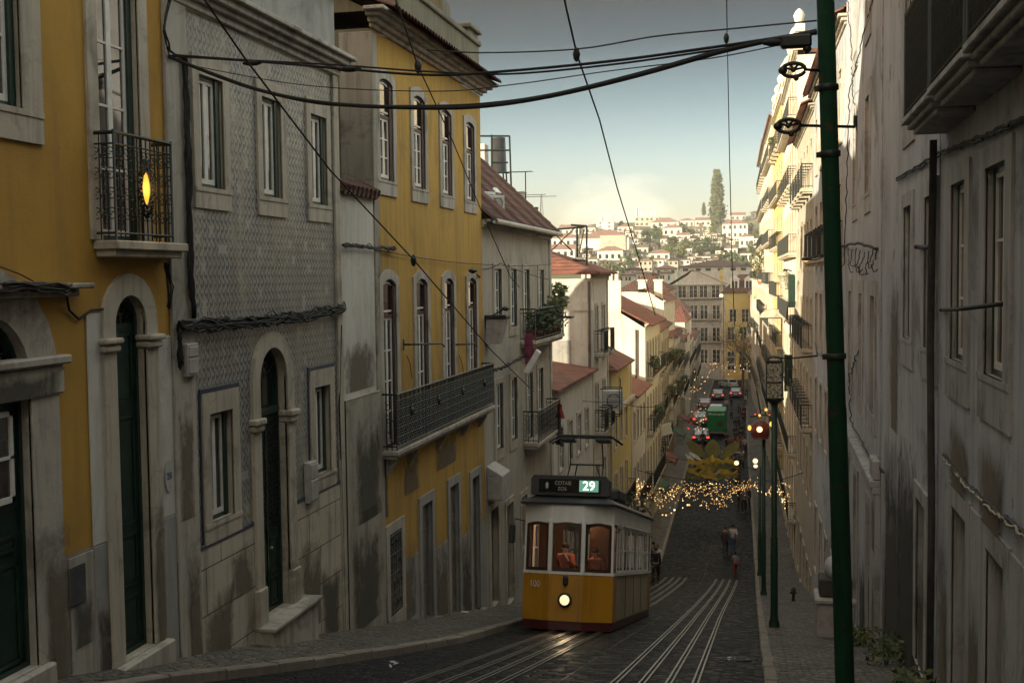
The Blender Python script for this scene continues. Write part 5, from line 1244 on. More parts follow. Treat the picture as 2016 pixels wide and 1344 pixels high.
for (x_,y_,w_,h_,k_) in TL: tree(x_,y_,w_*.82,h_*.8,k_,TK[k_],group={'d':'dark trees on the far hill','m':'olive trees on the far hill','l':'light green trees on the far hill'}[k_])
for i in range(55):
    x=r2.uniform(1088,1492); y=r2.uniform(445,538); k_=r2.choice('dmml'); s_=r2.uniform(5,11)
    tree(x,y,s_*1.1,s_,k_,TK[k_],group={'d':'dark trees on the far hill','m':'olive trees on the far hill','l':'light green trees on the far hill'}[k_])
# bare winter trees in front of the yellow block
def baretree(loc,H,label,seed,spread=.5):
    r=random.Random(seed); t=empty('bare_tree',loc,0,label,'tree'); b=MB(); tw=MB()
    b.tube([(0,0,-.3),(.1,0,H*.25),(0,.1,H*.45)],[H*.022,H*.018,H*.014],7)
    def br(p,d,l,rad,lv):
        e=p+d*l; m=p+d*l*.5+Vector((r.gauss(0,1),r.gauss(0,1),r.gauss(0,1)))*l*.06
        (b if lv<2 else tw).tube([p,m,e],[rad,rad*.8,rad*.55],5 if lv<2 else 3,smooth=True)
        if lv<4:
            for _ in range(3 if lv<3 else 2):
                nd=(d+Vector((r.gauss(0,1),r.gauss(0,1),r.gauss(.25,.6)))*spread).normalized(); br(e if r.random()<.6 else m,nd,l*r.uniform(.6,.8),rad*.55,lv+1)
    for i in range(5): a=2*PI*i/5; br(Vector((0,.1,H*.42)),Vector((math.cos(a)*.6,math.sin(a)*.6,.8)).normalized(),H*.2,H*.011,0)
    b.build('trunk',M['trunk'],t); tw.build('twigs',M['trunk'],t)
    lf=MB()
    for i in range(420):
        a=r.uniform(0,6.28); q=H*.36*math.sqrt(r.random()); c=Vector((q*math.cos(a),q*math.sin(a),H*r.uniform(.42,1.0))); e1=Vector((r.gauss(0,1),r.gauss(0,1),r.gauss(0,1))).normalized(); e2=e1.orthogonal(); s_=r.uniform(.08,.16)
        lf.quad(c-e1*s_,c-e2*s_*.6,c+e1*s_,c+e2*s_*.6)
    lf.build('crown',M['leafm'],t)
for i,(px,yb,Y_,H,lab) in enumerate(((1462,745,192,12.5,'sparse brown tree before the yellow block, left of two'),(1482,740,180,11,'sparse brown tree against the yellow block, right of two'))):
    p=onY(px,yb,Y_); baretree((p.x,Y_,G(Y_)),H,lab,40+i)
# ================================================================== people
def person(loc,rz,H,label,shirt,trousers,hair,skin=(.36,.20,.13),pose='walk',sit=False,hat=None,root=None,phase=1,short=False,bag=None):
    """figure with its feet at loc: one skinned body, clothing and hair as children"""
    t=empty('person',loc,rz,label,'person') if root is None else root
    s=H/1.75
    hip=.93 if not sit else .45; st=.20*phase
    J={'pelvis':(0,0,hip),'spine':(0,.01,hip+.24),'chest':(0,-.005,hip+.42),'neck':(0,0,hip+.55),'head':(0,-.02,hip+.66),'top':(0,-.01,hip+.79)}
    for sd,sg in (('l',-1),('r',1)):
        f=sg*st if not sit else 0
        J['sh'+sd]=(sg*.17,0,hip+.48); J['el'+sd]=(sg*.23,.03-f*.5,hip+.21); J['wr'+sd]=(sg*.22,-.07-f*.8,hip+.0); J['hd'+sd]=(sg*.215,-.10-f*.9,hip-.09)
        J['hp'+sd]=(sg*.09,0,hip-.03)
        if sit: J['kn'+sd]=(sg*.12,-.42,hip+.02); J['an'+sd]=(sg*.12,-.42,.08); J['to'+sd]=(sg*.13,-.58,.04); J['el'+sd]=(sg*.25,-.10,hip+.24); J['wr'+sd]=(sg*.17,-.33,hip+.24); J['hd'+sd]=(sg*.13,-.41,hip+.27)
        else: J['kn'+sd]=(sg*.095,f*.55-.04,.49); J['an'+sd]=(sg*.09,f*1.0+.03,.09); J['to'+sd]=(sg*.10,f*1.0-.12,.035)
    if pose=='lean': 
        J['elr']=(.26,-.2,hip+.25); J['wrr']=(.12,-.3,hip+.45); J['hdr']=(.06,-.28,hip+.55)
    RAD={'pelvis':.125,'spine':.115,'chest':.135,'neck':.055,'head':.088,'top':.075,'sh':.062,'el':.043,'wr':.030,'hd':.036,'hp':.09,'kn':.058,'an':.040,'to':.038}
    ED=[('pelvis','spine'),('spine','chest'),('chest','neck'),('neck','head'),('head','top')]
    for sd in 'lr': ED+=[('chest','sh'+sd),('sh'+sd,'el'+sd),('el'+sd,'wr'+sd),('wr'+sd,'hd'+sd),('pelvis','hp'+sd),('hp'+sd,'kn'+sd),('kn'+sd,'an'+sd),('an'+sd,'to'+sd)]
    def rad(k): return RAD.get(k,RAD.get(k[:-1],.05))
    def skinm(name,keys,edges,grow,mat,parent,ends={}):
        keys=list(keys); me=bpy.data.meshes.new(name); me.from_pydata([tuple(q*s for q in ends.get(k,J[k])) for k in keys],[(keys.index(a),keys.index(c)) for a,c in edges],[])
        o=bpy.data.objects.new(name,me); COL.objects.link(o); m=o.modifiers.new('skin','SKIN'); m.use_smooth_shade=True
        for i,k in enumerate(keys): r=(rad(k)+grow)*s; me.skin_vertices[0].data[i].radius=(r,r*(.8 if k in('chest','spine','pelvis') else 1))
        me.skin_vertices[0].data[0].use_root=True
        o.modifiers.new('sub','SUBSURF').levels=1; o.modifiers['sub'].render_levels=2
        me.materials.append(mat); o.parent=parent; return o
    mk=lambda n,c:simple(n,c,.85,var=.2,scale=9)
    body=skinm('body',J.keys(),ED,0,simple('skin',skin,.6,var=.08),t)
    E=[('pelvis','spine'),('spine','chest')]; K={'pelvis','spine','chest'}
    for sd in 'lr': E+=[('chest','sh'+sd),('sh'+sd,'el'+sd)]+([] if short else [('el'+sd,'wr'+sd)]); K|={'sh'+sd,'el'+sd}|(set() if short else {'wr'+sd})
    skinm('shirt',['pelvis']+sorted(K-{'pelvis'}),E,.016,mk('shirt_cloth',shirt),body)
    E=[]; K={'pelvis'}
    for sd in 'lr': E+=[('pelvis','hp'+sd),('hp'+sd,'kn'+sd),('kn'+sd,'an'+sd)]; K|={'hp'+sd,'kn'+sd,'an'+sd}
    skinm('trousers',['pelvis']+sorted(K-{'pelvis'}),E,.018,mk('trouser_cloth',trousers),body)
    c=Vector(J['head'])*s; b=MB(); r=.1*s
    b.ball((c.x,c.y+.022*s,c.z+.062*s),.098*s,10,8,(.95,1.0,1.02)); b.build('hair',mk('hair',hair),body)
    hm=simple('facial_features',(.10,.035,.03),.6)
    b=MB(); b.ball((0,c.y-.10*s,c.z+.005*s),.016*s,6,5); 
    for q in (-1,1): b.ball((q*.032*s,c.y-.088*s,c.z+.035*s),.010*s,6,5); 
    b.box(-.024*s,.024*s,c.y-.095*s,c.y-.08*s,c.z-.043*s,c.z-.034*s); b.build('face',hm,body)
    for q in (-1,1): b=MB(); b.ball((q*.093*s,c.y+.01*s,c.z+.01*s),.022*s,6,5,(.5,.8,1.3)); b.build('ear',body.data.materials[0],body)
    for sd,sg in (('l',-1),('r',1)):
        b=MB(); w=Vector(J['hd'+sd])*s; dv=(Vector(J['hd'+sd])-Vector(J['wr'+sd])).normalized(); sx_=Vector((0,1,0)) if abs(dv.y)<.8 else Vector((1,0,0))
        for i in range(4): o_=w+sx_*((i-1.5)*.020*s); b.tube([o_,o_+dv*(.05+.008*(i in(1,2)))*s,o_+dv*.085*s+Vector((-sg*.015*s,0,0))],[.010*s,.009*s,.006*s],5)
        b.tube([w-dv*.02*s,w-dv*.0*s+sx_*-.045*s,w+dv*.03*s+sx_*-.05*s],[.011*s,.010*s,.007*s],5); b.build('fingers',body.data.materials[0],body)
        if not sit: b=MB(); a=Vector(J['an'+sd])*s; b.bbox(a.x-.045*s,a.x+.045*s,a.y-.20*s,a.y+.07*s,0.002,.085*s,.03*s); b.build('shoe',mk('shoe_leather',(.03,.025,.022)),body)
    if hat:
        b=MB(); b.lathe([(.17*s,c.z+.10*s),(.165*s,c.z+.112*s),(.105*s,c.z+.115*s),(.095*s,c.z+.2*s),(.05*s,c.z+.215*s)],(0,c.y+.01*s,0),14); b.build('hat',mk('hat_felt',hat),body)
    if bag: 
        b=MB(); b.bbox(-.13*s,.13*s,.11*s,.26*s,(hip+.05)*s,(hip+.48)*s,.04*s); b.build('rucksack',mk('rucksack_cloth',bag),body)
    return t
# ================================================================== tram
M['ty']=plaster('tram_yellow_paint',(.50,.235,.012),(.43,.195,.011),(.15,.075,.02),streak=.4,mould=.15,bump=.04,crack=0,scale=1.6); M['ty'].node_tree.nodes['Principled BSDF'].inputs['Roughness'].default_value=.34
M['tw']=plaster('tram_white_paint',(.80,.79,.75),(.72,.70,.66),(.36,.33,.28),streak=.35,mould=.1,bump=.03,crack=0,scale=1.6); M['tw'].node_tree.nodes['Principled BSDF'].inputs['Roughness'].default_value=.36
M['tr']=simple('tram_red_skirt',(.065,.010,.008),.4,var=.2)
M['tk']=simple('tram_roof_grey',(.030,.030,.032),.55,var=.25,scale=3)
M['twood']=simple('tram_varnished_wood',(.040,.017,.007),.35,var=.3,scale=4)
M['tad']=plaster('tram_side_panel',(.47,.40,.27),(.36,.30,.20),(.16,.13,.09),streak=.35,bump=.05,crack=0)
k=N('tram_glass'); k.col((1,1,1)); k.rough(.02); k.b.inputs['Transmission Weight'].default_value=1; k.b.inputs['IOR'].default_value=1.05; k.b.inputs['Specular IOR Level'].default_value=.5; M['tglass']=k.m
def tram(loc,pitch,label):
    t=empty('tram',loc,0,label,'tram',rot=(pitch,0,0))
    Hw=.985; YF,YB=0.0,8.5; bow=.27; fx=.36
    plan=lambda o=0.0:[(-Hw-o,YF+bow),(-fx,YF-o),(fx,YF-o),(Hw+o,YF+bow)]
    full=lambda o=0.0:[(-Hw-o,YF+bow-o*.3),(-fx,YF-o),(fx,YF-o),(Hw+o,YF+bow-o*.3),(Hw+o,YB-bow),(fx,YB+o),(-fx,YB+o),(-Hw-o,YB-bow)]
    def band_(name,mat,z0,z1,o=0.0,pl=None):
        b=MB(); b.prism(pl or full(o),z0,z1,'xy'); return b.build(name,M[mat],t)
    # truck and skirt
    b=MB(); b.box(-.7,.7,2.4,6.1,.22,.34); b.build('truck',M['dark'],t)
    for yy in (2.95,5.55):
        for sx_ in (-.5,.5): b=MB(); b.lathe([(.30,-.05),(.33,-.05),(.33,.05),(.30,.05),(.1,.05)],(sx_,yy,.33),18,'x'); b.build('wheel',M['steel'],t)
    band_('red_skirt','tr',.09,.27,-.02)
    # front/back apron (yellow) and side panels
    z1=1.22; b=MB(); b.prism([(-Hw,YF+bow),(-fx,YF),(fx,YF),(Hw,YF+bow),(Hw,.95),(-Hw,.95)],.27,z1,'xy'); b.build('front_apron',M['ty'],t)
    b=MB(); b.prism([(-Hw,YB-bow),(-fx,YB),(fx,YB),(Hw,YB-bow),(Hw,7.55),(-Hw,7.55)],.27,z1,'xy'); b.build('rear_apron',M['ty'],t)
    for sx_ in (-1,1):
        b=MB(); b.box(sx_*(Hw-.05),sx_*(Hw-.012),.95,7.55,.27,z1); p=b.build('side_panel',M['tad'],t)
        b=MB()
        for q in (2.6,4.25,5.9): b.box(sx_*(Hw-.02),sx_*(Hw-.004),q-.02,q+.02,.3,z1-.03)
        b.build('panel_joint',M['tr'],p)
    # floor
    b=MB(); b.box(-.9,.9,.4,8.1,.36,.42); b.build('floor',M['twood'],t)
    # white belt line, pillars, letter board
    b=MB(); P0,P1=full(.012),full(-.05); b.prism(full(.014),z1+.0015,z1+.055,'xy'); 
    b.build('belt_rail',M['tw'],t)
    zt=2.36; pil=[]
    b=MB()
    for (x_,y_) in ((-fx,YF),(fx,YF),(-fx,YB),(fx,YB)): b=MB(); b.bbox(x_-.045,x_+.045,y_-.02 if y_<1 else y_-.07,y_+.07 if y_<1 else y_+.02,z1+.05,zt,.01); b.build('window_pillar',M['tw'],t)
    for sx_ in (-1,1):
        for y_ in (YF+bow+.03,YF+bow+.62,2.1,3.55,5.0,6.4,YB-bow-.62,YB-bow-.03): b=MB(); b.bbox(sx_*(Hw-.075),sx_*Hw,y_-.04,y_+.04,z1+.05,zt,.01); b.build('window_pillar',M['tw'],t)
    # letter board above the windows: hollow band, deeper over the front panes (arched tops)
    b=MB(); A,B_=full(.0),full(-.06); n=len(A)
    for (za,zc) in ((2.28,2.66),):
        vs=[(p[0],p[1],za) for p in A]+[(p[0],p[1],zc) for p in A]+[(p[0],p[1],za) for p in B_]+[(p[0],p[1],zc) for p in B_]
        b.add(vs,[(i,(i+1)%n,n+(i+1)%n,n+i) for i in range(n)]+[(2*n+i,2*n+(i+1)%n,3*n+(i+1)%n,3*n+i) for i in range(n)]+[(i,(i+1)%n,2*n+(i+1)%n,2*n+i) for i in range(n)])
    b.build('letter_board',M['tw'],t)
    # front and rear windows: varnished frames with arched heads > glass
    def fwin(p,q,inset=.055):
        p,q=Vector((p[0],p[1],0)),Vector((q[0],q[1],0)); d=q-p; l=d.length; d/=l; nrm=Vector((d.y,-d.x,0)); a,c=inset,l-inset
        W=lambda u,dd,z_:tuple(p+d*u+nrm*dd)[:2]+(z_,)
        b=MB(); zb=z1+.06; zh=2.30; m=10
        out=[(a,zb)]+[(lerp(a,c,i/m),zh-.05+.05*math.sin(PI*i/m)) for i in range(m+1)]+[(c,zb),(a,zb)]
        inn=[(a+.05,zb+.07)]+[(lerp(a+.05,c-.05,i/m),zh-.11+.05*math.sin(PI*i/m)) for i in range(m+1)]+[(c-.05,zb+.07),(a+.05,zb+.07)]
        k_=len(out)
        for dd in (.005,-.035): b.add([W(u,dd,z_) for u,z_ in out]+[W(u,dd,z_) for u,z_ in inn],[(i,i+1,k_+i+1,k_+i) for i in range(k_-1)])
        b.add([W(u,.005,z_) for u,z_ in inn]+[W(u,-.035,z_) for u,z_ in inn],[(i,i+1,k_+i+1,k_+i) for i in range(k_-1)])
        w=b.build('window_frame',M['twood'],t)
        g=MB(); g.add([W(u,-.02,z_) for u,z_ in inn[:-1]],[tuple(range(k_-1))]); g.build('pane',M['tglass'],w)
    pf=plan(); 
    for i in range(3): fwin(pf[i],pf[i+1])
    pr=[(Hw,YB-bow),(fx,YB),(-fx,YB),(-Hw,YB-bow)]
    for i in range(3): fwin(pr[i],pr[i+1])
    # side windows: white drop sashes
    ys=[YF+bow+.03,YF+bow+.62,2.1,3.55,5.0,6.4,YB-bow-.62,YB-bow-.03]
    for sx_ in (-1,1):
        for i in range(len(ys)-1):
            a,c=ys[i]+.04,ys[i+1]-.04
            if i in (0,6):
                b=MB(); b.box(sx_*(Hw-.05),sx_*(Hw-.02),a,c,.40,z1+.02); b.build('door_leaf',M['ty'],t)
            b=MB(); x0,x1=sx_*(Hw-.045),sx_*(Hw-.015)
            for (y0,y1_,zz0,zz1) in ((a,a+.04,z1+.06,2.28),(c-.04,c,z1+.06,2.28),(a+.04,c-.04,z1+.06,z1+.11),(a+.04,c-.04,2.23,2.28),(a+.04,c-.04,1.74,1.78)): b.box(x0,x1,y0,y1_,zz0,zz1)
            if 0<i<6: b.box(x0,x1,(a+c)/2-.02,(a+c)/2+.02,z1+.11,2.23)
            w=b.build('window_frame',M['tw'] if 0<i<6 else M['twood'],t)
            g=MB(); xx=sx_*(Hw-.03); g.quad((xx,a+.03,z1+.1),(xx,c-.03,z1+.1),(xx,c-.03,2.25),(xx,a+.03,2.25)); g.build('pane',M['tglass'],w)
    # brackets: slanted drip rails over the side windows
    for sx_ in (-1,1):
        for (a,c) in ((YF+bow+.02,YF+bow+.66),(2.0,5.05),(5.1,7.3)):
            b=MB(); b.tube([(sx_*(Hw+.015),a,2.30),(sx_*(Hw+.015),c,2.30)],.018,5); b.build('drip_rail',M['tw'],t)
    # roof: low dome
    b=MB(); rows=[(.05,2.66),(.06,2.70),(-.05,2.78),(-.25,2.86),(-.55,2.90)]; vs=[];n=8
    for o,zz in rows: vs+=[(p[0] if abs(p[0])>.5 else p[0]*(1+o*.3),p[1],zz) for p in [(max(-Hw-o,-Hw-.06) if x<0 else min(Hw+o,Hw+.06),y) for x,y in [(-Hw-o,YF+bow-o*.4),(-fx,YF-o),(fx,YF-o),(Hw+o,YF+bow-o*.4),(Hw+o,YB-bow+o*.4),(fx,YB+o),(-fx,YB+o),(-Hw-o,YB-bow+o*.4)]]]
    fs=[]
    for r_ in range(len(rows)-1):
        for i in range(n): fs.append((r_*n+i,r_*n+(i+1)%n,(r_+1)*n+(i+1)%n,(r_+1)*n+i))
    fs.append(tuple(range((len(rows)-1)*n,len(rows)*n))); fs.append(tuple(range(n))); b.add(vs,fs,False); b.build('roof',M['tk'],t)
    # destination box
    b=MB(); prof=[(-.84,2.86),(-.86,2.9),(-.86,3.2),(-.80,3.28),(.80,3.28),(.86,3.2),(.86,2.9),(.84,2.86)]; b.prism(prof,.12,.62); bx=b.build('destination_box',M['tk'],t)
    b=MB(); b.box(-.68,.70,.10,.119,2.93,3.20); b.build('sign_glass',simple('black_sign_glass',(.006,.007,.007),.1),bx)
    b=MB(); b.box(.22,.64,.094,.0995,2.945,3.185); b.build('lit_number_panel',emit('green_lit_panel',(.10,.26,.17),.55),bx)
    wl_=emit('lit_white_letters',(.85,1,.82),1.6); dl=simple('dim_white_letters',(.45,.45,.42),.6)
    text('29',.27,wl_,bx,(.43,.088,3.062),(PI/2,0,0),.003,'number_lettering',1.05)
    text('COTAIE',.115,dl,bx,(-.14,.095,3.115),(PI/2,0,0),.002,'destination_lettering',.9); text('ZOS',.105,dl,bx,(-.16,.095,2.995),(PI/2,0,0),.002,'destination_lettering')
    b=MB(); b.ball((-.5,.11,3.06),.09,8,6,(.5,.2,1)); b.build('dark_bulb',dl,bx)
    # roof gear
    b=MB(); b.bbox(-.6,.6,1.1,3.4,2.90,3.0); b.bbox(-.45,.45,1.4,2.6,3.0,3.16,.04); b.bbox(.2,.75,2.9,4.3,2.9,3.2,.06); b.build('resistor_box',M['tk'],t)
    # pantograph
    b=MB(); y0=2.3
    for sx_ in (-.42,.42):
        b.tube([(sx_,y0-.5,3.02),(sx_*.95,y0+.15,3.7),(sx_*.9,y0-.1,4.32)],.018,5); b.tube([(sx_,y0+.5,3.02),(sx_*.55,y0+.15,3.7)],.018,5)
        b.tube([(sx_*1.1,y0-.5,3.02),(sx_*1.1,y0+.6,3.02)],.03,5)
    b.tube([(-.4,y0+.15,3.7),(.4,y0+.15,3.7)],.02,5); b.tube([(-.4,y0-.1,4.3),(.4,y0-.1,4.3)],.02,5)
    pg=b.build('pantograph',M['iron'],t)
    for yy,zz in ((y0-.25,4.33),(y0+.1,4.33)):
        b=MB(); b.tube([(-.86,yy,zz-.16),(-.62,yy,zz),(.62,yy,zz),(.86,yy,zz-.16)],.03,6); b.build('collector_bar',M['iron'],pg)
    for sx_ in (-.42,.42):
        b=MB(); b.bbox(sx_-.16,sx_+.16,y0-.3,y0+.15,4.2,4.28,.02); b.build('spring_box',M['iron'],pg)
    # headlight, coupler, number
    b=MB(); b.lathe([(.15,.0),(.155,-.05),(.12,-.075),(.10,-.06)],(0,-.002,.70),22,'y'); hl=b.build('headlight',M['tk'],t)
    b=MB(); b.lathe([(.001,-.07),(.06,-.085),(.105,-.07)],(0,-.002,.70),20,'y'); b.build('lens',emit('headlight_lens',(1,.68,.38),.62),hl)
    b=MB(); b.bbox(-.055,.055,-.06,-.001,1.0,1.2,.02); b.tube([(0,-.06,1.12),(0,-.1,1.05),(0,-.06,.98)],.02,6); b.build('latch',M['iron'],t)
    wn=simple('white_number_paint',(.6,.58,.54),.5)
    ang=math.atan2(bow,Hw-fx)
    text('100',.19,wn,t,(-.70,.142-.012,1.0),(PI/2,0,-ang),.002,'fleet_number')
    b=MB(); b.tube([(-.75,-.0+.02,.46),(-.5,-.06,.46),(.5,-.06,.46),(.75,.02,.46)],.0225,6); 
    # mirror on the left
    b=MB(); b.tube([(-Hw,.3,2.3),(-Hw-.22,.18,2.34),(-Hw-.25,.16,2.2)],.014,5); mr=b.build('mirror_arm',M['iron'],t)
    b=MB(); b.bbox(-Hw-.33,-Hw-.19,.11,.17,1.82,2.22,.03); b.build('mirror',M['iron'],mr)
    # inside: bulkhead, dashboard, seats, added face light
    b=MB(); b.box(-.9,.9,1.25,1.29,.42,1.3); b.box(-.9,-.32,1.25,1.29,1.3,2.3); b.box(.32,.9,1.25,1.29,1.3,2.3); b.build('bulkhead',M['twood'],t)
    b=MB(); b.bbox(-.35,.35,.22,.5,.42,1.32,.03); b.lathe([(.16,1.32),(.16,1.36),(.05,1.37)],(0,.36,0),12); b.build('controller',M['twood'],t)
    b=MB(); b.bbox(-.3,.3,.62,.95,.42,.78,.03); b.build('driver_seat',M['maroon'],t)
    for i in range(5):
        for sx_ in (-.58,.58): b=MB(); yy=1.9+i*1.1; b.bbox(sx_-.3,sx_+.3,yy,yy+.4,.78,.86,.02); b.bbox(sx_-.3,sx_+.3,yy+.36,yy+.43,.86,1.35,.02); b.bbox(sx_-.2,sx_+.2,yy+.1,yy+.3,.42,.78,.02); b.build('seat',M['twood'],t)
    b=MB(); b.lathe([(.10,2.60),(.12,2.56),(.08,2.50),(.001,2.49)],(.0,.12,0),12); b.build('driver_fill_light',emit('driver_fill_glow',(1,.52,.25),34),t)  # unseen glow behind the letter board, added to brighten the driver's face
    return t
th=math.atan(.249)
TL0=Vector((-4.22,23.6,G(23.6)-.02))
tr=tram(TL0,-th,'yellow and white tram climbing the hill with a lit 29 sign and one round headlight')
tr.scale=(1.0,1.02,1.03)
hl_=bpy.data.lights.new('headlight_beam','SPOT'); hl_.energy=9; hl_.color=(1,.72,.42); hl_.spot_size=1.3; hl_.spot_blend=.6; hl_.shadow_soft_size=.08
ho=bpy.data.objects.new('headlight_beam',hl_); COL.objects.link(ho); ho.parent=tr; ho.location=(0,-.12,.70); ho.rotation_euler=(math.radians(-78)+PI,0,0) if False else (math.radians(78)-PI*0,0,PI)
Mt=tr.matrix_basis.copy(); bpy.context.view_layer.update(); Mt=tr.matrix_world.copy()
p=Mt@Vector((-.06,.52,.44)); person(p,0,1.53,'tram driver in a reddish shirt behind the centre front window',(.22,.06,.035),(.03,.03,.04),(.02,.012,.01),skin=(.62,.34,.22),pose='lean')
p=Mt@Vector((.58,.62,.44)); person(p,.3,1.44,'passenger in a brown shirt standing behind the right front tram window',(.16,.055,.035),(.03,.03,.03),(.02,.014,.01),skin=(.35,.16,.10))
# ================================================================== poles, lamps, wires
def pole(X,Y,h,r,label,mat='poled',lean=0.0,finial=False,rt=None):
    t=empty('tram_pole',(X,Y,G(Y)+SWH),0,label,'pole',rot=(0,lean,0)); b=MB(); rt=rt or r*.8
    b.lathe([(r*1.5,-.2),(r*1.5,.12),(r*1.15,.2),(r,.35),(r*.97,h*.4),(rt*1.02,h*.41),(rt,h)],(0,0,0),16); b.build('shaft',M[mat],t)
    if finial: b=MB(); b.lathe([(rt,h),(rt*1.7,h+.02),(rt*1.75,h+.14),(rt*1.2,h+.16),(rt*.6,h+.3),(.01,h+.42)],(0,0,0),16); b.build('cap',M[mat],t)
    return t
# near pole: foot just below the frame, leaning slightly
_t=onY(1626,30,10.9); _b=onY(1662,1300,10.9); P0=pole(lerp(_b.x,_t.x,(G(10.9)+SWH-_b.z)/(_t.z-_b.z)),10.9,7.55,.088,'tall near green pole rising beside the right kerb','pole',lean=math.atan((_t.x-_b.x)/(_t.z-_b.z)),finial=True,rt=.078); YP=10.9
def bracket_lamp(name,pts,head,label,lit=None,cat='wall lamp',r=.018):
    t=empty(name,pts[0],0,label,cat); o=Vector(pts[0]); b=MB(); b.tube([Vector(p)-o for p in pts],r,6); b.build('bracket',M['iron'],t)
    e=Vector(head)-o; b=MB(); b.ball(e,.12,10,6,(.9,1.6,.45)); hd=b.build('lamp_head',M['iron'],t)
    b=MB(); b.ball(e-Vector((0,0,.035)),.085,8,5,(.8,1.4,.4)); b.build('lens',M[lit] if lit else M['glass'],hd); return t
# wire pulley wheels (tensioners) hung at the near pole
def tensioner(px,py,arm_px,label,r=.085,Y=YP-.02):
    c=onY(px,py,Y); e=onY(arm_px[0],arm_px[1],Y); t=empty('wire_tensioner',c,0,label,'pulley'); b=MB()
    b.tube([(r*1.25*math.cos(a),0,r*.72*math.sin(a)) for a in [2*PI*i/16 for i in range(16)]],.019,6,closed=True)
    for i in range(4): a=PI*i/4+.3; b.tube([(0,0,0),(r*1.2*math.cos(a),0,r*.7*math.sin(a))],.011,4)
    b.ball((0,0,0),.024,8,6); b.ball((-r*1.1,0,0),.042,8,6,(1,1,.9)); b.ball((r*.3,0,-r*.9),.025,6,5); b.build('wheel',M['iron'],t)
    b=MB(); b.tube([(r*1.1,0,0),e-c],.014,5); b.build('arm',M['iron'],t); return t
tensioner(1562,138,(1620,140),'upper black wire pulley bracketed to the near green pole')
tensioner(1552,248,(1684,250),'lower black wire pulley bracketed to the near green pole')
t=empty('pole_hook',onY(1684,250,YP),0,'bent iron hook end right of the near green pole','hook'); b=MB(); b.tube([(0,0,0),(.0,0,.04),(.0,0,.10)],.02,6); b.build('hook',M['iron'],t)
b=MB(); b.bbox(-.14,.14,-.05,.05,-.06,.06,.02); b.ball((.1,0,-.07),.04); c=onY(1567,82,YP); o=b.build('cable_clamp',M['iron']); o.location=c; tag(o,'black cable clamp box left of the near green pole top','clamp')
# further poles
P2=(.17,28.0); h2=onX(1518,790,.17).z; 
def poleat(X,Y,topy,px,r,label):
    zt=onY(px,topy,Y).z; return pole(X,Y,zt-G(Y)-SWH,r,label)
poleat(.17,28.0,792,1518,.088,'dark green lantern pole, nearest of the three slim poles on the pavement')
poleat(-.13,46.5,862,1500,.09,'dark green pole carrying the red festive lantern')
poleat(-.36,58.5,918,1490,.09,'dark green pole topped by two round lit lamps')
# ornate lantern on the slim pole
zb=onY(1518,792,28).z; t=empty('street_lantern',(.17,28,zb),0,'tall ornate iron lantern with patterned glass on the slim green pole','lantern')
b=MB(); b.lathe([(.07,-.1),(.1,-.02),(.22,.07),(.24,.11)],(0,0,0),4); 
w=.185; zt=.98
for sx_ in (-1,1):
    for sy in (-1,1): b.tube([(sx_*w,sy*w,.1),(sx_*w,sy*w,zt)],.02,5)
for zz in (.11,.5,zt): b.tube([(-w,-w,zz),(w,-w,zz),(w,w,zz),(-w,w,zz)],.016,4,closed=True)
for sx_ in (-1,1): b.tube([(w*math.cos(a),sx_*w,zt+.12*math.sin(a)) for a in [PI*i/8 for i in range(9)]],.018,5)
b.build('lantern_frame',M['iron'],t)
k=N('mottled_lantern_glass'); v=k.co(); n=k.noise(v,17,4,.7); k.col(k.ramp(n,[(.4,(.02,.02,.018)),(.56,(.50,.46,.36))])); k.rough(.3); k.bump(n,.6,.02); M['lang']=k.m
b=MB(); b.box(-w+.01,w-.01,-w+.01,w-.01,.12,zt-.01); b.build('lantern_glass',M['lang'],t)
e=onX(1604,668,wr(29)-.02); b=MB(); b.tube([(0,0,zt+.1),(.4,.1,zt+.08),(1.0,.3,zt+.12),tuple(e-Vector((.17,28,zb)))],.022,6); b.tube([(1.1,.3,zt+.12),tuple(e-Vector((.17,28,zb+.5)))],.014,5); b.build('wall_stay',M['iron'],t)
# red festive lantern
c=onY(1497,850,46.4); t=empty('festive_lantern',(c.x,46.2,c.z),0,'red lantern ornament with a round lit lamp and amber side lamps on the second slim pole','festive lantern')
t['label']='red lantern ornament with round lit lamp and amber side lamps on a slim pole'
M['redpl']=simple('red_lantern_plastic',(.12,.02,.015),.5)
b=MB(); b.lathe([(.30,-.25),(.36,-.1),(.36,.12),(.30,.3),(.22,.42),(.02,.5)],(0,.1,0),14); b.build('lantern_body',M['redpl'],t)
for (x_,z_,r_,m_,nm) in ((-.03,.17,.115,'lampw','round_lamp'),(-.42,.2,.07,'lampo','side_lamp'),(.42,.36,.07,'lampo','side_lamp'),(-.03,.70,.05,'lampo','small_lamp'),(.22,.93,.06,'lampo','small_lamp'),(-.2,.74,.03,'bulbr','small_lamp'),(.35,.72,.03,'bulbr','small_lamp')):
    b=MB(); b.ball((x_,-.32 if nm=='round_lamp' else -.1,z_),r_,10,8,(1,1,1.5 if nm=='side_lamp' else 1)); b.build(nm,M[m_],t)
b=MB(); b.tube([(-.4,0,.62),(0,0,.72),(.4,0,.66)],.03,5); b.tube([(.2,0,.66),(.22,0,.92)],.02,5); b.tube([(-.42,0,.2),(.42,0,.34)],.02,5); b.build('lantern_frame',M['iron'],t)
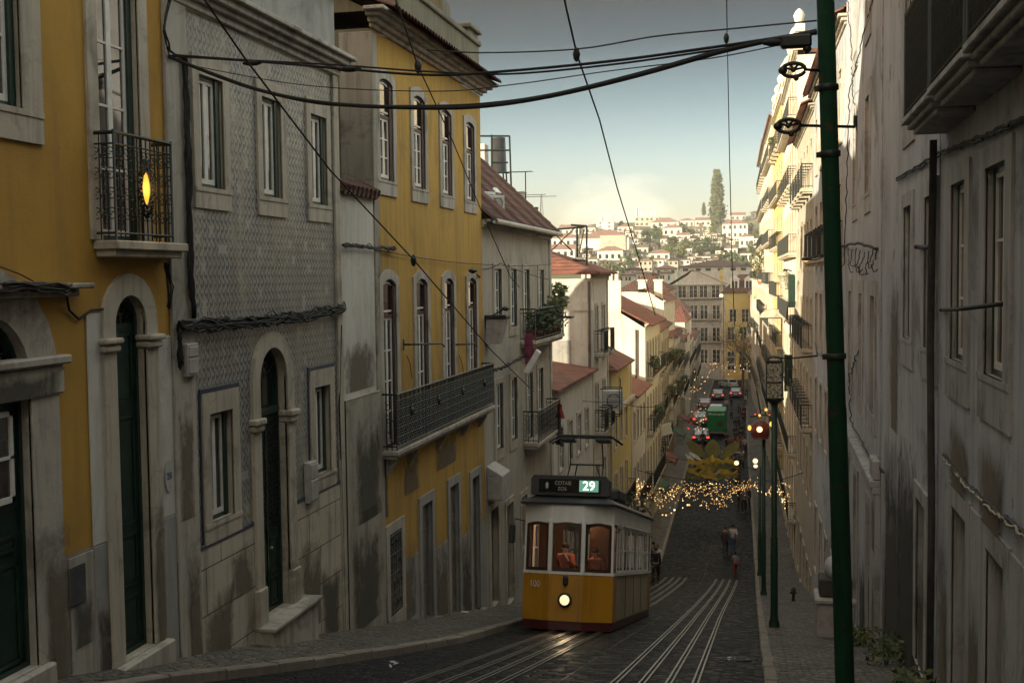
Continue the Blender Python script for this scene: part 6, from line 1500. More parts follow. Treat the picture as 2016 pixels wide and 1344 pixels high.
# double lamps on the third slim pole and other lit street lamps
def globe(px,py,Y,r,label,mat='lampw',arm=None,name='street_lamp'):
    c=onY(px,py,Y); t=empty(name,c,0,label,'lamp'); b=MB(); b.ball((0,0,0),r,12,9); b.build('globe',M[mat],t)
    b=MB(); b.lathe([(r*.5,-r*.75),(r*.7,-r*1.1),(.02,-r*1.5)],(0,0,0),10)
    if arm: e=onY(arm[0],arm[1],Y)-c; b.tube([(0,0,-r),(e.x*.6,0,e.z*.3-r),tuple(e)],.02,5)
    b.build('fitting',M['iron'],t); return t
globe(1487,907,58.4,.125,'upper round lit lamp on the third slim pole'); globe(1487.5,917,58.4,.10,'lower round lit lamp on the third slim pole')
globe(1450,911,60,.12,'round lit lamp on an arm left of the third slim pole',arm=(1489,925))
globe(1420,582,190,.33,'bright street lamp before the pale and yellow end blocks','lampw',arm=(1440,600))
globe(1289,603,97,.10,'small lit bulb on the shaded blank end wall','lampo'); globe(1486,582,150,.22,'small lit lamp at the far end of the right fronts','lampo')
# orange lamp on a bracket in front of the sunlit fronts
Yl=30; t=bracket_lamp('wall_lamp',[onY(1622,505,Yl),onY(1605,512,Yl),onY(1592,511,Yl)],onY(1586,510,Yl),'orange lit lamp on a bracket left of the near green pole','lampo')
Yl=66; c=onY(1545,555,Yl); t=empty('wall_lantern',c,0,'old four sided wall lantern before the sunlit fronts','lantern'); b=MB()
b.lathe([(.2,-.42),(.36,.32),(.40,.36),(.12,.62),(.02,.72)],(0,0,0),4); b.build('lantern_glass',M['lang'],t); b=MB(); b.lathe([(.42,.34),(.14,.6),(.03,.75)],(0,0,0),4); b.tube([(0,0,.7),(.7,0,.55),(1.3,0,.5)],.04,5); b.build('lantern_frame',M['iron'],t)
# flood lamps on the grey house
Yg=onX(995,607,-6.6).y; bracket_lamp('wall_lamp',[onX(958,628,XL),onX(975,618,-6.9),onX(993,608,-6.6)],onX(996,607,-6.6),'black lamp on a slanting arm on the grey house upper floor')
bracket_lamp('wall_lamp',[onX(945,545,XL),onX(938,540,-7.0)],onX(931,533,-6.9),'small dark lamp at the corner of yellow and grey houses')
c=onX(976,650,-6.95); t=empty('lamp_box',c,0,'grey angular floodlight box on the grey house wall','floodlight'); b=MB(); b.prism([(-.25,-.35),(-.2,.3),(.3,.3),(.12,-.35)],-.2,.2); b.build('case',M['boxg'],t); b=MB(); b.bbox(-.3,.34,-.24,.24,.3,.4,.02); b.build('lid',M['iron'],t)
c=onX(1048,712,-6.4); t=empty('awning_box',c,0,'tilted white sign box on a bracket below the planted balcony','sign box'); t.rotation_euler=(0,.55,.2); b=MB(); b.bbox(-.08,.08,-.28,.28,-.36,.36,.02); b.build('case',M['wframe'],t)
# ---- overhead wires
def wire(name,pts,r,label,mat='cable',n=16,sg=.0,cat='cable',n2=5,jit=0):
    P=[]
    for a,c in zip(pts,pts[1:]): P+=sag(a,c,sg,n,jit)[:-1]
    P.append(Vector(pts[-1])); b=MB(); o0=Vector(pts[0]); b.tube([p-o0 for p in P],r,n2); o=b.build(name,M[mat]); o.location=o0; return tag(o,label,cat)
A=onX(332,112,XL+.05); Bp=Vector((.57,YP,onY(1605,66,YP).z))
def span(px,Y=None):  # points given as (px,py,t) with t 0..1 between wall A and pole B in plan
    o=[]
    for x_,y_,t_ in px:
        p=A.lerp(Bp,t_); r=ray(x_,y_); # intersect view ray with vertical plane through A and B
        d=Bp-A; nx,ny=-d.y,d.x; s_=(nx*A.x+ny*A.y)/(nx*r.x+ny*r.y); o.append(r*s_)
    return o
def spanwire(name,pxs,r,label,mat='cable',dz=0): 
    q=span([(x,y,0) for x,y in pxs]); 
    # smooth through points
    P=[]
    for i in range(len(q)-1):
        p0,p1,p2,p3=q[max(i-1,0)],q[i],q[i+1],q[min(i+2,len(q)-1)]
        for k_ in range(8):
            t=k_/8; P.append(.5*((2*p1)+(-p0+p2)*t+(2*p0-5*p1+4*p2-p3)*t*t+(-p0+3*p1-3*p2+p3)*t**3))
    P.append(q[-1]); b=MB(); o0=P[0]; b.tube([p-o0 for p in P],r,6); o=b.build(name,M[mat]); o.location=o0; return tag(o,label,'cable')
spanwire('power_cable',[(332,112),(430,150),(520,180),(640,203),(800,212),(940,210),(1080,190),(1250,150),(1420,102),(1540,75),(1608,64)],.024,'thickest black cable sagging lowest across the street')
spanwire('power_cable',[(338,114),(435,154),(525,183),(645,206),(805,209),(945,205),(1085,186),(1255,145),(1425,97),(1545,72),(1608,62)],.014,'thin cable twisted around the thickest sagging cable')
spanwire('power_cable',[(332,110),(500,121),(690,137),(850,148),(1000,140),(1200,121),(1400,94),(1540,73),(1608,60)],.015,'black cable crossing just above the thickest sagging one')
spanwire('power_cable',[(340,108),(480,118),(660,128),(840,141),(1000,146),(1200,128),(1400,100),(1545,78)],.011,'thin black cable close beneath the upper crossing cable')
spanwire('span_wire',[(840,98),(950,104),(1135,97),(1290,72),(1430,58),(1608,41)],.008,'thin grey span wire highest across the sky','cableg')
spanwire('span_wire',[(380,130),(600,168),(850,180),(1000,168),(1200,140),(1400,115),(1540,88)],.006,'hair thin wire between the crossing black cables','cableg')
for (x_,y_,lab) in ((497,124,'black cable joint before the tiled house cornice'),(690,136,'black cable joint left of the yellow house'),(1528,84,'black cable joint hanging near the green pole')):
    p=span([(x_,y_,0)])[0]; b=MB(); b.ball((0,0,0),.06,8,6,(2.2,.8,.6)); o=b.build('cable_joint',M['cable']); o.location=p; tag(o,lab,'cable joint')
# trolley wires along the street
def alongwire(name,pxs,X0,X1,r,label,clamps=(),mat='cable'):
    n=len(pxs); P=[onX(x,y,lerp(X0,X1,i/(n-1))) for i,(x,y) in enumerate(pxs)]; b=MB(); o0=P[0].copy(); Q=[]
    for a,c in zip(P,P[1:]): Q+= [a.lerp(c,k_/4) for k_ in range(4)]
    Q.append(P[-1]); b.tube([p-o0 for p in Q],[max(r,p.length*.00042) for p in Q],5); o=b.build(name,M[mat]); o.location=o0; tag(o,label,'wire')
alongwire('trolley_wire',[(1108,-14),(1135,105),(1180,235),(1215,370),(1255,500),(1290,620)],-2.2,-3.3,.013,'trolley wire slanting down across the sky left of the hill cypress')
alongwire('trolley_wire',[(1430,-14),(1432,90),(1436,300),(1441,510),(1446,640)],-.62,-1.6,.011,'trolley wire hanging almost upright in front of the hill cypress')
alongwire('trolley_wire',[(396,-10),(480,112),(650,335),(815,512),(968,690),(1050,770)],-5.2,-5.6,.012,'trolley wire slanting across the tiled and yellow house fronts')
alongwire('trolley_wire',[(775,-12),(822,128),(890,275),(952,425),(1005,545),(1022,565)],-4.3,-6.6,.010,'trolley wire slanting in front of the upper yellow house windows')
def insul(px,py,X,r,lab): p=onX(px,py,X); b=MB(); b.lathe([(.01,-r*2),(r*.7,-r*1.4),(r,0),(r*.7,r*1.2),(.01,r*1.8)],(0,0,0),10); o=b.build('wire_insulator',M['iron']); o.location=p; tag(o,lab,'insulator')
insul(1135,107,-2.4,.05,'black insulator on the slanting trolley wire high in the sky'); insul(1430,75,-.62,.045,'black insulator on the upright trolley wire at the top'); insul(823,130,-4.8,.055,'black insulator on the trolley wire by the first yellow window'); insul(814,512,-5.45,.05,'small insulator where wires meet on the yellow house front')
# wires between facades further down
def px3(*l): return [onX(x,y,X) if X is not None else None for x,y,X in l]
wire('span_wire',px3((735,490,XL+.05),(945,520,XL+.1),(1085,520,-7.0)),.010,'thin cable strung along yellow and grey houses under the upper windows','cableg',sg=.05)
wire('span_wire',px3((950,530,-7.1),(985,518,-6.9),(1080,550,-7.0)),.012,'dark wire bracketed over the upper grey house windows',sg=.04)
wire('span_wire',[onY(1095,780,45),onY(1215,790,45),onY(1290,800,45)],.012,'wire over the tram pantograph bars',sg=.1)
wire('span_wire',[onY(1255,925,62),onY(1420,950,62),onY(1500,945,62),onX(1580,930,1.4)],.02,'dark span wire stretched just above the light garland',sg=.12)
wire('span_wire',[onX(1765,352,XR-.03),onX(1850,300,XR-.03),onX(1915,275,XR-.03),onX(2020,232,XR-.03)],.018,'pale twisted cable climbing under the right balconies','cableg',jit=.012)
wire('span_wire',[onX(1765,356,XR-.04),onX(1850,306,XR-.04),onX(1915,281,XR-.04),onX(2020,238,XR-.04)],.012,'second strand of the pale cable under the right balconies','cableg',jit=.02)
wire('cable_bundle',[onX(1858,895,XR-.03),onX(1900,950,XR-.03),onX(1955,1000,XR-.03),onX(2025,1055,XR-.03)],.022,'pale cable bundle sloping over the right hand doors','cableg',jit=.012)
wire('cable_bundle',[onX(1858,901,XR-.05),onX(1900,956,XR-.05),onX(1955,1006,XR-.05),onX(2025,1061,XR-.05)],.014,'thin strand of the cable bundle over the right hand doors','stone',jit=.016)
wire('bracket_arm',[onX(1852,610,XR-.02),onX(1895,608,XR-.22),onX(1975,598,XR-.02)],.022,'dark twisted iron arm between two right hand windows',n=6)
wire('bracket_arm',[onX(1803,486,XR-.05),onX(1838,487,XR-.05)],.03,'short dark bar beside the right hand window',n=3)
wire('bracket_arm',[onX(1658,485,XR-.04),onX(1690,478,XR-.25),onX(1728,490,XR-.05)],.03,'black bracket with cable tangle right of the near green pole',n=6,jit=.02)
# cable tangle under that bracket and wall cables on the right
for i in range(9):
    a=onX(1662+i*8,495+R.uniform(-8,8),XR-.05); c=onX(1668+i*7+R.uniform(-14,14),R.uniform(520,545),XR-.05)
    wire('loose_cable',[a,(a+c)/2+Vector((-.1,R.uniform(-.5,.5),-.1)),c],.011,'loop of loose black cable in the tangle right of the near pole',sg=.08,n=6,jit=.02); bpy.data.objects[-1]
for o in [o for o in COL.objects if o.name.startswith('loose_cable')]: o['group']='loose cables in the tangle right of the near pole'
wire('wall_cable',[onX(1718,0,XR-.03),onX(1690,110,XR-.03),onX(1672,180,XR-.03),onX(1668,330,XR-.03),onX(1662,520,XR-.03)],.014,'dark wall cable running down right of the near green pole',jit=.02)
wire('wall_cable',[onX(1668,-5,XR-.03),onX(1676,90,XR-.03),onX(1679,180,XR-.03),onX(1686,255,XR-.03)],.012,'shorter wall cable above the lower pulley hook',jit=.02)
wire('wall_cable',[onX(1690,690,XR-.04),onX(1672,740,XR-.04),onX(1675,830,XR-.04),onX(1720,915,XR-.04),onX(1740,930,XR-.04)],.014,'cable curling down to the shop cornice',jit=.03)
# left wall cables: thick bundle down the corner and along the band
def bundle(pts,n,spread,r,label,name='cable_bundle',mat='cable'):
    """one tied bundle of many strands = one mesh body of overlapping strands"""
    b=MB(); o0=Vector(pts[0])
    for i in range(n):
        P=[]; off=Vector((R.uniform(0,spread),R.gauss(0,spread*.4),R.gauss(0,spread*.6)))
        for a,c in zip(pts,pts[1:]):
            m=max(3,int((Vector(c)-Vector(a)).length/.16))
            for k_ in range(m): P.append(Vector(a).lerp(Vector(c),k_/m)+off*.8+Vector((R.uniform(0,spread*.5),R.gauss(0,spread*.28),R.gauss(0,spread*.42)))-o0)
        P.append(Vector(pts[-1])-o0+off*.5); b.tube(P,r*R.uniform(.6,1.2),4)
    o=b.build(name,M[mat]); o.location=o0; return tag(o,label,'cable bundle')
bx=XL+.07
bundle([onX(360,112,bx),onX(366,300,bx),onX(372,560,bx),onX(380,625,bx)],12,.045,.022,'thick black cable bundle running down the corner of the tiled house')
bundle([onX(352,640,bx),onX(420,640,bx),onX(500,632,bx),onX(600,622,bx),onX(678,606,bx)],30,.062,.015,'thick tangled cable bundle along the front of the tiled house')
bundle([onX(346,640,bx),onX(350,665,bx),onX(352,720,bx)],8,.06,.014,'black cables dropping to the tall meter box')
bundle([onX(332,-8,bx),onX(318,60,bx),onX(330,105,bx),onX(362,118,bx)],4,.03,.012,'dark cables at the top of the ochre house corner')
bundle([onX(322,515,bx),onX(332,560,bx),onX(330,605,bx)],5,.05,.010,'thin cables dangling under the ochre house balcony')
bundle([onX(0,562,XL+.2),onX(60,560,XL+.2),onX(130,566,XL+.2),onX(150,568,XL+.1)],6,.04,.012,'dark cables lying on the stone shelf over the left arched door',mat='cableg')
wire('wall_cable',[onX(130,570,XL+.1),onX(136,610,XL+.03),onX(155,628,XL+.03),onX(180,610,XL+.03),onX(205,608,XL+.03)],.014,'cable drooping from the shelf to the ochre arched door')
wire('wall_cable',[onX(0,525,XL+.03),onX(40,540,XL+.03),onX(66,554,XL+.1)],.008,'thin wire above the stone shelf on the ochre wall')
bundle([onX(672,484,XL+.05),onX(730,488,XL+.05),onX(778,492,XL+.05)],7,.05,.012,'grey twisted cables crossing from white yard wall to yellow house',mat='cableg')
bundle([onX(955,735,-7.0),onX(985,725,-6.9),onX(1025,705,-6.8),onX(1035,700,-6.75)],6,.06,.012,'dark cables hanging across the grey house below its windows')
wire('wall_cable',[onX(672,640,XL+.05),onX(668,800,XL+.04),onX(674,1000,XL+.04),onX(680,1240,XL+.04)],.016,'dark downpipe cable at the right edge of the tiled house')
# iron clothes line brackets on the yellow house
for (a,c,lab) in ((795,875,'iron clothes bracket between first and second lower yellow windows'),(898,940,'iron clothes bracket between third and fourth lower yellow windows')):
    t=empty('clothes_bracket',onX(a,678,XL+.05),0,lab,'bracket'); o0=t.location.copy(); b=MB()
    P=[onX(a,678,XL+.05),onX(a+10,678,XL+.3),onX(c-5,676,XL+.3),onX(c,682,XL+.28)]; b.tube([p-o0 for p in P],.02,5); b.tube([onX(a,690,XL+.02)-o0,onX(a,668,XL+.02)-o0],.016,5); b.build('rail',M['iron'],t)
    b=MB(); b.tube([onX(a+6,700,XL+.04)-o0,onX(a+12,715,XL+.04)-o0,onX(a+16,745,XL+.04)-o0],.008,4); b.build('hanging_wire',M['cable'],t)
# ================================================================== garlands
def garland(name,label,paths,nb,r,drop=0.0,parts=True,mat='bulb',spread=.05,seed=1):
    """string of small lit bulbs on thin wires; paths = list of polylines; first 100 bulbs are parts, the rest one body"""
    rr=random.Random(seed); o0=Vector(paths[0][0]); t=empty(name,o0,0,label,'light garland'); w=MB(); pts=[]
    for P in paths:
        P=[Vector(p) for p in P]; w.tube([p-o0 for p in P],.012,4)
        L_=[0]; 
        for a,c in zip(P,P[1:]): L_.append(L_[-1]+(c-a).length)
        k_=max(1,int(nb*1.0/len(paths)))
        for i in range(k_):
            s_=rr.uniform(0,L_[-1])
            for j in range(len(P)-1):
                if s_<=L_[j+1]: q=P[j].lerp(P[j+1],(s_-L_[j])/max(1e-6,L_[j+1]-L_[j])); break
            d=rr.random()**1.5*drop; pts.append(q-o0+Vector((rr.gauss(0,spread),rr.gauss(0,spread),-d+rr.gauss(0,spread))))
            if d>.3: w.tube([q-o0,pts[-1]],.006,3)
    w.build('wire',M['cable'],t)
    B=[MB().ball((0,0,0),1,7,5).mesh('bulb',M[q]) for q in (mat,mat,'bulb2' if mat=='bulb' else mat)]
    for p in pts[:100]: s_=r*rr.uniform(.5,1.1); inst('bulb',rr.choice(B),t,p,(0,0,0),(s_,)*3)
    if len(pts)>100:
        b=MB()
        for p in pts[100:]: b.ball(p,r*rr.uniform(.45,.9),6,4)
        o=b.build('small_bulbs',M[mat],t); o['kind']='stuff'
    return t
Yq=64
def gp(l,Y=Yq): return [onY(x,y,Y+dy) for x,y,dy in [(q+(0,))[:3] for q in l]]
garland('light_garland','long curtain of warm bulbs strung across the street above the cobbles',[gp([(1262,948),(1300,955),(1340,975),(1380,950),(1410,946)]),gp([(1300,985),(1330,948),(1365,975),(1395,990),(1420,970)]),gp([(1405,960),(1425,975),(1450,950),(1480,945)]),gp([(1260,965),(1310,990),(1350,960),(1400,945),(1440,942),(1470,950)]),gp([(1400,975),(1420,990),(1445,965),(1485,950)]),gp([(1300,962),(1340,950),(1390,968),(1430,955),(1470,965)]),gp([(1258,958),(1300,975),(1350,948),(1400,957),(1450,944),(1488,956)])],420,.031,.42,seed=3)
garland('light_garland','dense upright cluster of warm bulbs at the left end of the street garland',[gp([(1255,945),(1253,975),(1257,1000)]),gp([(1262,950),(1258,985),(1265,990)])],150,.030,.2,spread=.13,seed=4)
garland('light_garland','looped strand of warm bulbs hanging between the slim poles and the right wall',[gp([(1492,945),(1508,965),(1514,972),(1522,950)]),gp([(1533,955),(1545,985),(1549,995)]),gp([(1485,950),(1500,972),(1520,958),(1538,962)]),gp([(1540,945),(1553,955),(1551,985),(1545,1000)])],130,.031,.15,spread=.08,seed=5)
garland('light_garland','stray bulbs on a loose wire right of the tram roof',[gp([(1288,1010),(1306,1011),(1355,995),(1370,985)],60)],8,.05,.05,seed=6)
garland('light_garland','far band of tiny red and warm lights across the lower street',[[onY(x,y,165) for x,y in ((1388,716),(1410,722),(1430,708),(1455,718),(1478,712),(1490,718))],[onY(x,y,165) for x,y in ((1390,712),(1420,712),(1450,724),(1485,706))]],70,.05,1.4,spread=.3,seed=7)
garland('light_garland','cluster of small warm bulbs on the left houses beyond the sign board',[[onY(x,y,108) for x,y in ((1355,745),(1350,775),(1362,760),(1378,735),(1385,765))],[onY(x,y,105) for x,y in ((1368,790),(1385,800),(1378,815),(1372,830))]],60,.04,1.0,spread=.3,seed=8)
garland('light_garland','short string of red lights low on the left side of the street',[[onY(x,y,92) for x,y in ((1352,840),(1358,836),(1366,820),(1370,805))]],18,.035,.2,mat='bulbr',spread=.08,seed=9)
# yellow festive ornament: ribbons below, three leaves above
M['fest']=simple('yellow_festive_cloth',(.36,.25,.022),.7,var=.45,scale=3); M['festg']=simple('olive_festive_cloth',(.13,.125,.03),.7,var=.25,scale=2); M['festw']=simple('white_festive_cloth',(.5,.5,.48),.7)
Yf=76; c=onY(1403,905,Yf); t=empty('festive_ornament',c,0,'yellow cloth ornament with olive leaf wings hung across the street','ornament'); u=Yf/FPX
def leafshape(cx,cz,ax,L_,Wd,mat,nm,y=0,th=.05,bend=.0):
    b=MB(); n=12; A=[];B=[]
    for i in range(n+1):
        s_=i/n; w_=Wd*math.sin(PI*min(1,s_*.92+.06))**.8*.5; x_=L_*(s_-.5); z_=bend*(4*(s_-.5)**2)
        ca,sa=math.cos(ax),math.sin(ax); A.append((cx+x_*ca-(z_+w_)*sa,cz+x_*sa+(z_+w_)*ca)); B.append((cx+x_*ca-(z_-w_)*sa,cz+x_*sa+(z_-w_)*ca))
    b.strip(A,B,y,y+th); return b.build(nm,M[mat],t)
def ribbonshape(cx,cz,L_,Wd,ph,mat,y,tilt=0):
    b=MB(); n=26; A=[];B=[]
    for i in range(n+1):
        s_=i/n; x_=L_*(s_-.5); w_=Wd*.5*min(1,s_*7+.25,(1-s_)*7+.25)*(1+.25*math.sin(9*s_+ph)); z_=.10*math.sin(11*s_+ph)+.05*math.sin(23*s_+ph*2)+x_*tilt; A.append((cx+x_,cz+z_+w_)); B.append((cx+x_,cz+z_-w_))
    b.strip(A,B,y,y+.05); return b.build('ribbon',M[mat],t)
for i,(x_,y_,l,w_,m_) in enumerate(((-26,6,50,8,'fest'),(26,4,48,8,'fest'),(-15,15,66,8,'fest'),(28,13,46,7,'festg'),(-24,24,56,7,'fest'),(18,23,62,8,'fest'),(-6,32,84,6,'fest'),(30,31,40,6,'festg'),(-34,33,34,6,'festg'),(0,-2,70,5,'fest'))): ribbonshape(x_*u,-y_*u,l*u,w_*u,i*1.7,m_,-.06*i,R.uniform(-.12,.12))
for (x_,y_,a_,l,w_) in ((-32,-20,-.7,46,20),(34,-20,.7,46,20),(0,-20,PI/2,40,30)): leafshape(x_*u,-y_*u,a_,l*u,w_*u,'festg','leaf',y=.1)
for (x_,y_,a_,l,w_) in ((-42,0,2.4,30,8),(-34,-6,2.6,28,7)): leafshape(x_*u,-y_*u,a_,l*u,w_*u,'festw','streamer',y=.05)
b=MB(); b.lathe([(.02,-.35),(.16,-.2),(.18,.05),(.1,.3),(.02,.42)],(0,-.5,0),10); b.build('centre_knot',M['fest'],t)
wire('span_wire',[onY(1300,895,Yf+.3),onY(1403,905,Yf+.3),onY(1480,890,Yf+.3)],.015,'wire carrying the yellow festive ornament',sg=.2)
# ================================================================== vehicles
def car(X,Y,label,paint,name='parked_car',rz=0,kind='hatch',tail=True):
    t=empty(name,(X,Y,G(Y)+.03),rz,label,'car',); pm=simple('car_paint',paint,.25,var=.05)
    Wd,Ln=.86,4.1; side=[(-.0,.28),(-.02,.62),(.10,.86),(.32,.92),(.55,1.38),(1.0,1.46),(1.9,1.44),(2.75,.98),(3.7,.86),(4.02,.7),(4.1,.32),(3.6,.22),(.4,.22)]
    b=MB(); vs=[];fs=[];n=len(side); secs=((-Wd,.90),(-Wd*.97,1),(Wd*.97,1),(Wd,.90))
    for xx,q in secs: vs+=[(xx*(1-.13*max(0,(z_-.9)/.5)),y_,z_ if q==1 else .2+(z_-.2)*.97) for y_,z_ in side]
    for s_ in range(3): fs+=[(s_*n+i,s_*n+(i+1)%n,(s_+1)*n+(i+1)%n,(s_+1)*n+i) for i in range(n)]
    fs+=[tuple(range(n)),tuple(range(3*n,4*n))]; b.add(vs,fs); b.build('body',pm,t)
    b=MB(); b.quad((-.62,.335,.97),(.62,.335,.97),(.56,.53,1.34),(-.56,.53,1.34)); b.build('rear_window',M['glass'],t)
    for sx_ in (-1,1):
        b=MB(); b.quad((sx_*.845,.62,.97),(sx_*.845,2.6,.97),(sx_*.775,1.95,1.37),(sx_*.775,.75,1.38)); b.build('side_window',M['glass'],t)
        b=MB(); b.bbox(sx_*.55,sx_*.83,-.035,.06,.66,.84,.02); b.build('tail_light',M['bulbr'] if tail else M['tr'],t)
        for yy in (.75,3.3): b=MB(); b.lathe([(.2,-.1),(.31,-.1),(.31,.1),(.2,.1)],(sx_*.78,yy,.30),16,'x'); w=b.build('wheel',M['dark'],t); b=MB(); b.lathe([(.02,-.105),(.19,-.105),(.19,.105),(.02,.105)],(sx_*.78,yy,.30),12,'x'); b.build('rim',M['metal'],w)
    b=MB(); b.bbox(-.26,.26,-.04,.0,.50,.62,.01); b.build('number_plate',M['wframe'],t); b=MB(); b.bbox(-.84,.84,-.09,.05,.27,.46,.04); b.build('bumper',pm,t); return t
def at(px,Y): return onY(px,700,Y).x
car(at(1410,124)-.0,143,'silver white hatchback ahead of the green van',(.5,.5,.5)) if False else None
car(at(1409,143),143,'silver white hatchback just beyond the green van',(.50,.50,.50),tail=False); car(at(1376,131),133,'dark grey car with white roof parked left beyond the green van',(.10,.11,.12),rz=.12); car(at(1413,168),168,'dark car further down the street in front of the silver hatchback',(.05,.05,.06)); car(at(1450,178),172,'dark blue car with a pale roof down the right lane',(.06,.05,.08)); car(at(1376,112),115,'black car parked at the left kerb beside the green van',(.015,.016,.018),rz=.05)
# green box van
Yv=122; p=onY(1410,845,Yv); t=empty('delivery_van',(p.x,Yv,G(Yv)+.03),0,'bright green box van seen from behind in the lower street','van'); w=.98
M['vg']=simple('green_van_paint',(.005,.19,.055),.4,var=.1,scale=2)
b=MB(); b.bbox(-w,w,0,4.2,.55,2.75,.05); b.build('box_body',M['vg'],t); b=MB(); b.bbox(-w*.95,w*.95,4.2,5.8,.4,2.1,.2); b.build('cab',M['vg'],t); b=MB(); b.box(-w,w,-.06,.2,.38,.52); b.build('bumper',M['metal'],t)
for sx_ in (-.8,.8):
    for yy in (.9,4.9): b=MB(); b.lathe([(.2,-.12),(.38,-.12),(.38,.12),(.2,.12)],(sx_,yy,.38),16,'x'); b.build('wheel',M['dark'],t)
    b=MB(); b.bbox(sx_-.08,sx_+.08,-.03,.0,.6,.75,.01); b.build('tail_light',M['tr'],t)
text('azimute fresh',.26,simple('van_lettering',(.55,.6,.55),.6),t,(0,-.012,2.42),(PI/2,0,0),.004,'van_lettering') if False else None
b=MB(); rr=random.Random(5)
x_=-.82
while x_<.8: w_=rr.uniform(.05,.13); b.box(x_,x_+w_,-.012,-.002,2.32+rr.uniform(-.02,.02),2.32+rr.uniform(.12,.24)); x_+=w_+.035
b.build('van_lettering',simple('van_lettering',(.55,.62,.56),.6),t)
b=MB(); b.lathe([(.30,-.012),(.26,-.02),(.001,-.022)],(.42,0,1.38),20,'y'); b.build('round_picture',simple('round_van_picture',(.06,.05,.02),.6,var=.8,scale=4),t)
b=MB(); b.box(-.012,.012,-.008,0,.6,2.2); b.build('door_gap',M['dark'],t)
# ================================================================== people outdoors
def ps(px,Y,label,sh,tr_,ha,H=1.7,rz=0,**k): X=onY(px,1000,Y).x; return person((X,Y,G(Y)+k.pop('dz',.05)),rz,H,label,sh,tr_,ha,**k)
ps(1443,65,'person in a white shirt and blue jeans walking away on the cobbles',(.5,.47,.45),(.05,.08,.16),(.03,.02,.015),1.72,PI,short=True)
ps(1428,64.6,'person in dark clothes carrying a rucksack beside the white shirt',(.07,.065,.07),(.04,.05,.08),(.03,.02,.012),1.66,PI,bag=(.08,.04,.03))
ps(1447,58.5,'child in pale top and red shorts in front of the couple',(.25,.24,.25),(.22,.03,.025),(.02,.015,.01),1.25,PI+.2,short=True)
ps(1290,50,'person in a dark jacket and brown hat walking behind the tram',(.012,.012,.014),(.035,.012,.01),(.03,.02,.01),1.72,PI,hat=(.10,.05,.02),dz=SWH+.02)
ps(1293,56,'person in a white top beyond the dark jacket behind the tram',(.5,.48,.46),(.1,.1,.1),(.03,.02,.01),1.7,0)
for (px,Y,lab,sh,tr_) in ((1457,79,'person in dark clothes under the garland, left of three',(.03,.03,.035),(.02,.02,.025)),(1465,78,'person in grey jacket under the garland, middle of three',(.12,.12,.13),(.02,.02,.02)),(1472,79,'person in black under the garland, right of three',(.02,.02,.02),(.05,.05,.06)),
    (1438,103,'person in red beside the stall in the lower street',(.14,.03,.02),(.03,.03,.04)),(1447,106,'person in blue near the stall in the lower street',(.03,.05,.1),(.03,.03,.03)),(1430,112,'person in dark coat right of the green van',(.02,.02,.025),(.02,.02,.02)),(1462,120,'person in black far down the right pavement',(.02,.02,.02),(.02,.02,.02)),(1455,131,'person in grey far down the right lane',(.09,.09,.1),(.03,.03,.03))):
    ps(px,Y,lab,sh,tr_,(.02,.015,.01),1.7,PI*R.choice((0,1))+R.uniform(-.4,.4))
# ================================================================== things on walls, roofs, pavements
def leafclump(n,sx_,sy,sz,size,mats,seed):
    r=random.Random(seed); b=MB()
    for i in range(n):
        a=r.uniform(0,6.28); q=math.sqrt(r.random()); c=Vector((sx_*q*math.cos(a),sy*q*math.sin(a),sz*(r.random()))); e1=Vector((r.gauss(0,1),r.gauss(0,1),r.gauss(0,.8))).normalized(); e2=e1.orthogonal().normalized(); s_=size*r.uniform(.5,1.1); b.mi=r.randrange(len(mats))
        b.quad(c-e1*s_,c-e2*s_*.4,c+e1*s_,c+e2*s_*.4)
    return b,[M[m] for m in mats]
def potplant(loc,label,sx_,sz,size,mats,seed,pot='terra',pr=.16,n=160,cat='potted plant',name='potted_plant'):
    t=empty(name,loc,0,label,cat); b=MB(); b.lathe([(pr*.7,0),(pr,pr*1.5),(pr*1.12,pr*1.5),(pr*1.12,pr*1.75),(pr*.9,pr*1.75)],(0,0,0),12); b.build('pot',M[pot],t)
    b,m=leafclump(n,sx_,sx_,sz,size,mats,seed); o=b.build('leaves',m,t,(0,0,pr*1.6)); return t
def cloth(name,loc,rz,w,hh,mat,label,cat='cloth',seed=1,folds=5,amp=.05):
    r=random.Random(seed); b=MB(); nx,nz=18,12; ph=r.uniform(0,6)
    for sgn in (0,1):
        vs=[]
        for j in range(nz+1):
            for i in range(nx+1):
                u_,v_=i/nx,j/nz; x_=(u_-.5)*w*(1-.18*v_*math.sin(PI*u_)); z_=-v_*hh*(1+.10*math.sin(7*u_+ph)); y_=amp*(.4+v_)*math.sin(folds*2*PI*u_+ph+v_)+ .02*sgn + .05*v_*math.sin(3*u_+5*v_)
                vs.append((x_,y_,z_))
        b.add(vs,[(j*(nx+1)+i,j*(nx+1)+i+1,(j+1)*(nx+1)+i+1,(j+1)*(nx+1)+i) for j in range(nz) for i in range(nx)],True)
    o=b.build(name,M[mat]); o.location=loc; o.rotation_euler=(0,0,rz); return tag(o,label,cat)
zb=-1.9
M['flowr']=simple('magenta_cloth',(.13,.012,.035),.8,var=.8,scale=7)
cloth('hanging_cloth',onX(1042,655,-6.64),PI/2,.75,.85,'flowr','magenta and orange cloth hanging on the planted balcony')
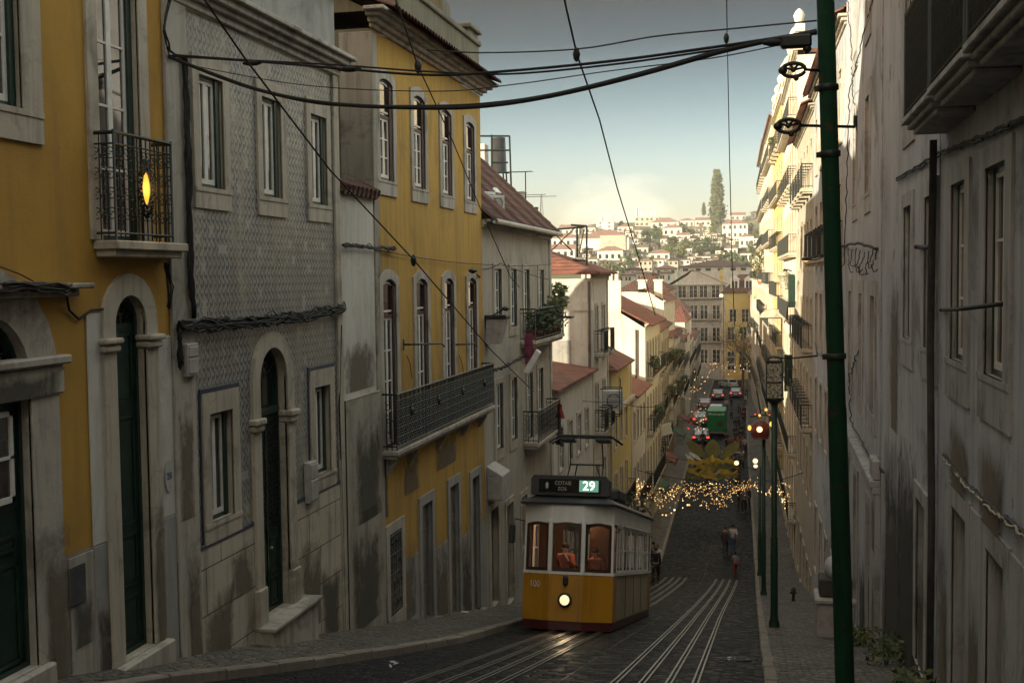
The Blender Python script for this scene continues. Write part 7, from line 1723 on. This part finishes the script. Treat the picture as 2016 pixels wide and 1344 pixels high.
for i,(Y_,s_,h_,m_,lab) in enumerate(((33.9,.28,.6,('leafd','leafm'),'leafy pot at the near end of the planted balcony'),(34.9,.3,.5,('leafd','leafr'),'dark leaved pot second on the planted balcony'),(35.8,.3,.7,('leafd','leafm'),'bushy pot in the middle of the planted balcony'),(36.8,.32,.8,('leafr','leafd'),'reddish plant pot near the far end of the planted balcony'),(37.7,.36,1.0,('leafm','leafl'),'tall light green plant at the far end of the planted balcony'))):
    potplant((XL+.33,Y_,zb),lab,s_,h_,.12,m_,60+i)
c=onY(1098,600,40.5); t=potplant((c.x,40.5,onY(1098,622,40.5).z),'spiky yellow green plant in a terracotta pot against the white hip roof house',.4,.8,.16,('leafl','leafm'),80,pr=.22,n=140)
b=MB()
for i in range(22): a=R.uniform(0,6.28); l=R.uniform(.5,.95); b.tube([(0,0,.3),(.25*l*math.cos(a),.25*l*math.sin(a),.3+.7*l),(.55*l*math.cos(a),.55*l*math.sin(a),.3+.85*l)],[.03,.022,.004],4)
b.build('spiky_leaves',M['leafl'],t)
tb=MB(); tb.bbox(-.45,.35,-.3,.3,-.08,0,.02); o=tb.build('plant_shelf',M['iron']); o.location=(c.x+.2,40.5,onY(1098,622,40.5).z); tag(o,'dark iron shelf carrying the spiky plant','shelf')
# bush behind the tram
c=onY(1232,985,38); t=empty('bush',(c.x,37.5,G(37.5)+.1),0,'dark reddish leafy bush behind the tram roof','bush'); b,m=leafclump(900,1.0,.9,3.1,.14,('leafr','leafr','leafd'),91); b.build('leaves',m,t,(0,0,.5)); b=MB()
for i in range(7): a=2*PI*i/7; b.tube([(0,0,-.2),(.3*math.cos(a),.3*math.sin(a),1.4),(.7*math.cos(a),.7*math.sin(a),3.2)],[.05,.035,.012],5)
b.build('stems',M['trunk'],t)
# weeds at the right wall
for i,(px,py,s_,lab) in enumerate(((1745,1262,.34,'green weed bush at the foot of the stone corner pilaster'),(1690,1262,.22,'low weeds on the pavement right of the near pole'),(1800,1330,.25,'weeds at the foot of the mould stained wall'))):
    Y_=21.4-i*2.3; X_=XR-.25-.1*i
    p=onX(px,py,X_); Y_=p.y; t=empty('weed_bush',(X_,Y_,G(Y_)+SWH+.05),0,lab,'weeds'); b,m=leafclump(260,s_,s_*1.4,s_*1.5,.06,('leafm','leafd','leafl'),95+i); b.build('leaves',m,t); b=MB()
    for q in range(6): a=q; b.tube([(0,0,-.05),(.12*math.cos(a),.12*math.sin(a),s_*1.2)],[.012,.004],4)
    b.build('stems',M['leafd'],t)
# bins and bag right
p=onX(1637,1228,1.35); Y_=p.y; zg=G(Y_)+SWH+.06
t=empty('street_planter',(1.42,Y_,zg),0,'grey stone planter box behind the near green pole','planter'); b=MB(); b.bbox(-.38,.38,-.4,.4,0,.78,.03); b.bbox(-.43,.43,-.45,.45,.78,.9,.03); b.build('box',M['boxg'],t)
b=MB(); b.bbox(-.34,.34,-.3,.3,0,.38,.03); o=b.build('crate',simple('dark_crate',(.05,.045,.04),.8)); o.location=(1.42,Y_,zg+.91); tag(o,'dark crate standing on the grey planter','crate')
b=MB(); b.ball((0,0,.2),.26,10,8,(1,1,1.1)); b.ball((.05,.02,.48),.1,8,6,(1,1,1.4)); o=b.build('white_bag',simple('white_plastic_bag',(.45,.46,.48),.5,bump=.5)); o.location=(1.45,Y_,zg+1.28); tag(o,'white plastic bag on top of the dark crate','bag')
p=onX(1562,1150,.95); t=empty('fire_hydrant',(.95,p.y,G(p.y)+SWH+.05),0,'small red and black hydrant at the right wall far down the pavement','hydrant',scale=.62); b=MB(); b.lathe([(.13,0),(.1,.1),(.09,.55),(.13,.6)],(0,0,0),10); b.build('body',M['iron'],t); b=MB(); b.lathe([(.15,.6),(.16,.7),(.08,.82),(.02,.85)],(0,0,0),10); b.tube([(-.2,0,.5),(.2,0,.5)],.05,6); b.build('head',M['iron'],t); b=MB(); b.ball((0,-.12,.7),.07,8,6); b.build('cap',M['redpl'],t)
# roof things on the grey house
def acunit(loc,label,s_=1.0,rz=0,name='ac_unit'):
    t=empty(name,loc,rz,label,'air conditioner',scale=s_); b=MB(); b.bbox(-.42,.42,-.16,.16,0,.62,.02); b.build('case',M['acw'],t); b=MB(); b.tube([(.12+.2*math.cos(a),-.17,.31+.2*math.sin(a)) for a in [2*PI*i/14 for i in range(14)]],.012,4,closed=True)
    for i in range(6): b.tube([(-.1,-.17,.1+.08*i),(.34,-.17,.1+.08*i)],.008,3)
    b.build('grille',M['iron'],t); return t
acunit(onX(972,415,-7.6),'white air conditioner high on the brown roof, right of two',.7,PI/2-.9); acunit(onX(957,408,-7.8),'white air conditioner high on the brown roof, left of two',.7,PI/2-.5)
b=MB(); b.bbox(-.35,.35,-.25,.25,-.03,.03,.01); o=b.build('awning',M['acw']); o.location=onX(962,372,-8.2); o.rotation_euler=(.4,.2,.6); tag(o,'tilted white sheet over the roof air conditioners','sheet')
Yc=38.8
t=empty('tank_frame',onY(975,400,44),0,'black steel frame holding a dark upright tank above the brown roof','tank frame'); o0=t.location.copy(); f_=lambda x,y,Y:onY(x,y,Y)-o0; b=MB()
for Y_ in (43,45):
    for a,c in (((968,266),(968,380)),((1003,268),(1007,385)),((946,268),(1003,268)),((946,296),(1004,296)),((968,320),(1000,320)),((945,340),(1003,340))): b.tube([f_(*a,Y_),f_(*c,Y_)],.035,4,smooth=False)
for x_ in (970,980,990,996): b.tube([f_(x_,335,44),f_(x_+3,375,44)],.03,4)
b.tube([f_(968,266,43),f_(968,266,45)],.03,4); b.tube([f_(1003,268,43),f_(1003,268,45)],.03,4); b.build('frame',M['iron'],t)
b=MB(); a=f_(984,340,44); c=f_(981,272,44); b.tube([a,c],[.28,.28],12); b.build('tank',M['tk'],t)
b=MB(); q=f_(958,320,46); b.bbox(q.x-.45,q.x+.5,-.3,.3,q.z-.8,q.z+.5,.02); b.build('back_board',M['acw'],t)
def chimneyat(px0,px1,pyt,pyb,Y,label,mat='whitec'):
    a,c=onY(px0,pyt,Y),onY(px1,pyb,Y); t=empty('chimney',((a.x+c.x)/2,Y,c.z),0,label,'chimney'); w=(c.x-a.x)/2; hh=a.z-c.z; b=MB(); b.bbox(-w,w,-w,w,-.8,hh*.9,.01); b.build('stack',M[mat],t); b=MB(); b.bbox(-w*1.12,w*1.12,-w*1.12,w*1.12,hh*.9,hh,.01); b.build('cap',M[mat],t); return t
chimneyat(1010,1034,378,400,41,'white chimney on the brown roof below the antenna'); chimneyat(1039,1046,402,416,39.2,'small dark chimney pot near the lower end of the brown roof','tk'); chimneyat(1049,1059,408,432,39,'dark chimney pot at the end of the brown roof','olive')
def antenna(px,pyt,pyb,Y,label,w=.8,lattice=False):
    a,c=onY(px,pyt,Y),onY(px,pyb,Y); t=empty('tv_antenna',c,0,label,'antenna'); h_=a.z-c.z; b=MB()
    if lattice:
        r0=.022*h_*4
        for q in range(3): A_=2*PI*q/3; b.tube([(r0*math.cos(A_),r0*math.sin(A_),0),(r0*.2*math.cos(A_),r0*.2*math.sin(A_),h_)],.035*Y/100,4)
        for i in range(12): s0,s1=1-.8*i/12,1-.8*(i+1)/12; b.tube([(r0*s0,0,h_*i/12),(-r0*.5*s1,r0*.8*s1,h_*(i+1)/12),(-r0*.5*s0,-r0*.8*s0,h_*i/12)],.02*Y/100,3)
    else: b.tube([(0,0,-.3),(0,0,h_)],.022,5)
    b.build('mast',M['metal'] if lattice else M['iron'],t); b=MB(); b.tube([(-w,0,h_),(w*.3,0,h_)],.016*max(1,Y/60),4)
    for i in range(6): x_=lerp(-w,w*.3,i/5); b.tube([(x_,-.25,h_),(x_,.25,h_)],.012,3)
    if lattice: b.tube([(-w,0,h_*.93),(w,0,h_*.93)],.04,4)
    b.build('aerial',M['iron'],t)
antenna(1035,338,392,41,'thin television antenna above the white roof chimney',.8); antenna(1066,383,440,160,'pale lattice mast beyond the end of the brown roof',2.2,True)
# rusty sign frame on the hipped roof
t=empty('sign_frame',onY(1130,518,50),0,'rusty steel sign frame standing on the white hip roof house','sign frame'); o0=t.location.copy(); f_=lambda x,y,Y:onY(x,y,Y)-o0; b=MB(); BR=[]
for Y_ in (49.4,50.6):
    for a,c in (((1155,446),(1155,530)),((1136,446),(1136,506)),((1125,443),(1155,445)),((1128,512),(1157,513)),((1090,452),(1150,447))): b.tube([f_(*a,Y_),f_(*c,Y_)],.045,4,smooth=False)
    for a,c in (((1085,494),(1130,450)),((1090,458),(1128,496)),((1150,450),(1140,500))): BR.append((f_(*a,Y_),f_(*c,Y_)))
b.tube([f_(1155,446,49.4),f_(1155,446,50.6)],.04,4); b.tube([f_(1125,443,49.4),f_(1125,443,50.6)],.04,4); b.build('frame',M['iron'],t); rust=simple('rust',(.12,.05,.03),.8)
for a,c in BR: MB().tube([a,c],.03,4).build('brace',rust,t)
# AC and things on the lower left fronts
acunit(onX(1198,808,-7.0),'air conditioner on the dark wall bracket above the pantograph',1.5,PI/2-1.2)
b=MB(); q=.55; 
t=empty('ac_cage',onX(1198,812,-6.9),0,'dark iron cage around the wall air conditioner','cage'); b.tube([(-q,-.4,-.1),(q,-.4,-.1),(q,-.4,1.1),(-q,-.4,1.1)],.035,4,closed=True); b.tube([(-q,.4,-.1),(q,.4,-.1),(q,.4,1.1),(-q,.4,1.1)],.035,4,closed=True); b.build('cage_bars',M['iron'],t)
c=onX(1312,845,-6.0); b=MB(); b.bbox(-.42,.42,-.05,.05,-.42,.42,.02); o=b.build('white_sign_board',M['wframe']); o.location=onY(1311,845,84); o.rotation_euler=(0,-.25,.3); tag(o,'square white sign board hanging out from the left row','sign')
# red santa like figure on the balcony is left plain: a red cloth bundle
M['redc']=simple('red_cloth',(.22,.025,.02),.8,var=.5,scale=9)
cloth('red_cloth',onX(1103,795,-6.65),PI/2+.5,.34,.42,'redc','red cloth hanging over the lower balcony rail of the grey house',seed=3)
cloth('dark_cloth',onX(1102,818,-6.68),PI/2+.3,.5,.9,'tk','dark sheet hanging below the red cloth',seed=4)
# greenery, pots, parasol on the sunlit right fronts
for i,(px,py,Y_,s_,h_,lab) in enumerate(((1528,300,92,.6,.6,'green planter on the upper balcony of the sunlit fronts'),(1496,540,128,.9,1.6,'hanging green plant on the far sunlit balcony'),(1508,528,118,.8,1.8,'tall balcony plant before the yellow block'),(1497,560,128,.8,1.4,'yellow green plant trailing from the far sunlit balcony'))):
    p=onY(px,py,Y_); potplant(tuple(p),lab,s_,h_,.22,('leafm','leafl','leafd'),120+i,pr=.35,n=220)
p=onY(1524,625,75); t=empty('awning',p,0,'half folded striped awning on the sunlit fronts','awning'); b=MB(); P=[]
for i in range(9): a=PI*i/8; P.append((-.9*math.cos(a),.55*math.sin(a)))
b.prism(P,-.8,.8); b.build('canopy',M['stone'],t); b=MB(); b.tube([(-.9,-.85,0),(.9,-.85,0)],.03,5); b.build('bar',M['iron'],t)
for i,(px,y0_,y1_,Y_,lab) in enumerate(((1568,540,605,62,'dark green shutter leaf standing open on the sunlit front, upper'),(1560,698,770,62,'dark green shutter leaf standing open on the sunlit front, lower'))):
    a,c=onY(px,y0_,Y_),onY(px,y1_,Y_); t=empty('open_shutter',c,0,lab,'shutter'); b=MB(); h_=a.z-c.z; b.bbox(-.42,.0,-.03,.03,0,h_,.01); sh=b.build('leaf',M['green'],t); b=MB()
    for q in range(14): b.box(-.38,-.04,-.045,-.03,h_*(q+.3)/14,h_*(q+.7)/14)
    b.build('louvres',M['green'],t)

# ---- more life in the lower street: plants and laundry on balconies, stalls, awnings, pedestrians
M['awn']=simple('faded_green_awning',(.03,.07,.04),.8,var=.3); M['awr']=simple('faded_red_awning',(.14,.03,.025),.8,var=.3); M['lauW']=simple('white_laundry',(.5,.49,.47),.9); M['lauB']=simple('blue_laundry',(.05,.10,.2),.9)
rq=random.Random(77)
sp=[('second floor','sunlit white house'),('first floor','sunlit white house'),('upper','grey house below the sunlit one'),('lower','grey house below the sunlit one'),('upper','cream house with awnings'),('lower','cream house with awnings'),('upper','pale brown roofed house far left'),('lower','pale brown roofed house far left')]
for i,(fl,hs) in enumerate(sp):
    Y_=[72,76,92,95,101,106,113,119][i]; Z_=[-6.0,-9.6,-7.0,-10.1,-7.4,-10.6,-8.2,-11.3][i]; X_=wl(Y_)+.5
    potplant((X_,Y_,Z_),'bushy pot plant on the %s balcony of the %s'%(fl,hs),.35,.7,.16,('leafd','leafm'),200+i,n=120)
    cloth('laundry',(X_+.12,Y_+1.6,Z_+.9),PI/2,.8,.7,('lauW','lauB','awr')[i%3],'%s laundry on the %s balcony of the %s'%(('white','blue','red')[i%3],fl,hs),'laundry',seed=300+i)
for i,(Y_,m_,lab) in enumerate(((74,'awn','green shop awning at the foot of the sunlit white house'),(87,'awr','red shop awning two doors beyond the sunlit white house'),(104,'awn','dark green awning on the cream house of the left row'),(117,'awr','red awning halfway down the lower left row'))):
    X_=wl(Y_)+.02; z_=G(Y_)+2.9; t=empty('shop_awning',(X_,Y_,z_),PI/2,lab,'awning'); b=MB(); b.prism([(0,0),(-1.1,-.55),(-1.1,-.8),(-1.06,-.8),(-1.06,-.58),(0,-.06)],-1.5,1.5,'yz'); b.build('canopy',M[m_],t); b=MB(); b.tube([(-1.4,0,-.5),(-1.4,-1.05,-.56)],.025,4); b.tube([(1.4,0,-.5),(1.4,-1.05,-.56)],.025,4); b.build('arm',M['iron'],t)
for i,(px,Y_,m_,lab) in enumerate(((1443,104,'lauW','market stall with a pale table in the right lane'),(1452,112,'awr','small reddish stall farther down the right lane'))):
    X_=onY(px,870,Y_).x; t=empty('street_stall',(X_,Y_,G(Y_)+.05),0,lab,'stall'); b=MB(); b.bbox(-1.0,1.0,-.4,.4,.72,.82,.02); b.build('table_top',M[m_],t)
    for sx_ in (-.85,.85):
        for sy in (-.3,.3): b=MB(); b.tube([(sx_,sy,0),(sx_,sy,.72)],.03,5); b.build('leg',M['iron'],t)
    b=MB(); 
    for q in range(9): b.bbox(-.9+.2*q,-.75+.2*q,-.25,.2,.83,.83+rq.uniform(.1,.35),.02)
    b.build('goods',M['terra'],t)
LABS=['figure in black on the left pavement before the festive ornament','figure in dark red at the pale market stall, left one','figure in grey standing at the pale market stall, right one','pale figure on the right pavement beside the reddish stall','figure in black in the lane right of the green van','figure in dark red far along the right pavement','figure in grey near the dark blue car','pale figure at the far end of the right pavement','figure in black on the left pavement below the red awning','figure in dark red on the left pavement by the green awning','figure in grey in the lane beyond the green van','pale figure beside the dark car far down']
cols=[((.02,.02,.022),(.03,.03,.035),'black'),((.10,.02,.02),(.03,.03,.03),'dark red'),((.12,.12,.12),(.02,.02,.03),'grey'),((.35,.33,.3),(.05,.05,.06),'pale')]
for i,(px,Y) in enumerate(((1395,88),(1452,90),(1460,98),(1466,108),(1448,118),(1463,135),(1456,148),(1468,158),(1372,96),(1380,103),(1440,140),(1430,150))):
    c=cols[i%4]; ps(px,Y,LABS[i],c[0],c[1],(.02,.015,.01),1.7,PI*(i%2)+rq.uniform(-.5,.5))
# bands and small tags on the near pole
t=[o for o in COL.objects if o.name.startswith('tram_pole')][0]
for zz,hh in ((3.5,.05),(5.35,.05),(5.95,.05)):
    b=MB(); b.lathe([(.090,zz),(.096,zz+.005),(.096,zz+hh),(.090,zz+hh+.005)],(0,0,0),16); b.bbox(-.12,-.085,-.02,.02,zz,zz+hh,.005); b.build('clamp_band',M['iron'],t)

for i,(px,Y_,lab) in enumerate(((1452,86,'dark figure nearest behind the yellow festive ornament'),(1383,93,'dark figure under the green awning of the left row'),(1377,99,'dark figure with pale bag on the left pavement'),(1444,95,'dark figure stooping at the near end of the pale stall'),(1458,115,'dark figure between stall and right kerb'),(1449,126,'dark figure walking in the lane level with the van'),(1466,141,'dark figure on the right kerb beyond the van'),(1440,158,'dark figure in the road before the dark blue car'),(1470,170,'dark figure farthest along the right pavement'),(1384,112,'dark figure on the left kerb beside the black car'))):
    ps(px,Y_,lab,(.02,.02,.024),(.018,.018,.02),(.015,.012,.01),1.72,PI*(i%2)+rq.uniform(-.6,.6))
car(at(1386,150),152,'small red car parked at the left kerb far down',(.12,.015,.012),rz=.06,tail=False); car(at(1444,190),192,'white car turning at the far end before the blocks',(.45,.45,.44),rz=.5,tail=False)

# ---- small litter, drain cover
b=MB(); b.lathe([(.30,0),(.30,.012),(.27,.014),(.001,.014)],(0,0,0),24)
for i in range(5): b.box(-.2,.2,-.17+.08*i,-.14+.08*i,.013,.02)
zc=lambda x,y:G(y)+.05*(1-(2*(x-kl(y))/(kr(y)-kl(y))-1)**2)
o=b.build('drain_cover',M['iron']); o.location=(-.55,19.5,zc(-.55,19.5)+.002); o.rotation_euler=(-math.atan(.249),0,0); tag(o,'round iron drain cover in the setts by the right kerb','drain cover')
for i,(px,py,lab) in enumerate(((770,1312,'crumpled white paper scrap in the road by the left kerb'),(1225,1235,'small pale paper scrap between the two tracks'),(1440,1300,'pale leaf scrap on the setts near the right kerb'))):
    rr_=ray(px,py); t_=-1.68/(rr_.z+.249*rr_.y); p=rr_*t_; b=MB(); q=random.Random(i+5)
    for j in range(5): c=Vector((q.uniform(-.05,.05),q.uniform(-.05,.05),q.uniform(.01,.04))); b.quad(*[c+Vector((q.uniform(-.05,.05),q.uniform(-.05,.05),q.uniform(-.008,.03))) for _ in range(4)])
    o=b.build('paper_scrap',M['lauW']); o.location=(p.x,p.y,zc(p.x,p.y)+.012); tag(o,lab,'litter')
